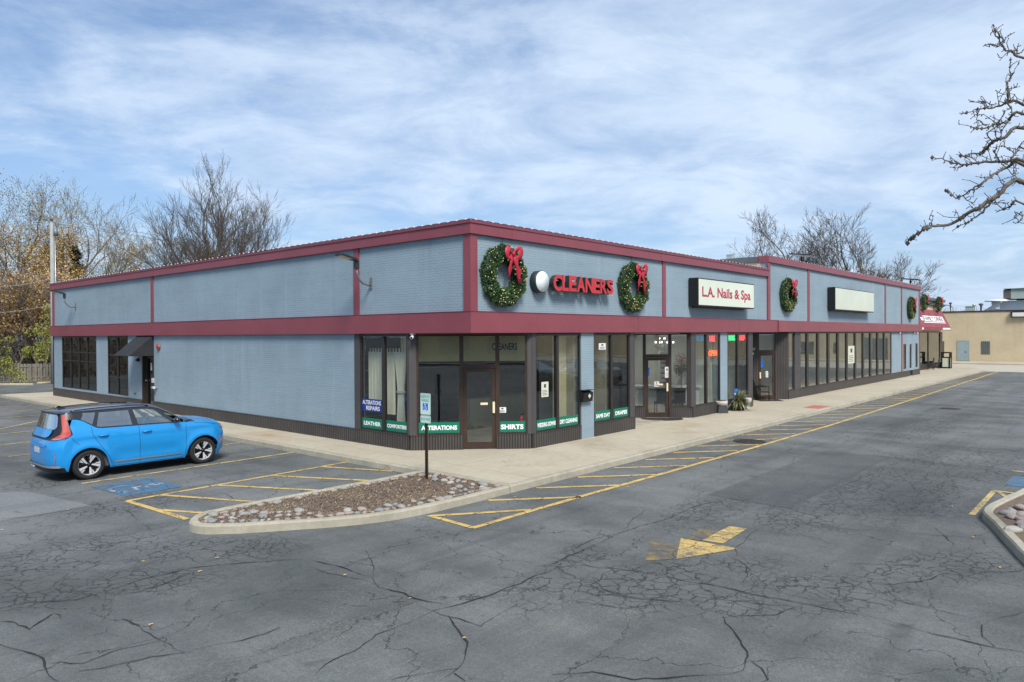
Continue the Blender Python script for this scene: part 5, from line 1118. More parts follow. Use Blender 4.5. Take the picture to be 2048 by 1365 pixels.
# right-hand island with its tree
ISR = smooth_path([(9.0, -11.4), (5.0, -10.75), (2.9, -10.42), (2.25, -10.38), (1.9, -10.44), (1.3, -10.66), (-0.5, -11.27), (-2.6, -12.1), (-3.6, -13.0), (-3.2, -14.2), (-1.0, -14.9), (4, -15), (9, -15)])
ISRP = [(p.x, p.y) for p in ISR]
kerb_path(ISRP, 0.16, 0.0, 'island_kerb', seed=12)
inr = []
for i, p in enumerate(ISR):
    d = (ISR[min(i+1, len(ISR)-1)]-ISR[max(i-1, 0)]).normalized(); inr.append(tuple(p+Vector((-d.y, d.x))*.15))
mb = MB(); mb.add([(x, y, -.035) for x, y in inr], [tuple(range(len(inr)))]); struct(mb.build('planting_bed', 'mulch_bed'))
bed = inr; placed = []
for k in range(300):
    x, y = rnd.uniform(-2.5, 3.2), rnd.uniform(-12.8, -10.5)
    if k < 200: x = rnd.uniform(-1.2, 2.3); y = -10.8-(2.3-x)*.33+rnd.uniform(-.45, .12)
    put(x, y, rnd.uniform(.1, .17), 'inside the right-hand kerb island')
def ordinal(n): return str(n)+('th' if 10 <= n % 100 <= 20 else {1: 'st', 2: 'nd', 3: 'rd'}.get(n % 10, 'th'))
grps = {}
for o in C.objects:
    if o.get('category') == 'stone': grps.setdefault(o['label'], []).append(o)
for lb, L in grps.items():
    L.sort(key=lambda o: -o.location.x)
    for i, o in enumerate(L):
        if len(L) > 1: o['label'] = lb.replace('rounded ', '')+', '+ordinal(i+1)+' such from the pavement end'

# ------------------------------------------------------------------ car
CL, CW, WB, XR, XF_, WR_ = 4.2, 0.90, 2.64, 0.80, 3.44, 0.335
def interp(x, pts):
    if x <= pts[0][0]: return pts[0][1]
    for (a, b), (c_, d) in zip(pts[:-1], pts[1:]):
        if x <= c_: t_ = (x-a)/(c_-a); return b+(d-b)*t_
    return pts[-1][1]
REAR = [(0.22, .08), (0.34, .02), (0.5, .0), (0.75, .005), (0.9, .03), (1.0, .075), (1.19, .14), (1.36, .18), (1.58, .23)]
FRONT = [(0.22, 4.10), (0.35, 4.17), (0.6, 4.20), (0.75, 4.19), (0.88, 4.16), (0.96, 4.11), (1.05, 4.0), (1.2, 3.95)]
HALF = [(0.22, .845), (0.34, .878), (0.5, .895), (0.78, .90), (0.98, .885), (1.12, .862), (1.25, .815), (1.4, .755), (1.5, .71), (1.56, .68), (1.62, .62)]
EDGE = [(0.0, 1.50), (0.36, 1.525), (1.0, 1.545), (1.77, 1.555), (2.15, 1.545), (2.38, 1.49), (2.63, 1.36), (2.85, 1.22), (3.0, 1.135), (3.2, 1.10), (3.6, 1.075), (3.9, 1.02), (4.05, .95), (4.2, .86)]
BELT = [(0.0, 1.40), (0.45, 1.40), (0.62, 1.375), (0.72, 1.33), (0.89, 1.215), (0.98, 1.165), (1.1, 1.152), (1.85, 1.14), (2.9, 1.12), (3.0, 1.115), (3.3, 1.09)]
TOPC = [(0.0, 1.56), (0.3, 1.585), (1.0, 1.615), (1.7, 1.625), (2.2, 1.605), (2.42, 1.56), (2.7, 1.42), (2.95, 1.27), (3.12, 1.175), (3.25, 1.15), (3.7, 1.13), (3.95, 1.07), (4.1, .99), (4.2, .89)]
def outline(q, z):
    """q 0..1 rear half face, 1..2 side, 2..3 front half face; returns x, y(half)"""
    xr, xf, w_ = interp(z, REAR), interp(z, FRONT), interp(z, HALF)
    Dr, Df = .42, .62; nr, nf = 3.6, 2.7
    if q < 1:
        a = q*math.pi/2; y = w_*math.sin(a)**(2/nr) if a > 0 else 0; x = xr+Dr*(1-max(0, math.cos(a))**(2/nr)); return x, y
    if q > 2:
        a = (3-q)*math.pi/2; y = w_*math.sin(a)**(2/nf) if a > 1e-9 else 0; x = xf-Df*(1-max(0, math.cos(a))**(2/nf)); return x, y*(1-.0*(q-2))
    s_ = q-1; x = xr+Dr+(xf-Df-xr-Dr)*s_
    return x, w_
def arch(x, z):
    """fender bulge and door scallop"""
    o = 0
    for xc in (XR, XF_):
        d = math.hypot(x-xc, z-WR_); o += .022*math.exp(-((d-.43)/.075)**2) if z < .95 else 0
    if 1.25 < x < 2.95: o -= .022*math.exp(-((z-.50)/.11)**2)*min(1, (x-1.25)/.25, (2.95-x)/.25)
    o += .010*math.exp(-((z-1.0)/.05)**2)
    return o
def bottom(x):
    z = interp(x, [(0, .30), (.15, .25), (1.2, .22), (3.0, .22), (3.9, .2), (4.2, .23)])
    for xc in (XR, XF_):
        d = abs(x-xc)
        if d < .405: z = max(z, WR_+math.sqrt(.405**2-d*d)-.01)
    return z
def car_surf(q, z, off=0.0):
    x, y = outline(q, z); y2 = y+arch(x, z)*min(1, y/.6)
    if off:
        xa, ya = outline(max(0, q-.02), z); xb, yb = outline(min(3, q+.02), z); d = Vector((xb-xa, yb-ya)); 
        if d.length > 1e-6: d.normalize(); n_ = Vector((-d.y, d.x)); x += n_.x*off; y2 += n_.y*off
    return x, y2
def q_of(x, z):
    lo, hi = 0.0, 3.0
    for _ in range(26):
        mid = (lo+hi)/2
        if outline(mid, z)[0] < x: lo = mid
        else: hi = mid
    return (lo+hi)/2
def make_car(name, label, paint):
    t_ = thing(name, (0, 0, 0), label, 'car')
    qs = [1-(1-k/14)**1.0 for k in range(14)]
    xs = set(); x = 0.0
    side = []
    for k in range(101): side.append(1+k/100)
    qs = [k/16 for k in range(16)]+side+[2+k/16 for k in range(1, 17)]
    nb, ng = 13, 8
    body = MB(); front_q = []
    def side_col(q):
        xn = outline(q, .8)[0]; zb = bottom(xn); e = interp(outline(q, interp(xn, EDGE))[0], EDGE); xb_ = xn
        for _ in range(3): xb_ = outline(q, interp(xb_, BELT))[0]
        bl = min(interp(xb_, BELT), e)
        if xn > 3.1: bl = e
        return xn, zb, bl, e
    for sgn in (1, -1):
        rows = []; 
        for q in qs:
            xn, zb, bl, e = side_col(q)
            if q < .90: bl = .985   # tail gate zone: blue below
            col = []
            for k in range(nb+1):
                z = zb+(bl-zb)*k/nb; x, y = car_surf(q, z); 
                if q < .99: y = min(y, 9)
                col.append((x, sgn*y, z))
            rows.append(col)
        body.grid(rows, flip=(sgn < 0))
        # inner lip of the wheel arch
        rows = []
        for q in side:
            xn = outline(q, .8)[0]
            if min(abs(xn-XR), abs(xn-XF_)) < .46:
                zb = bottom(xn); x, y = car_surf(q, zb); rows.append([(x, sgn*y, zb), (x, sgn*(y-.05), zb+.0), (x, sgn*(y-.3), zb+.02)])
            elif rows: body.grid(rows, flip=(sgn < 0)); rows = []
        if rows: body.grid(rows, flip=(sgn < 0))
    # bonnet
    rows = []
    for q in qs:
        xn = outline(q, .8)[0]
        if xn < 3.22: continue
        e = interp(xn, EDGE) if q < 2.98 else .77; x, y = car_surf(q, e); tc_ = interp(x, TOPC); row = []
        for k in range(-8, 9):
            s_ = k/8; cr = max(0, tc_-e)*(1-abs(s_)**2.4)+.012*math.exp(-((abs(s_)-.62)/.12)**2)*min(1, (4.2-x)*3); row.append((x+.0*(1-s_*s_), y*s_, e+cr))
        rows.append(row)
    body.grid(rows)
    body.build('body', paint, t_)
    # roof, spoiler, windscreen, cowl in one run of cross lines
    def topband(xa, xb, mat, nm, n=24, dz=0.0):
        rows = []
        for i in range(n+1):
            x = xa+(xb-xa)*i/n; e = interp(x, EDGE); y = outline(q_of(x, e), e)[1]
            tc_ = max(interp(x, TOPC), e); rows.append([(x+.0, y*s_/8, e+(tc_-e)*(1-abs(s_/8)**2.6)+dz) for s_ in range(-8, 9)])
        mb = MB(); mb.grid(rows); return mb.build(nm, mat, t_)
    rf = topband(.225, 2.40, 'car_black', 'roof', 44); topband(2.40, 3.12, 'car_glass', 'windscreen', 14); topband(3.12, 3.24, 'car_trim', 'cowl', 3, .004)
    mb = MB(); rows = []
    for s_ in range(-8, 9): # spoiler lip below the roof end
        y = .60*s_/8; z = 1.525+.05*(1-abs(s_/8)**2.6); k_ = .09*abs(s_/8)**3; rows.append([(.36+k_, y, z+.016), (.20+k_, y, z+.006), (.15+k_, y, z-.01), (.17+k_, y, z-.035), (.32+k_, y, z-.075)])
    mb.grid(rows); mb.build('spoiler', 'car_black', t_)
    # greenhouse sides: pillars and panes from slanted columns between belt and roof edge
    BP = [(.30, .30), (.66, .73), (.875, 1.0), (.965, 1.07), (1.74, 1.69), (1.88, 1.79), (2.74, 2.22), (3.06, 2.40)]
    kinds = ['p', 'g', 'p', 'g', 'p', 'c', 'p']
    ts = [0, .05, .2, .35, .5, .65, .8, .87, 1]
    for sgn in (1, -1):
        trim = MB(); privs = {}; clr = MB()
        for j, kd in enumerate(kinds):
            n = 6
            def pt(s_, t2, off=0.0):
                xb_ = BP[j][0]+(BP[j+1][0]-BP[j][0])*s_; xt = BP[j][1]+(BP[j+1][1]-BP[j][1])*s_; x = xb_+(xt-xb_)*t2
                zb = interp(xb_, BELT); ze = interp(xt, EDGE) if t2 > .999 else interp(x, EDGE); z = zb+(ze-zb)*t2; z = min(z, interp(x, EDGE)); y = outline(q_of(x, z), z)[1]
                return (x, sgn*(y-off), z)
            for i in range(len(ts)-1):
                rows = [[pt(k/n, tt, .012 if (kd != 'p' and .04 < tt < .9 and 0 < k < n) else 0) for k in range(n+1)] for tt in ts[i:i+2]]
                tgt = trim if kd == 'p' or i == 0 or i == len(ts)-2 else (privs.setdefault(j, MB()) if kd == 'g' else clr)
                tgt.grid(rows, flip=(sgn < 0))
        trim.tube([(x, sgn*(car_surf(q_of(x, interp(x, BELT)), interp(x, BELT))[1]+.0), interp(x, BELT)) for x in np.linspace(.42, 3.05, 44)], .010, 5)
        trim.tube([(x, sgn*(outline(q_of(x, interp(x, EDGE)), interp(x, EDGE))[1]-.002), interp(x, EDGE)) for x in np.linspace(.25, 3.1, 50)], .013, 5)
        trim.build('window_trim', 'car_black', t_); clr.build('front_side_glass', 'car_glass', t_)
        for b_ in privs.values(): b_.build('rear_side_glass', 'car_privacy', t_)
    
    # rear: black surround, glass, tail lamps, tailgate panel, from outline patches
    def patch(rng, z0, z1, mat, nm, off, nz=14, nq=14, par=None, sides=(1, -1), sm_=True):
        mb = MB()
        for sgn in sides:
            rows = []
            for i in range(nz+1):
                z = z0+(z1-z0)*i/nz; qa, qb = rng(z); rows.append([(lambda xy: (xy[0], sgn*xy[1], z))(car_surf(qa+(qb-qa)*k/nq, z, off)) for k in range(nq+1)])
            mb.grid(rows, flip=(sgn < 0), sm=sm_)
        return mb.build(nm, mat, par or t_)
    LI = [(.955, .38), (.99, .43), (1.03, .55), (1.08, .70), (1.15, .72), (1.3, .66), (1.5, .60)]; LO = [(.955, .60), (.98, .80), (1.02, .93), (1.06, .965), (1.15, .93), (1.3, .84), (1.5, .72)]
    patch(lambda z: (0, interp(z, LO)+(.025 if z < 1.39 else .2)), .945, 1.53, 'car_trim', 'tailgate_surround', .004, 22, 20)
    patch(lambda z: (0, interp(z, [(1.18, .40), (1.24, .50), (1.44, .48), (1.5, .42)])), 1.18, 1.50, 'car_privacy', 'rear_glass', .012)
    patch(lambda z: (0, interp(z, [(1.0, .16), (1.03, .27), (1.1, .34), (1.16, .36), (1.18, .33)])), 1.0, 1.18, paint, 'tailgate_panel', .03, 10, 14)
    LI = [(.955, .38), (.99, .43), (1.03, .55), (1.08, .70), (1.15, .72), (1.3, .66), (1.5, .60)]; LO = [(.955, .60), (.98, .80), (1.02, .93), (1.06, .965), (1.15, .93), (1.3, .84), (1.5, .72)]
    patch(lambda z: (interp(z, LI), interp(z, LO)), .958, 1.50, 'tail_red', 'tail_lamp', .018, 30, 10, sides=(1,)); patch(lambda z: (interp(z, LI), interp(z, LO)), .958, 1.50, 'tail_red', 'tail_lamp', .018, 30, 10, sides=(-1,))
    patch(lambda z: (interp(z, LI)+.06, interp(z, LO)-.05), .962, .995, 'lamp_clear', 'reversing_lamp', .022, 4, 8)
    patch(lambda z: (0, .19), .62, .80, paint, 'number_plate_recess', -.012)
    patch(lambda z: (0, .25), .80, .84, paint, 'tailgate_grip', .028, 3)
    mb = MB(); mb.box(-.004, .012, -.16, .16, .64, .77); mb.build('number_plate', 'plate', t_)
    patch(lambda z: (0, .80), .335, .385, 'light_metal', 'rear_diffuser', .018, 4)
    patch(lambda z: (interp(z, [(.4, .60), (.55, .66), (.68, .58)]), interp(z, [(.4, .63), (.55, .69), (.68, .61)])), .40, .68, 'tail_red', 'rear_reflector', .008, 5, 3)
    patch(lambda z: (0, .9), .22, .335, 'car_trim', 'rear_valance', .008, 4)
    mb = MB(); mb.tube([(.12, .46, .27), (.015, .46, .265)], .036, 12); mb.tube([(.12, .36, .27), (.01, .36, .265)], .036, 12); mb.build('exhaust', 'chrome', t_)
    # front lamps, grille
    patch(lambda z: (2.30+(.95-z)*1.4, 2.70), .85, .945, 'lamp_clear', 'headlamp', .012, 6); patch(lambda z: (2.70, 3.0), .88, .92, 'car_black', 'upper_grille', .006, 3)
    patch(lambda z: (2.52+(.6-z)*.2, 3.0), .30, .56, 'car_trim', 'lower_grille', .006, 8); patch(lambda z: (2.42, 2.47), .36, .62, 'light_metal', 'grille_accent', .014, 6, 4)
    patch(lambda z: (q_of(XF_+.415+(.62-z)*.3, z), q_of(XF_+.46+(.62-z)*.3, z)), .50, .66, 'orange_lens', 'side_marker', .006, 6, 3)
    # sill strip, handles, door gaps
    mb = MB()
    for sgn in (1, -1):
        rows = [[(x, sgn*(outline(q_of(x, z), z)[1]+arch(x, z)+.010), z) for x in np.linspace(1.33, 2.9, 30)] for z in (.325, .34, .36)]; mb.grid(rows, flip=(sgn < 0))
    mb.build('sill_strip', 'chrome', t_)
    def sidepoly(pts, r=.0045, off=.001):
        out_ = []
        for a, b in zip(pts[:-1], pts[1:]):
            for k in range(8):
                x, z = a[0]+(b[0]-a[0])*k/8, a[1]+(b[1]-a[1])*k/8; out_.append((x, outline(q_of(x, z), z)[1]+arch(x, z)+off, z))
        x, z = pts[-1]; out_.append((x, outline(q_of(x, z), z)[1]+arch(x, z)+off, z)); return out_
    mb = MB()
    for L in ([(1.88, 1.13), (1.90, .6), (1.90, .25)], [(3.0, 1.06), (3.0, .6), (2.98, .32), (2.92, .25)], [(.85, 1.2), (.88, 1.0), (1.0, .80), (1.2, .5), (1.28, .3)], [(1.28, .25), (2.12, .24), (2.92, .245)], [(.44, .98), (.52, .88), (.6, .81)], [(3.2, 1.07), (3.6, 1.03), (3.9, .955)]):
        P = sidepoly(L)
        for sgn in (1, -1): mb.tube([(x, sgn*y, z) for x, y, z in P], .0045, 4)
    mb.build('panel_gaps', 'rubber', t_)
    for sgn in (1, -1):
        for xh in (1.10, 2.06):
            mb = MB(); y = outline(q_of(xh, .97), .97)[1]+.012; mb.tube([(xh-.11, sgn*(y-.01), .972), (xh-.07, sgn*(y+.028), .98), (xh+.07, sgn*(y+.028), .984), (xh+.11, sgn*(y-.01), .978)], [.012, .018, .018, .012], 8); mb.build('door_handle', paint, t_)
        mb = MB(); mb.tube([(2.76, sgn*.84, 1.13), (2.75, sgn*.93, 1.15)], .03, 8); mb.ball((2.73, sgn*.98, 1.19), .095, 14, sc=(.75, 1.0, .72)); mb.build('door_mirror', 'car_black', t_)
        mb = MB(); mb.tube([(x, sgn*(outline(q_of(x, 1.52), 1.52)[1]-.10), interp(x, EDGE)+.035+.02*math.sin(math.pi*(x-.5)/1.7)) for x in np.linspace(.5, 2.2, 18)], .013, 6); mb.build('roof_rail', 'car_black', t_)
    mb = MB(); mb.poly3([(.42, -.012, 1.58), (.62, -.012, 1.59), (.46, -.012, 1.66), (.42, -.012, 1.65)], (0, 1, 0), .024); mb.build('aerial_fin', 'car_black', t_)
    # cabin and underbody
    mb = MB(); mb.box(.55, 3.5, -.76, .76, .25, .72); mb.box(2.75, 3.1, -.74, .74, .7, 1.08)
    for y in (-.38, .38):
        mb.box(1.85, 2.35, y-.25, y+.25, .70, .86); mb.poly3([(1.85, y-.25, .8), (2.0, y-.25, .8), (1.82, y-.25, 1.28), (1.72, y-.25, 1.28)], (0, 1, 0), .5); mb.box(1.68, 1.77, y-.13, y+.13, 1.29, 1.46)
        mb.poly3([(1.0, y-.3, .8), (1.15, y-.3, .8), (.98, y-.3, 1.2), (.88, y-.3, 1.2)], (0, 1, 0), .6); mb.box(.86, .95, y-.12, y+.12, 1.22, 1.36)
    mb.tube([(2.5+.07*math.cos(a), .38+.18*math.sin(a), 1.1+.17*math.cos(a)) for a in np.linspace(0, 6.283, 20)], .016, 6); mb.build('cabin', 'seat_cloth', t_)
    mb = MB(); mb.box(.35, 3.9, -.6, .6, .18, .45); mb.box(XR-.4, XR+.4, -.62, .62, .3, .78); mb.box(XF_-.4, XF_+.4, -.6, .6, .3, .8); mb.build('underbody', 'car_trim', t_)
    for xc in (XR, XF_):
        for sgn in (1, -1):
            yo = sgn*.885; wh = MB(); prof = [(.215, -.20), (.235, -.205), (.30, -.20), (.328, -.185), (.335, -.14), (.335, -.06), (.328, -.02), (.302, -.002), (.245, .0), (.235, -.012), (.230, -.03)]
            wh.lathe([(r_, h*sgn) for r_, h in prof], (xc, yo, WR_), 48, 'y'); who = wh.build('wheel', 'tyre', t_)
            rim = MB(); rim.lathe([(r_, h*sgn) for r_, h in [(.232, -.008), (.236, -.014), (.226, -.02), (.222, -.05), (.216, -.13)]], (xc, yo, WR_), 48, 'y'); rim.build('rim', 'alloy', who)
            dk = MB(); dk.lathe([(r_, h*sgn) for r_, h in [(0, -.10), (.216, -.105)]], (xc, yo, WR_), 36, 'y'); dk.lathe([(0, -.018*sgn), (.035, -.018*sgn), (.04, -.05*sgn)], (xc, yo, WR_), 16, 'y')
            sp = MB()
            for k in range(5):
                a0_ = 2*math.pi*k/5+.3
                def wp(r_, a, h): return (xc+r_*math.sin(a0_+a*sgn), yo-h*sgn, WR_+r_*math.cos(a0_+a*sgn))
                sp.poly3([wp(.05, -.25, .03), wp(.12, -.30, .026), wp(.224, -.34, .014), wp(.224, -.05, .014), wp(.17, -.03, .018), wp(.12, .10, .026), wp(.06, .2, .03)], (0, -sgn, 0), .02)
                sp.poly3([wp(.16, .05, .02), wp(.224, .03, .014), wp(.224, .20, .014), wp(.13, .22, .026)], (0, -sgn, 0), .02)
                dk.poly3([wp(.05, .2, .045), wp(.224, .20, .05), wp(.224, .48, .05), wp(.05, .5, .045)], (0, -sgn, 0), .02)
            sp.build('spokes', 'alloy', who); dk.build('hub', 'alloy_black', who)
    return t_
car = make_car('parked_car', 'bright blue hatchback with black roof parked facing the building', 'paint_blue')
car.location = (-7.56, 6.42, GZ); car.rotation_euler = (0, 0, 0)
# cars across the lot: behind the viewer's right, seen as reflections in the shop glass
def recolour(o, paint):
    for ch in o.children:
        if ch.data and ch.data.materials and ch.data.materials[0].name == 'paint_blue':
            ch.data = ch.data.copy(); ch.data.materials[0] = M[paint]
for x, y, rz, pt_, lb in ((20.2, -16.5, 90, 'paint_dark', 'black hatchback parked nose out across the drive, mirrored in the cleaners glass'), (23.2, -12.2, -90, 'paint_silver', 'silver hatchback parked across the drive, second of the mirrored row'), (15.2, -12.4, -90, 'paint_dark', 'dark hatchback parked across the drive by the kerb island'), (26.0, -16.6, 90, 'paint_silver', 'silver hatchback parked farthest along the mirrored row')):
    c2 = copy_tree(car); c2['label'] = lb; c2.location = (x, y, GZ); c2.rotation_euler = (0, 0, R(rz)); recolour(c2, pt_)

# ------------------------------------------------------------------ trees
def tree_mesh(seed, H, spread, levels=5, stems=1, lean=0.0, up=0.35, r0=.3, nseg=5, split=(3, 5), wob=.22, ratio=.62, first=.28, rmin=.008):
    """returns (trunk MB, crown MB, tips)"""
    rnd = random.Random(seed); tr, cr, tips = MB(), MB(), []
    def grow(p, d, L, r_, lv):
        n = max(2, nseg-lv//2); pts = [p]; rs = [r_]; dirs = [d]
        for i in range(n):
            d = (d+Vector((rnd.gauss(0, wob), rnd.gauss(0, wob), rnd.gauss(0, wob)*.6+up*.25))).normalized(); p = p+d*(L/n); pts.append(p); rs.append(max(rmin, r_*(1-.52*(i+1)/n))); dirs.append(d)
        (tr if lv == 0 else cr).tube(pts, rs, 7 if lv == 0 else (5 if lv < 2 else (4 if lv == 2 else 3)), cap=False)
        if lv >= levels: tips.append((pts[-1], dirs[-1])); return
        k = rnd.randint(*split)+(1 if lv < 2 else 0)
        for j in range(k):
            f = first+(1-first)*((j+rnd.random())/k); i = min(n-1, int(f*n)); q = pts[i].lerp(pts[i+1], f*n-i); ax = dirs[i+1].orthogonal().normalized(); ax.rotate(Matrix.Rotation(rnd.uniform(0, 6.283), 3, dirs[i+1]))
            nd = dirs[i+1].copy(); nd.rotate(Matrix.Rotation(rnd.uniform(.35, .95)*spread, 3, ax)); nd = (nd+Vector((0, 0, up*.35))).normalized()
            grow(q, nd, L*ratio*rnd.uniform(.75, 1.25)*(1.05-.3*f), max(rmin, rs[i]*rnd.uniform(.42, .72)), lv+1)
        grow(pts[-1], dirs[-1], L*ratio*.95, max(rmin, rs[-1]*.92), lv+1)
    for s_ in range(stems):
        a = rnd.uniform(0, 6.28) if stems == 1 else 2*math.pi*s_/stems+rnd.uniform(-.4, .4); t2 = (.05 if stems == 1 else .38)+lean
        grow(Vector((math.cos(a)*.15*(stems > 1), math.sin(a)*.15*(stems > 1), 0)), Vector((math.cos(a)*t2, math.sin(a)*t2, 1)).normalized(), H*.36, r0*(1 if stems == 1 else .7), 0)
    zs = max(v[2] for v in cr.v); k = H/zs
    for b_ in (tr, cr): b_.v = [(x*k, y*k, z*k) for x, y, z in b_.v]
    return tr, cr, [(p*k, d) for p, d in tips]
def leaves(tips, n_, size, rad, seed, zlim=(0, 99), clump=.5):
    rnd = random.Random(seed); mb = MB(); c0 = [p for p, d in tips if zlim[0] < p.z < zlim[1]]
    if not c0: return mb
    cen = [rnd.choice(c0) for _ in range(max(3, int(len(c0)*clump*.3)))]
    for k in range(n_):
        c_ = rnd.choice(cen); q = c_+Vector((rnd.gauss(0, rad), rnd.gauss(0, rad), rnd.gauss(0, rad*.8))); d = Vector((rnd.gauss(0, 1), rnd.gauss(0, 1), rnd.gauss(0, 1))).normalized(); s_ = d.orthogonal().normalized()*size*rnd.uniform(.4, .8); e = d*size*rnd.uniform(.6, 1.2)
        mb.add([q-s_, q+e*.5, q+s_, q-e*.5], [(0, 1, 2, 3)])
    return mb
TP = {}
def tree_proto(key, lf=(), bark='bark', **k):
    tr, cr, tips = tree_mesh(**k); TP[key] = (tr, cr, tips, bark, lf)
LEAF = {}
def place_tree(key, x, y, z, label, s=1.0, rz=0.0, grp=None, cat='tree', sz=None):
    tr, cr, tips, bark, lf = TP[key]; t_ = thing('bare_tree', (0, 0, 0), label, cat, grp)
    if key not in LEAF:
        obs = [tr.build('trunk', bark, t_), cr.build('crown', bark, t_)]
        for i, (mt, n_, size, rad, zl, cl) in enumerate(lf): obs.append(leaves(tips, n_, size, rad, i+3, zl, cl).build('leaves', mt, t_))
        LEAF[key] = obs
    else:
        for o in LEAF[key]: c_ = o.copy(); C.objects.link(c_); c_.parent = t_
    t_.location = (x, y, z); t_.rotation_euler = (0, 0, rz); t_.scale = (s, s, sz or s); return t_
tree_proto('vase', seed=4, H=17.5, spread=.72, levels=6, stems=4, up=.30, r0=.62, first=.34, split=(2, 3), wob=.15, ratio=.70, bark='bark_dark', rmin=.007)
tree_proto('crooked', seed=9, H=16, spread=.95, levels=6, stems=2, up=.26, r0=.46, first=.42, split=(1, 3), wob=.26, ratio=.70, bark='bark', rmin=.008, lf=[('leaf_olive', 3000, .09, .45, (5, 13), .5)])
tree_proto('autumn', seed=13, H=16, spread=.95, levels=6, stems=2, up=.26, r0=.46, first=.40, split=(1, 3), wob=.24, ratio=.70, bark='bark', rmin=.008, lf=[('leaf_orange', 5200, .10, .5, (3, 11), .5), ('leaf_olive', 5200, .09, .5, (5, 15), .6)])
tree_proto('round', seed=22, H=15, spread=.95, levels=6, stems=4, up=.22, r0=.50, first=.4, split=(2, 3), wob=.18, ratio=.70, bark='bark_dark', rmin=.010)
tree_proto('gold', seed=31, H=9, spread=.9, levels=4, stems=3, up=.3, r0=.12, split=(3, 5), wob=.25, ratio=.68, bark='bark_brown', rmin=.012, lf=[('leaf_gold', 1900, .14, .3, (3, 9), .7), ('leaf_orange', 2600, .1, .4, (1, 8), .6)])
GT = 'bare autumn trees behind the far side of the lot'
def tp(px, dist): v = ray(px, 672, dist); return v.x, v.y
for key, px, dist, s_, rz, lb in (('vase', 452, 62, 1.08, 1.75, 'largest bare many-stemmed tree standing above the roof of the side wall'), ('crooked', 372, 66, .93, 1.2, 'thin bare tree just left of the largest many-stemmed tree'), ('crooked', 300, 60, .74, 3.0, 'smaller bare tree with olive leaves rising behind the middle of the side roof'),
        ('crooked', 225, 60, .84, 5.2, 'crooked bare tree with olive leaves right of the utility pole'), ('autumn', 140, 62, 1.10, .4, 'tall half-bare tree with orange leaves directly behind the utility pole'), ('autumn', 55, 60, 1.08, 2.4, 'half-bare tree with orange leaves left of the utility pole'), ('crooked', -30, 60, 1.0, 2.0, 'half-bare tree reaching in from the left edge above the fence')):
    x, y = tp(px, dist); place_tree(key, x, y, -.3, lb, s_, rz, GT)
for x, y, k in ((-8, 58, 'autumn'), (-15, 56, 'crooked'), (-24, 60, 'autumn')): place_tree(k, x, y, -.3, {-8: 'nearest', -15: 'middle', -24: 'farthest'}[x]+' half-bare tree left of the view, mirrored in the dark side windows', 1, x, GT)
x, y = tp(683, 82); place_tree('vase', x, y, -.3, 'tiny bare treetop peeping over the roof left of the corner', .50, 2, GT)
x, y = tp(1635, 76); place_tree('round', x, y, -.3, 'broad bare tree behind the raised far section of the building', 1.12, 1.1, 'bare trees behind the raised far section', sz=1.14)
x, y = tp(1735, 84); place_tree('round', x, y, -.3, 'second bare tree leaning right behind the raised far section', .9, 3.6, 'bare trees behind the raised far section', sz=.84)
for px, dist, s_, lb in ((28, 54, 1.0, 'golden-leaved small tree beside the wooden fence'), (88, 55, 1.05, 'golden-leaved small tree behind the utility pole'), (165, 56, 1.0, 'golden-leaved small tree right of the utility pole')): x, y = tp(px, dist); place_tree('gold', x, y, -.2, lb, s_, px, 'small golden trees behind the fence')
# conifer
x, y = tp(152, 62); t_ = thing('conifer', (x, y, -.2), 'dark green conifer between the utility pole and the bare trees', 'tree'); rnd = random.Random(3)
mb = MB(); mb.tube([(x, y, -.2), (x, y, 11)], [.2, .04], 6); mb.build('trunk', 'bark_dark', t_); mb = MB()
for k in range(6500):
    f = rnd.random()**.8; z = 2+f*9.0; rr = 2.5*(1-f)**.7*(.6+.4*math.sin(z*5+rnd.random())); a = rnd.uniform(0, 6.28); q = Vector((x+rr*math.cos(a)*rnd.uniform(.4, 1), y+rr*math.sin(a)*rnd.uniform(.4, 1), z)); d = Vector((math.cos(a), math.sin(a), rnd.uniform(-.6, .2)))*.28; s_ = Vector((-math.sin(a), math.cos(a), rnd.uniform(-.3, .3)))*.07
    mb.add([q-s_, q+d, q+s_], [(0, 1, 2)])
mb.build('crown', 'conifer', t_)
# undergrowth: one thicket that reads as a mass
def thicket(name, mat, n_, x0, x1, y0, y1, h0, h1, seed, lean=.25, r_=.018):
    rnd = random.Random(seed); mb = MB()
    for k in range(n_):
        x, y = rnd.uniform(x0, x1), rnd.uniform(y0, y1); H = rnd.uniform(h0, h1)*(.75+.5*abs(mnoise.noise(Vector((x*.3, y*.3, 1))))); p = Vector((x, y, -.3)); d = Vector((rnd.gauss(0, lean), rnd.gauss(0, lean), 1)).normalized(); pts = [p]
        for i in range(5): d = (d+Vector((rnd.gauss(0, .2), rnd.gauss(0, .2), rnd.gauss(0, .1)))).normalized(); p = p+d*H/5; pts.append(p)
        mb.tube(pts, [r_*1.2, r_, r_*.8, r_*.6, r_*.5, r_*.3], 3, cap=False)
        for j in range(4):
            q = pts[rnd.randint(1, 4)]; e = (d+Vector((rnd.gauss(0, .8), rnd.gauss(0, .8), rnd.gauss(.2, .4)))).normalized(); l = H*rnd.uniform(.15, .3); mb.tube([q, q+e*l*.5, q+e*l+Vector((0, 0, rnd.gauss(0, .2)))], [r_*.5, r_*.4, r_*.3], 3, cap=False)
    o = mb.build(name, mat); o['kind'] = 'stuff'; return o
thicket('brush_thicket', 'brush_twig', 2600, -22, 16, 51.5, 60, 3.5, 9.5, 1)
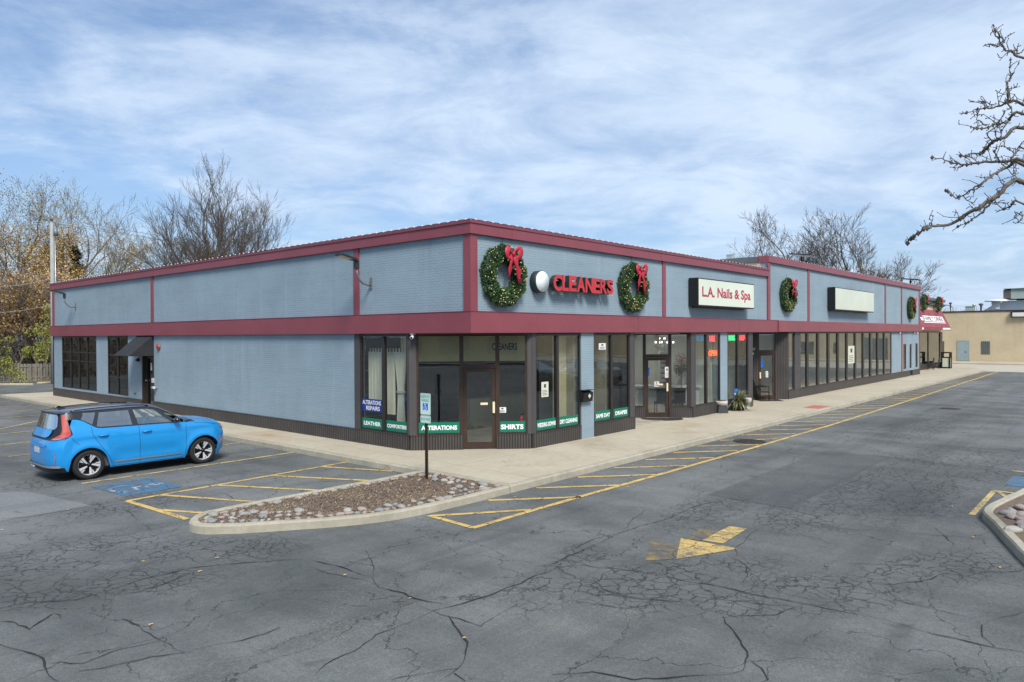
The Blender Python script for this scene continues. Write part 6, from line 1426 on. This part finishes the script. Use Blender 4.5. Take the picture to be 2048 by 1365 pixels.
def leafmass(name, mat, n_, cen, size, seed, kind='stuff', label=None):
    rnd = random.Random(seed); mb = MB()
    for k in range(n_):
        c_, rad = rnd.choice(cen); d = Vector((rnd.gauss(0, 1), rnd.gauss(0, 1), rnd.gauss(0, 1))).normalized()*rad*rnd.uniform(.3, 1)**.6; q = Vector(c_)+Vector((d.x, d.y, d.z*.8)); nn = Vector((rnd.gauss(0, 1), rnd.gauss(0, 1), rnd.gauss(0, 1))).normalized(); s_ = nn.orthogonal().normalized()*size*.5; e = nn.cross(s_).normalized()*size*rnd.uniform(.5, .9)
        if q.z < -.1: continue
        mb.add([q-s_, q+e*.6, q+s_, q-e*.6], [(0, 1, 2, 3)])
    o = mb.build(name, mat)
    if kind == 'stuff': o['kind'] = kind
    else: tag(o, label, 'shrub', 'leafy shrubs behind the fence')
    return o
rnd = random.Random(8)
leafmass('ivy_growth', 'ivy_green', 15000, [((rnd.uniform(-20, 14), rnd.uniform(52, 58), rnd.uniform(.5, 6.0)), rnd.uniform(.6, 1.5)) for _ in range(70)], .16, 2)
leafmass('brown_foliage', 'leaf_orange', 5000, [((rnd.uniform(-20, 14), rnd.uniform(53, 59), rnd.uniform(4, 9.0)), rnd.uniform(.5, 1.4)) for _ in range(40)], .13, 3)
for (pa, pb, n_), lb in zip((((88, 690), 51.5, 2600), ((12, 735), 50.5, 1500), ((2, 690), 51.5, 1400), ((98, 650), 52.5, 1200)), ('yellow-green leafy shrub behind the fence next to the building corner', 'low yellow-green shrub leaning over the fence at the left edge', 'upper yellow-green shrub at the left edge', 'topmost yellow-green shrub close to the building corner')):
    c_ = ray(pa[0], pa[1], pb); leafmass('leafy_shrub', 'leaf_yellow', n_, [(c_+Vector((rnd.gauss(0, .6), rnd.gauss(0, .5), rnd.gauss(0, .5))), rnd.uniform(.25, .6)) for _ in range(14)], .11, n_, 'thing', lb)
# foreground tree at the right: limbs drawn at their real distance, twigs grown along them
t_ = thing('bare_tree', (.5, -12.6, -.1), 'knobbly bare branches reaching in from the right, tree on the kerb island', 'tree'); rnd = random.Random(17)
TR = Vector((.5, -12.6, 0)); mb = MB(); mb.tube([TR+Vector((0, 0, -.1)), TR+Vector((.05, .03, 1.2)), TR+Vector((-.03, .05, 2.6)), TR+Vector((.08, 0, 4.0)), TR+Vector((0, .05, 6.0)), TR+Vector((.1, .1, 8.2))], [.19, .15, .14, .12, .08, .03], 10); mb.build('trunk', 'bark', t_)
LIMB = [(9.2, .034, 3.6, [(756, 960), (640, 1010), (560, 1060), (470, 1120), (380, 1170), (290, 1195), (215, 1215), (160, 1262), (135, 1273)]), (9.3, .018, None, [(590, 1052), (540, 1110), (480, 1170), (405, 1205)]), (9.6, .026, 3.9, [(756, 868), (640, 855), (540, 850), (450, 860), (380, 850), (290, 823)]),
        (9.0, .022, 3.9, [(756, 850), (680, 880), (600, 920), (520, 965), (460, 1000), (400, 1035), (350, 1000)]), (9.4, .028, 4.6, [(756, 680), (660, 720), (590, 745), (540, 790), (470, 815), (425, 812)]), (9.1, .022, 4.9, [(756, 600), (690, 620), (620, 650), (550, 665), (480, 677)]), (9.1, .010, None, [(555, 662), (520, 625), (510, 590)]),
        (9.5, .022, 5.2, [(756, 545), (680, 535), (600, 557), (520, 580), (430, 595)]), (9.5, .008, None, [(600, 555), (540, 535), (480, 540)]), (9.5, .016, None, [(680, 535), (672, 470), (680, 400), (680, 305)]), (9.0, .018, 6.3, [(756, 305), (690, 275), (650, 245), (610, 180), (580, 127)]), (9.0, .008, None, [(650, 248), (600, 240), (548, 232)]),
        (8.8, .018, 3.2, [(756, 1070), (690, 1090), (625, 1113)]), (8.8, .008, None, [(756, 1130), (738, 1165), (700, 1125)]), (9.3, .016, 4.4, [(756, 780), (700, 820), (650, 870)]), (9.4, .014, None, [(660, 530), (690, 600), (640, 690)]), (9.2, .012, None, [(590, 745), (570, 690), (640, 640)]), (9.3, .012, None, [(640, 855), (600, 790), (640, 760), (690, 810)])]
cr = MB()
def knobs(pts, r_, cr, dens, lv=0):
    for i_, (a, b) in enumerate(zip(pts[:-1], pts[1:])):
        tipf = min(1, .25+1.6*(1-(i_+1)/(len(pts)-1)))
        L = (b-a).length; n_ = max(1, int(L*dens))
        for k in range(n_):
            f = rnd.random(); q = a.lerp(b, f); d = (b-a).normalized(); sd = d.orthogonal().normalized(); sd.rotate(Matrix.Rotation(rnd.uniform(0, 6.28), 3, d)); e = (sd+d*rnd.uniform(-.1, .6)+Vector((0, 0, .35))).normalized()
            if rnd.random() < .5: cr.ball(q, r_*rnd.uniform(1.3, 1.7)+.004, 5, sc=(1, 1, 1.2))
            l = (rnd.uniform(.025, .08) if rnd.random() < .72 else rnd.uniform(.12, .28)*tipf)
            m1 = q+e*l*.35+Vector((rnd.gauss(0, .012), rnd.gauss(0, .012), rnd.gauss(0, .012))); e2 = (e+Vector((rnd.gauss(0, .35), rnd.gauss(0, .35), .15+rnd.gauss(0, .3)))).normalized(); m15 = m1+e2*l*.35; m2 = m15+(e2+Vector((rnd.gauss(0, .4), rnd.gauss(0, .4), .2+rnd.gauss(0, .3)))).normalized()*l*.35
            cr.tube([q, m1, m15, m2], [min(.008, r_*.75), .006, .0048, .0035], 4, cap=False); cr.ball(m2, .0085, 5)
            if l > .1: cr.ball(m1, .009, 5); cr.ball(m15, .008, 5)
            if l > .12 and lv < 1: knobs([q, m1, m15, m2], .005, cr, 16, lv+1)
for dist, r_, zt_, pts in LIMB:
    P = [ray(1760+a/2.625, b/2.625, dist*(1+.012*math.sin(i*1.7+dist*9))) for i, (a, b) in enumerate(pts)]
    P = [P[0]]+[p+Vector((rnd.gauss(0, .015), rnd.gauss(0, .015), rnd.gauss(0, .012))) for p in P[1:]]
    if zt_: Q = [TR+Vector((0, 0, zt_)), TR.lerp(P[0], .5)+Vector((0, 0, (zt_+P[0].z)*.25+.15))]; Q[1].z = (zt_+P[0].z)/2+.12; Q[0].z = zt_; P = Q+P
    sp_ = smooth_path(P, 4); n = len(sp_); rs = [max(.005, r_*(1.1 if zt_ else .85)*(1-.82*i/(n-1))) for i in range(n)]; sp_ = [p+Vector((rnd.gauss(0, .008), rnd.gauss(0, .008), rnd.gauss(0, .008))) for p in sp_]
    cr.tube(sp_, rs, 7); knobs(sp_[(8 if zt_ else 0):], r_*.6, cr, 11)
for k in range(9):
    a = rnd.uniform(-1.2, 2.6); z = rnd.uniform(3.4, 6.5); d = Vector((math.cos(a), math.sin(a)*.8-.2, .35)); q = TR+Vector((0, 0, z)); P = [q, q+d*.9, q+d*1.9+Vector((0, 0, .3)), q+d*2.8+Vector((0, 0, .4))]
    if P[-1].y > -12.2 or P[-1].x < .6: continue
    cr.tube(P, [.05, .035, .02, .008], 7); knobs(P, .02, cr, 8)
cr.build('crown', 'bark_dark', t_)

# ------------------------------------------------------------------ fence, pole, wires, kerb stops
FA, FB = at(-30, 766, 2, -.2), at(118, 762.5, 2, -.2); FA.z = FB.z = -.2; dF = (FB-FA); 
FA = FA-dF*.6; dF = (FB-FA); LF = dF.length; dF.normalize(); HF = at(50, 728, 0, at(50, 764, 2, -.2).x).z+.2
FFe = lambda u, w_, z: (FA.x+dF.x*u+dF.y*w_, FA.y+dF.y*u-dF.x*w_, -.2+z)
t_ = thing('wooden_fence', FA, 'weathered grey-brown board fence along the back of the lot', 'fence'); rnd = random.Random(6)
mb = MB(); u = 0
while u < LF:
    wd = rnd.uniform(.12, .16); h = HF+rnd.uniform(-.03, .03); side = .03 if int(u/.2) % 2 else -.03; mb.fbox(FFe, u, u+wd, side-.01, side+.01, .03, h); u += wd+rnd.uniform(.02, .06)
mb.build('boards', 'fence_wood', t_); mb = MB(); mb.fbox(FFe, 0, LF, -.018, .018, .3, .38); mb.fbox(FFe, 0, LF, -.018, .018, HF-.25, HF-.17); mb.build('rail', 'fence_wood', t_)
for k in range(int(LF/2.4)): mb = MB(); mb.fbox(FFe, k*2.4, k*2.4+.1, -.13, -.03, 0, HF-.05); mb.build('post', 'fence_wood', t_)
fp = [at(-40, 771, 2, GZ), at(68, 771, 2, GZ)]; mb = MB(); a, b = fp; d = (b-a).normalized(); mb.add([], [])
mb.tube([a+Vector((0, 0, .04)), b+Vector((0, 0, .04))], .13, 4); tag(mb.build('parking_stop', 'kerb_concrete'), 'long low concrete kerb stop in front of the wooden fence', 'kerb stop', 'concrete stops along the fence')
a, b = at(74, 768, 2, GZ), at(104, 766.5, 2, GZ); mb = MB(); mb.tube([a+Vector((0, 0, .04)), b+Vector((0, 0, .04))], .12, 4); tag(mb.build('parking_stop', 'kerb_concrete'), 'short concrete kerb stop between the fence and the building corner', 'kerb stop', 'concrete stops along the fence')
mb = MB(); rnd = random.Random(9)
for k in range(900): u = rnd.uniform(0, LF); w_ = abs(rnd.gauss(0, .5)); q = Vector(FFe(u, w_+.1, .06)); a = rnd.uniform(0, 3.1); l = rnd.uniform(.04, .09); mb.add([q, q+Vector((math.cos(a)*l, math.sin(a)*l, .02)), q+Vector((-math.sin(a)*l, math.cos(a)*l, .01))], [(0, 1, 2)])
mb.build('fallen_leaves', 'leaf_orange')['kind'] = 'stuff'
pp = ray(107, 700, 50); t_ = thing('utility_pole', (pp.x, pp.y, GZ), 'pale grey utility pole rising behind the left end of the building', 'utility pole')
zt_ = ray(107, 433, 50).z; mb = MB(); mb.tube([(pp.x, pp.y, GZ-.1), (pp.x-.02, pp.y, zt_)], [.18, .11], 12); mb.build('pole', 'pole_wood', t_)
mb = MB(); mb.tube([(pp.x+.2, pp.y, GZ), (pp.x+.16, pp.y, zt_-.6)], .035, 6); mb.build('conduit', 'light_metal', t_)
mb = MB(); mb.fbox(lambda u, w_, z: (pp.x+rt.x*u+fw.x*w_, pp.y+rt.y*u+fw.y*w_, z), -.5, .8, -.25, -.15, zt_-.25, zt_-.12); mb.build('crossarm', 'fence_wood', t_)
for a in (-.3, .0, .45, .7): mb = MB(); q = Vector((pp.x, pp.y, 0))+rt*a-fw*.2; mb.lathe([(.04, 0), (.06, .05), (.03, .1), (.05, .16), (0, .2)], (q.x, q.y, zt_-.12), 8); mb.build('insulator', 'lamp_grey', t_)
mb = MB(); q = Vector((pp.x, pp.y, 0))+rt*.3-fw*.1; mb.lathe([(0, 0), (.14, 0), (.14, .5), (0, .52)], (q.x, q.y, zt_-1.4), 12); mb.build('transformer', 'lamp_grey', t_)
def wire(pa, da, pb, db, sag, label, r_=.018):
    a, b = ray(*pa, da), ray(*pb, db); P = []
    for k in range(17): f = k/16; q = a.lerp(b, f); q.z -= sag*4*f*(1-f); P.append(q)
    mb = MB(); mb.tube(P, r_, 4); tag(mb.build('overhead_wire', 'wire'), label, 'wire', 'overhead wires at the utility pole')
for pa, da, pb, db, lb in (((107, 440), 50, (-60, 431), 48, 'top overhead wire running left from the pole head'), ((107, 444), 50, (-60, 438), 48, 'second overhead wire running left from the pole head'), ((110, 436), 50, (640, 512), 90, 'top overhead wire falling right behind the bare trees'), ((110, 441), 50, (640, 524), 90, 'second overhead wire falling right behind the bare trees'), ((110, 447), 50, (560, 505), 90, 'third overhead wire falling right behind the bare trees'),
        ((108, 556), 50, (-60, 571), 48, 'single overhead wire left of the pole at parapet height'), ((108, 557), 50, (220, 571), 60, 'short overhead wire right of the pole at parapet height'), ((108, 607), 50, (-60, 623), 47, 'lowest dark overhead wire left of the pole')): wire(pa, da, pb, db, .3, lb)

# ------------------------------------------------------------------ restaurant with the red awning
RX0, RX1, RY = 47.55, 62.1, 1.2
rs_ = thing('restaurant_unit', (RX0, RY, 0), 'grey-corniced corner restaurant with big windows beyond the blue-grey front', 'building')
FRR = frame(0, RY, 1, 0)
piece('wall', 'tan_brick', [(RX0, RX1, RY+.01, 12, 3.15, 5.4), (RX1-.25, RX1, RY+.3, 12, 0, 3.15), (RX0, RX1-.3, 11.7, 12, 0, 3.15)], rs_)
mb = MB(); mb.box(RX0, RX1+.12, RY-.15, 12, 5.42, 5.62); mb.box(RX0, RX1+.05, RY-.08, 12, 5.63, 5.78); mb.box(RX0, RX1+.2, RY-.22, 12.1, 5.79, 6.02); mb.build('cornice', 'grey_fascia', rs_)
piece('interior_floor', 'room_floor', [(RX0, RX1-.3, RY+.1, 11.6, .002, .02)], rs_)
window(FRR, RX0+.1, RX1-1.0, .42, 3.14, [51.0, 53.3, pu(FRR, 1857)], glassm='shop_glass_mirror', parent=rs_, mw=.22); piece('corner_post', 'bronze', [(RX1-1.0, RX1, RY-.02, RY+.3, 0, 3.14)], rs_); piece('window_base', 'bronze', [(RX0, RX1-1.0, RY-.03, RY+.15, 0, .42)], rs_)
# red shed awning: its own cloth, valance and lettering
ya = at(1901, 657, 0, 61.3).y; za = at(1901, 655, 0, 61.3).z; zt_ = 5.0; AX0, AX1 = 48.2, 61.3
aw = thing('red_awning', (AX0, RY, za), 'dark red sloping fabric awning with white lettering over the restaurant windows', 'awning')
mb = MB(); mb.add([(AX0, RY-.1, zt_), (AX1, RY-.1, zt_), (AX1, ya, za), (AX0, ya, za), (AX0, RY-.1, za-.1), (AX1, RY-.1, za-.1)], [(0, 3, 2, 1), (0, 4, 3), (1, 2, 5)])
o = mb.build('canopy', 'awning_red', aw); md = o.modifiers.new('s', 'SOLIDIFY'); md.thickness = .02
mb = MB(); mb.box(AX0, AX1, ya-.015, ya+.005, za-.28, za); mb.build('valance', 'awning_red', aw)
for k in range(5):
    x = AX0+.8+k*2.9; mb = MB(); mb.tube([(x, RY-.1, zt_+.1), (x, RY-.5, zt_+.5), (x, RY-.9, zt_+.45)], .03, 6); mb.lathe([(.02, .1), (.16, 0)], (x, RY-.95, zt_+.3), 12); mb.build('lamp', 'black_metal', aw)
dA = Vector((0, ya-RY+.1, za-zt_)); lA = dA.length; nA = Vector((0, -(zt_-za), -(RY-.1-ya)*-1)).normalized()
nA = Vector((0, zt_-za, 0)); nA = Vector((0, -(zt_-za), (RY-.1-ya))).normalized(); nA = Vector((0, -abs(zt_-za), abs(RY-.1-ya))).normalized()
def FAw(u, w_, z): q = Vector((u, RY-.1, zt_))+dA*(1-z)+nA*(w_); return (q.x, q.y, q.z)
lx = lambda px: pu(frame(0, RY-.7, 1, 0), px, 640)
mb = MB(); mb.add([FAw(52.2, .03, .62), FAw(59.9, .03, .62), FAw(59.9, .03, .30), FAw(52.2, .03, .30)], [(0, 3, 2, 1)]); mb.add([FAw(51.2, .03, .52), FAw(52.0, .03, .52), FAw(52.0, .03, .34), FAw(51.2, .03, .34)], [(0, 3, 2, 1)]); mb.add([FAw(51.7, .03, .26), FAw(60.0, .03, .26), FAw(60.0, .03, .22), FAw(51.7, .03, .22)], [(0, 3, 2, 1)]); mb.build('lettering_panel', 'white_vinyl', aw)
mb = MB(); text_into(mb, lambda u, w_, z: FAw(u, w_, z), 'FAMILY', 52.4, 55.8, .34, .58, .045, 0, .0); text_into(mb, lambda u, w_, z: FAw(u, w_, z), 'DINER', 56.3, 59.6, .34, .58, .045, 0, .0); mb.build('lettering', 'awning_red', aw)
mb = MB(); mb.box(AX0+.3, AX0+2.6, ya-.025, ya-.018, za-.22, za-.06); mb.box(AX1-3.4, AX1-.2, ya-.025, ya-.018, za-.22, za-.06); mb.build('valance_lettering', 'white_vinyl', aw)
for px, lb in ((1848, 'green wreath with red bow on the restaurant cornice, left of the pair'), (1877, 'green wreath with red bow at the right end of the restaurant cornice')):
    o = copy_tree(wreath0); o['label'] = lb; o['group'] = 'wreaths on the restaurant cornice'; q = at(px, 609, 1, RY-.3); o.location = (q.x, RY-.2, 5.55); o.scale = (.8, 1, .8)
# bin
q = at(1893, 737, 2, 0); t_ = thing('litter_bin', q, 'black framed litter bin with grey panels outside the restaurant', 'bin')
x, y = q.x, q.y; mb = MB()
for a, b in ((-.3, -.3), (.3, -.3), (-.3, .3), (.3, .3)): mb.box(x+a-.05, x+a+.05, y+b-.05, y+b+.05, 0, 1.3)
mb.box(x-.36, x+.36, y-.36, y+.36, 1.3, 1.4); mb.box(x-.3, x+.3, y-.3, y+.3, .9, .98); mb.box(x-.33, x+.33, y-.33, y+.33, .02, .12); mb.build('bin_frame', 'black_metal', t_)
mb = MB(); mb.box(x-.29, x+.29, y-.29, y+.29, .12, .9); mb.build('bin_panels', 'sign_face_blank', t_)
chair(FRR, 54.5, .55, 'dark metal cafe chair under the red awning, left one'); chair(FRR, 56.6, .55, 'dark metal cafe chair under the red awning, right one')
t_ = thing('bench', (59.5, RY-.45, 0), 'dark bench under the red awning beside the corner post', 'bench'); mb = MB(); mb.fbox(FRR, 58.4, 60.8, .3, .75, .5, .56); mb.build('seat', 'light_metal', t_)
for a in (58.6, 60.5): mb = MB(); mb.fbox(FRR, a, a+.08, .32, .72, 0, .5); mb.build('leg', 'black_metal', t_)

# ------------------------------------------------------------------ far tan brick building
FX = 77.0
fb = thing('brick_building', (FX, 0, 0), 'long pale tan brick building across the end of the drive', 'building')
ztop = at(2000, 623.5, 0, FX).z; piece('wall', 'tan_brick', [(FX, FX+.4, -75, 40, 0, ztop)], fb); piece('coping', 'bronze_brown', [(FX-.06, FX+.46, -75, 40, ztop+.001, ztop+.14)], fb)
piece('roof', 'grey_fascia', [(FX+.46, FX+30, -75, 40, ztop-.5, ztop-.35)], fb)
def fy(px): return at(px, 700, 0, FX).y
def fz(py, px=1960): return at(px, py, 0, FX).z
FFx = frame(FX, 0, 0, -1)  # u = -y
def fwin(pa, pb, za_, zb_, nm, nx, nz, mat='glass_block'):
    u0, u1 = -fy(pa), -fy(pb); z0, z1 = fz(za_), fz(zb_); w_ = MB(); w_.fbox(FFx, u0, u1, .005, .02, z0, z1); o = w_.build(nm, 'post_grey', fb)
    mb = MB()
    for i in range(nx):
        for j in range(nz): a = u0+(u1-u0)*(i+.08)/nx; b = u0+(u1-u0)*(i+.92)/nx; c_ = z0+(z1-z0)*(j+.08)/nz; d = z0+(z1-z0)*(j+.92)/nz; mb.fbox(FFx, a, b, .021, .035, c_, d)
    mb.build('glass_blocks', mat, o)
fwin(1962, 1980, 709, 683, 'glass_block_window', 4, 6); fwin(1884, 1888.5, 709, 683, 'glass_block_window', 3, 6)
u0, u1 = -fy(1916), -fy(1937); z1 = fz(683); mb = MB(); mb.fbox(FFx, u0, u1, .005, .04, .05, z1); dd = mb.build('door', 'grey_door', fb); mb = MB(); mb.fbox(FFx, u1-.25, u1-.12, .04, .1, 1.0, 1.12); mb.build('handle', 'light_metal', dd); mb = MB(); mb.fbox(FFx, u0-.08, u0-.001, .005, .05, .05, z1+.08); mb.fbox(FFx, u1+.001, u1+.08, .005, .05, .05, z1+.08); mb.fbox(FFx, u0, u1, .005, .05, z1+.001, z1+.08); mb.build('door_frame', 'grey_door', dd)
# openings farther along, mirrored in the row of tall windows
def vy(px): v = at(px, 700, 0, FX); return v.y   # virtual y behind the glass
for pa, pb, za_, zb_, kind in ((1603, 1627, 708, 684, 'w'), (1668, 1674, 707, 685, 'w'), (1729, 1740, 722, 676, 'g'), (1745, 1776, 722, 677, 'g')):
    ya_, yb_ = -vy(pa), -vy(pb); lo, hi = sorted((-ya_, -yb_)); z0, z1 = (fz(za_, pa), fz(zb_, pa)) if kind == 'w' else (.02, fz(zb_, pa))
    mb = MB(); mb.fbox(FFx, lo, hi, .005, .03, z0, z1); o = mb.build('window' if kind == 'w' else 'garage_door', 'glass_block' if kind == 'w' else 'lamp_grey', fb)
q = Vector((FX-.2, fy(2040), fz(630))); t_ = thing('wall_lamp', q, 'small box floodlight high on the tan brick wall at the right edge', 'lamp'); mb = MB(); mb.box(FX-.35, FX, q.y-.75, q.y+.75, q.z-.35, q.z+.25); mb.build('lamp_housing', 'dark_metal', t_); mb = MB(); mb.box(FX-.37, FX-.352, q.y-.6, q.y+.6, q.z-.25, q.z+.15); mb.build('lens', 'room_pale', t_)
# low brick shop across the road behind the viewer: only seen mirrored in the corner glass
ob_ = thing('opposite_building', (-48, -40, 0), 'brown brick building behind the viewer, mirrored in the corner entrance glass', 'building')
FO = frame(-58, -28, 1, -1); FO2 = lambda u, w_, z: (FO(u, -w_, z))
piece('wall', 'tan_brick', [(0, 34, -.2, .2, 0, 5.6)], ob_, F=FO); piece('coping', 'bronze_brown', [(-.1, 34.1, -.3, .3, 5.601, 5.9)], ob_, F=FO)
for k in range(6): piece('window', 'glass_block', [(2+k*5.4, 5.4+k*5.4, -.26, -.201, .9, 2.9)], ob_, F=FO)
for k, (x, y) in enumerate(((-40, -24), (-30, -46))): place_tree('crooked', x, y, -.3, ('bare tree behind the viewer left of the mirrored building', 'bare tree behind the viewer right of the mirrored building')[k], 1, k, GT)
# what stands on and behind its roof
RXX = 92.0
def ry(px): return at(px, 600, 0, RXX).y
def rz_(py, px=1980): return at(px, py, 0, RXX).z
t_ = thing('barrel_roof_hall', (RXX, ry(2010), 0), 'white barrel-roofed hall rising behind the tan brick building', 'building')
prof = [(1966, 622), (1985, 611), (2003, 605), (2010, 602), (2080, 600), (2130, 604), (2200, 624)]
P = [(-ry(a), rz_(b, a)) for a, b in prof]; rows = [[(RXX+k*8, -u, z+.02*k) for u, z in P] for k in range(4)]
mb = MB(); mb.grid(rows, sm=False); mb.add([(RXX, -P[0][0], 0)]+[(RXX, -u, z) for u, z in P]+[(RXX, -P[-1][0], 0)], [tuple(range(len(P)+2))]); o = mb.build('roof', 'roof_membrane', t_)
t_ = thing('rooftop_unit', (RXX+3, ry(2030), rz_(600)), 'large grey-green air conditioning unit on the white barrel roof', 'air conditioner'); mb = MB(); mb.box(RXX-1, RXX+5, ry(2075), ry(2024), rz_(600), rz_(580.5)); mb.build('unit_body', 'hvac', t_); mb = MB(); mb.box(RXX-1.02, RXX+5, ry(2023.8), ry(2009), rz_(599), rz_(582)); mb.build('unit_end', 'hvac_dark', t_); mb = MB(); mb.box(RXX-1.2, RXX+5.2, ry(2076), ry(2008.5), rz_(580.4), rz_(579.6)); mb.build('lid', 'hvac', t_)
def roofthing(nm, px, w_, za_, zb_, mat, label, cat, lathe=False, x=FX+6):
    yc = at(px, 620, 0, x).y; z0 = at(px, za_, 0, x).z; z1 = at(px, zb_, 0, x).z; t_ = thing(nm, (x, yc, z0), label, cat); mb = MB()
    if lathe: mb.lathe([(0, z1-z0), (w_*.45, z1-z0-.02), (w_*.5, (z1-z0)*.72), (w_*.2, (z1-z0)*.7), (w_*.16, -.4)], (x, yc, z0), 14)
    else: mb.box(x-w_/2, x+w_/2, yc-w_/2, yc+w_/2, z0-.4, z1); mb.box(x-w_*.56, x+w_*.56, yc-w_*.56, yc+w_*.56, z1+.001, z1+.06)
    mb.build('housing', mat, t_)
roofthing('rooftop_unit', 1940, .8, 623, 614, 'hvac', 'small square grey-green roof unit left of the vents', 'air conditioner'); roofthing('roof_vent', 1948, .35, 622, 608.5, 'light_metal', 'thin capped roof vent beside the small square unit', 'vent', True); roofthing('roof_vent', 1962, .45, 622, 607, 'hvac_dark', 'dark brown capped roof vent nearest the white barrel roof', 'vent', True); roofthing('roof_vent', 1901, .3, 619, 605, 'hvac_dark', 'slender dark pole vent right of the red awning', 'vent', True)
roofthing('roof_vent', 1992, 2.4, 612, 600, 'roof_membrane', 'broad white domed ventilator in front of the barrel roof', 'vent', True, RXX-1)
roofthing('roof_vent', 1461, .35, 517, 511.5, 'light_metal', 'tiny capped vent on the lower roof beside the raised section', 'vent', False, 30)
# low brush along the horizon beyond the roofs
mb = MB(); rnd = random.Random(12)
for k in range(1500):
    y = rnd.uniform(-60, 40); x = rnd.uniform(150, 170); h = rnd.uniform(3, 8.6); q = Vector((x, y, 0)); mb.tube([q, q+Vector((rnd.gauss(0, 1), rnd.gauss(0, 1), h*.6)), q+Vector((rnd.gauss(0, 2), rnd.gauss(0, 2), h))], [.12, .08, .03], 3, cap=False)
mb.build('distant_trees', 'bark_brown')['kind'] = 'stuff'
# few fallen leaves on the asphalt
mb = MB(); rnd = random.Random(77)
for px, py in [(928, 1276), (400, 1143), (286, 1123), (302, 1249), (135, 1020), (434, 1116), (1946, 1075), (1905, 1013), (2000, 1135), (1268, 972), (1255, 974), (1170, 845), (820, 1197), (690, 1150), (3, 1060), (1030, 994), (1265, 930)]:
    q = at(px, py, 2, GZ+.012 if px != 1170 else .005); a = rnd.uniform(0, 6.28); l = rnd.uniform(.018, .032)
    mb.add([q+Vector((l*math.cos(a+t2), l*.7*math.sin(a+t2), .008*(k % 2))) for k, t2 in enumerate(np.linspace(0, 5.3, 6))], [tuple(range(6))])
o = mb.build('fallen_leaves', 'leaf_gold'); o['kind'] = 'stuff'
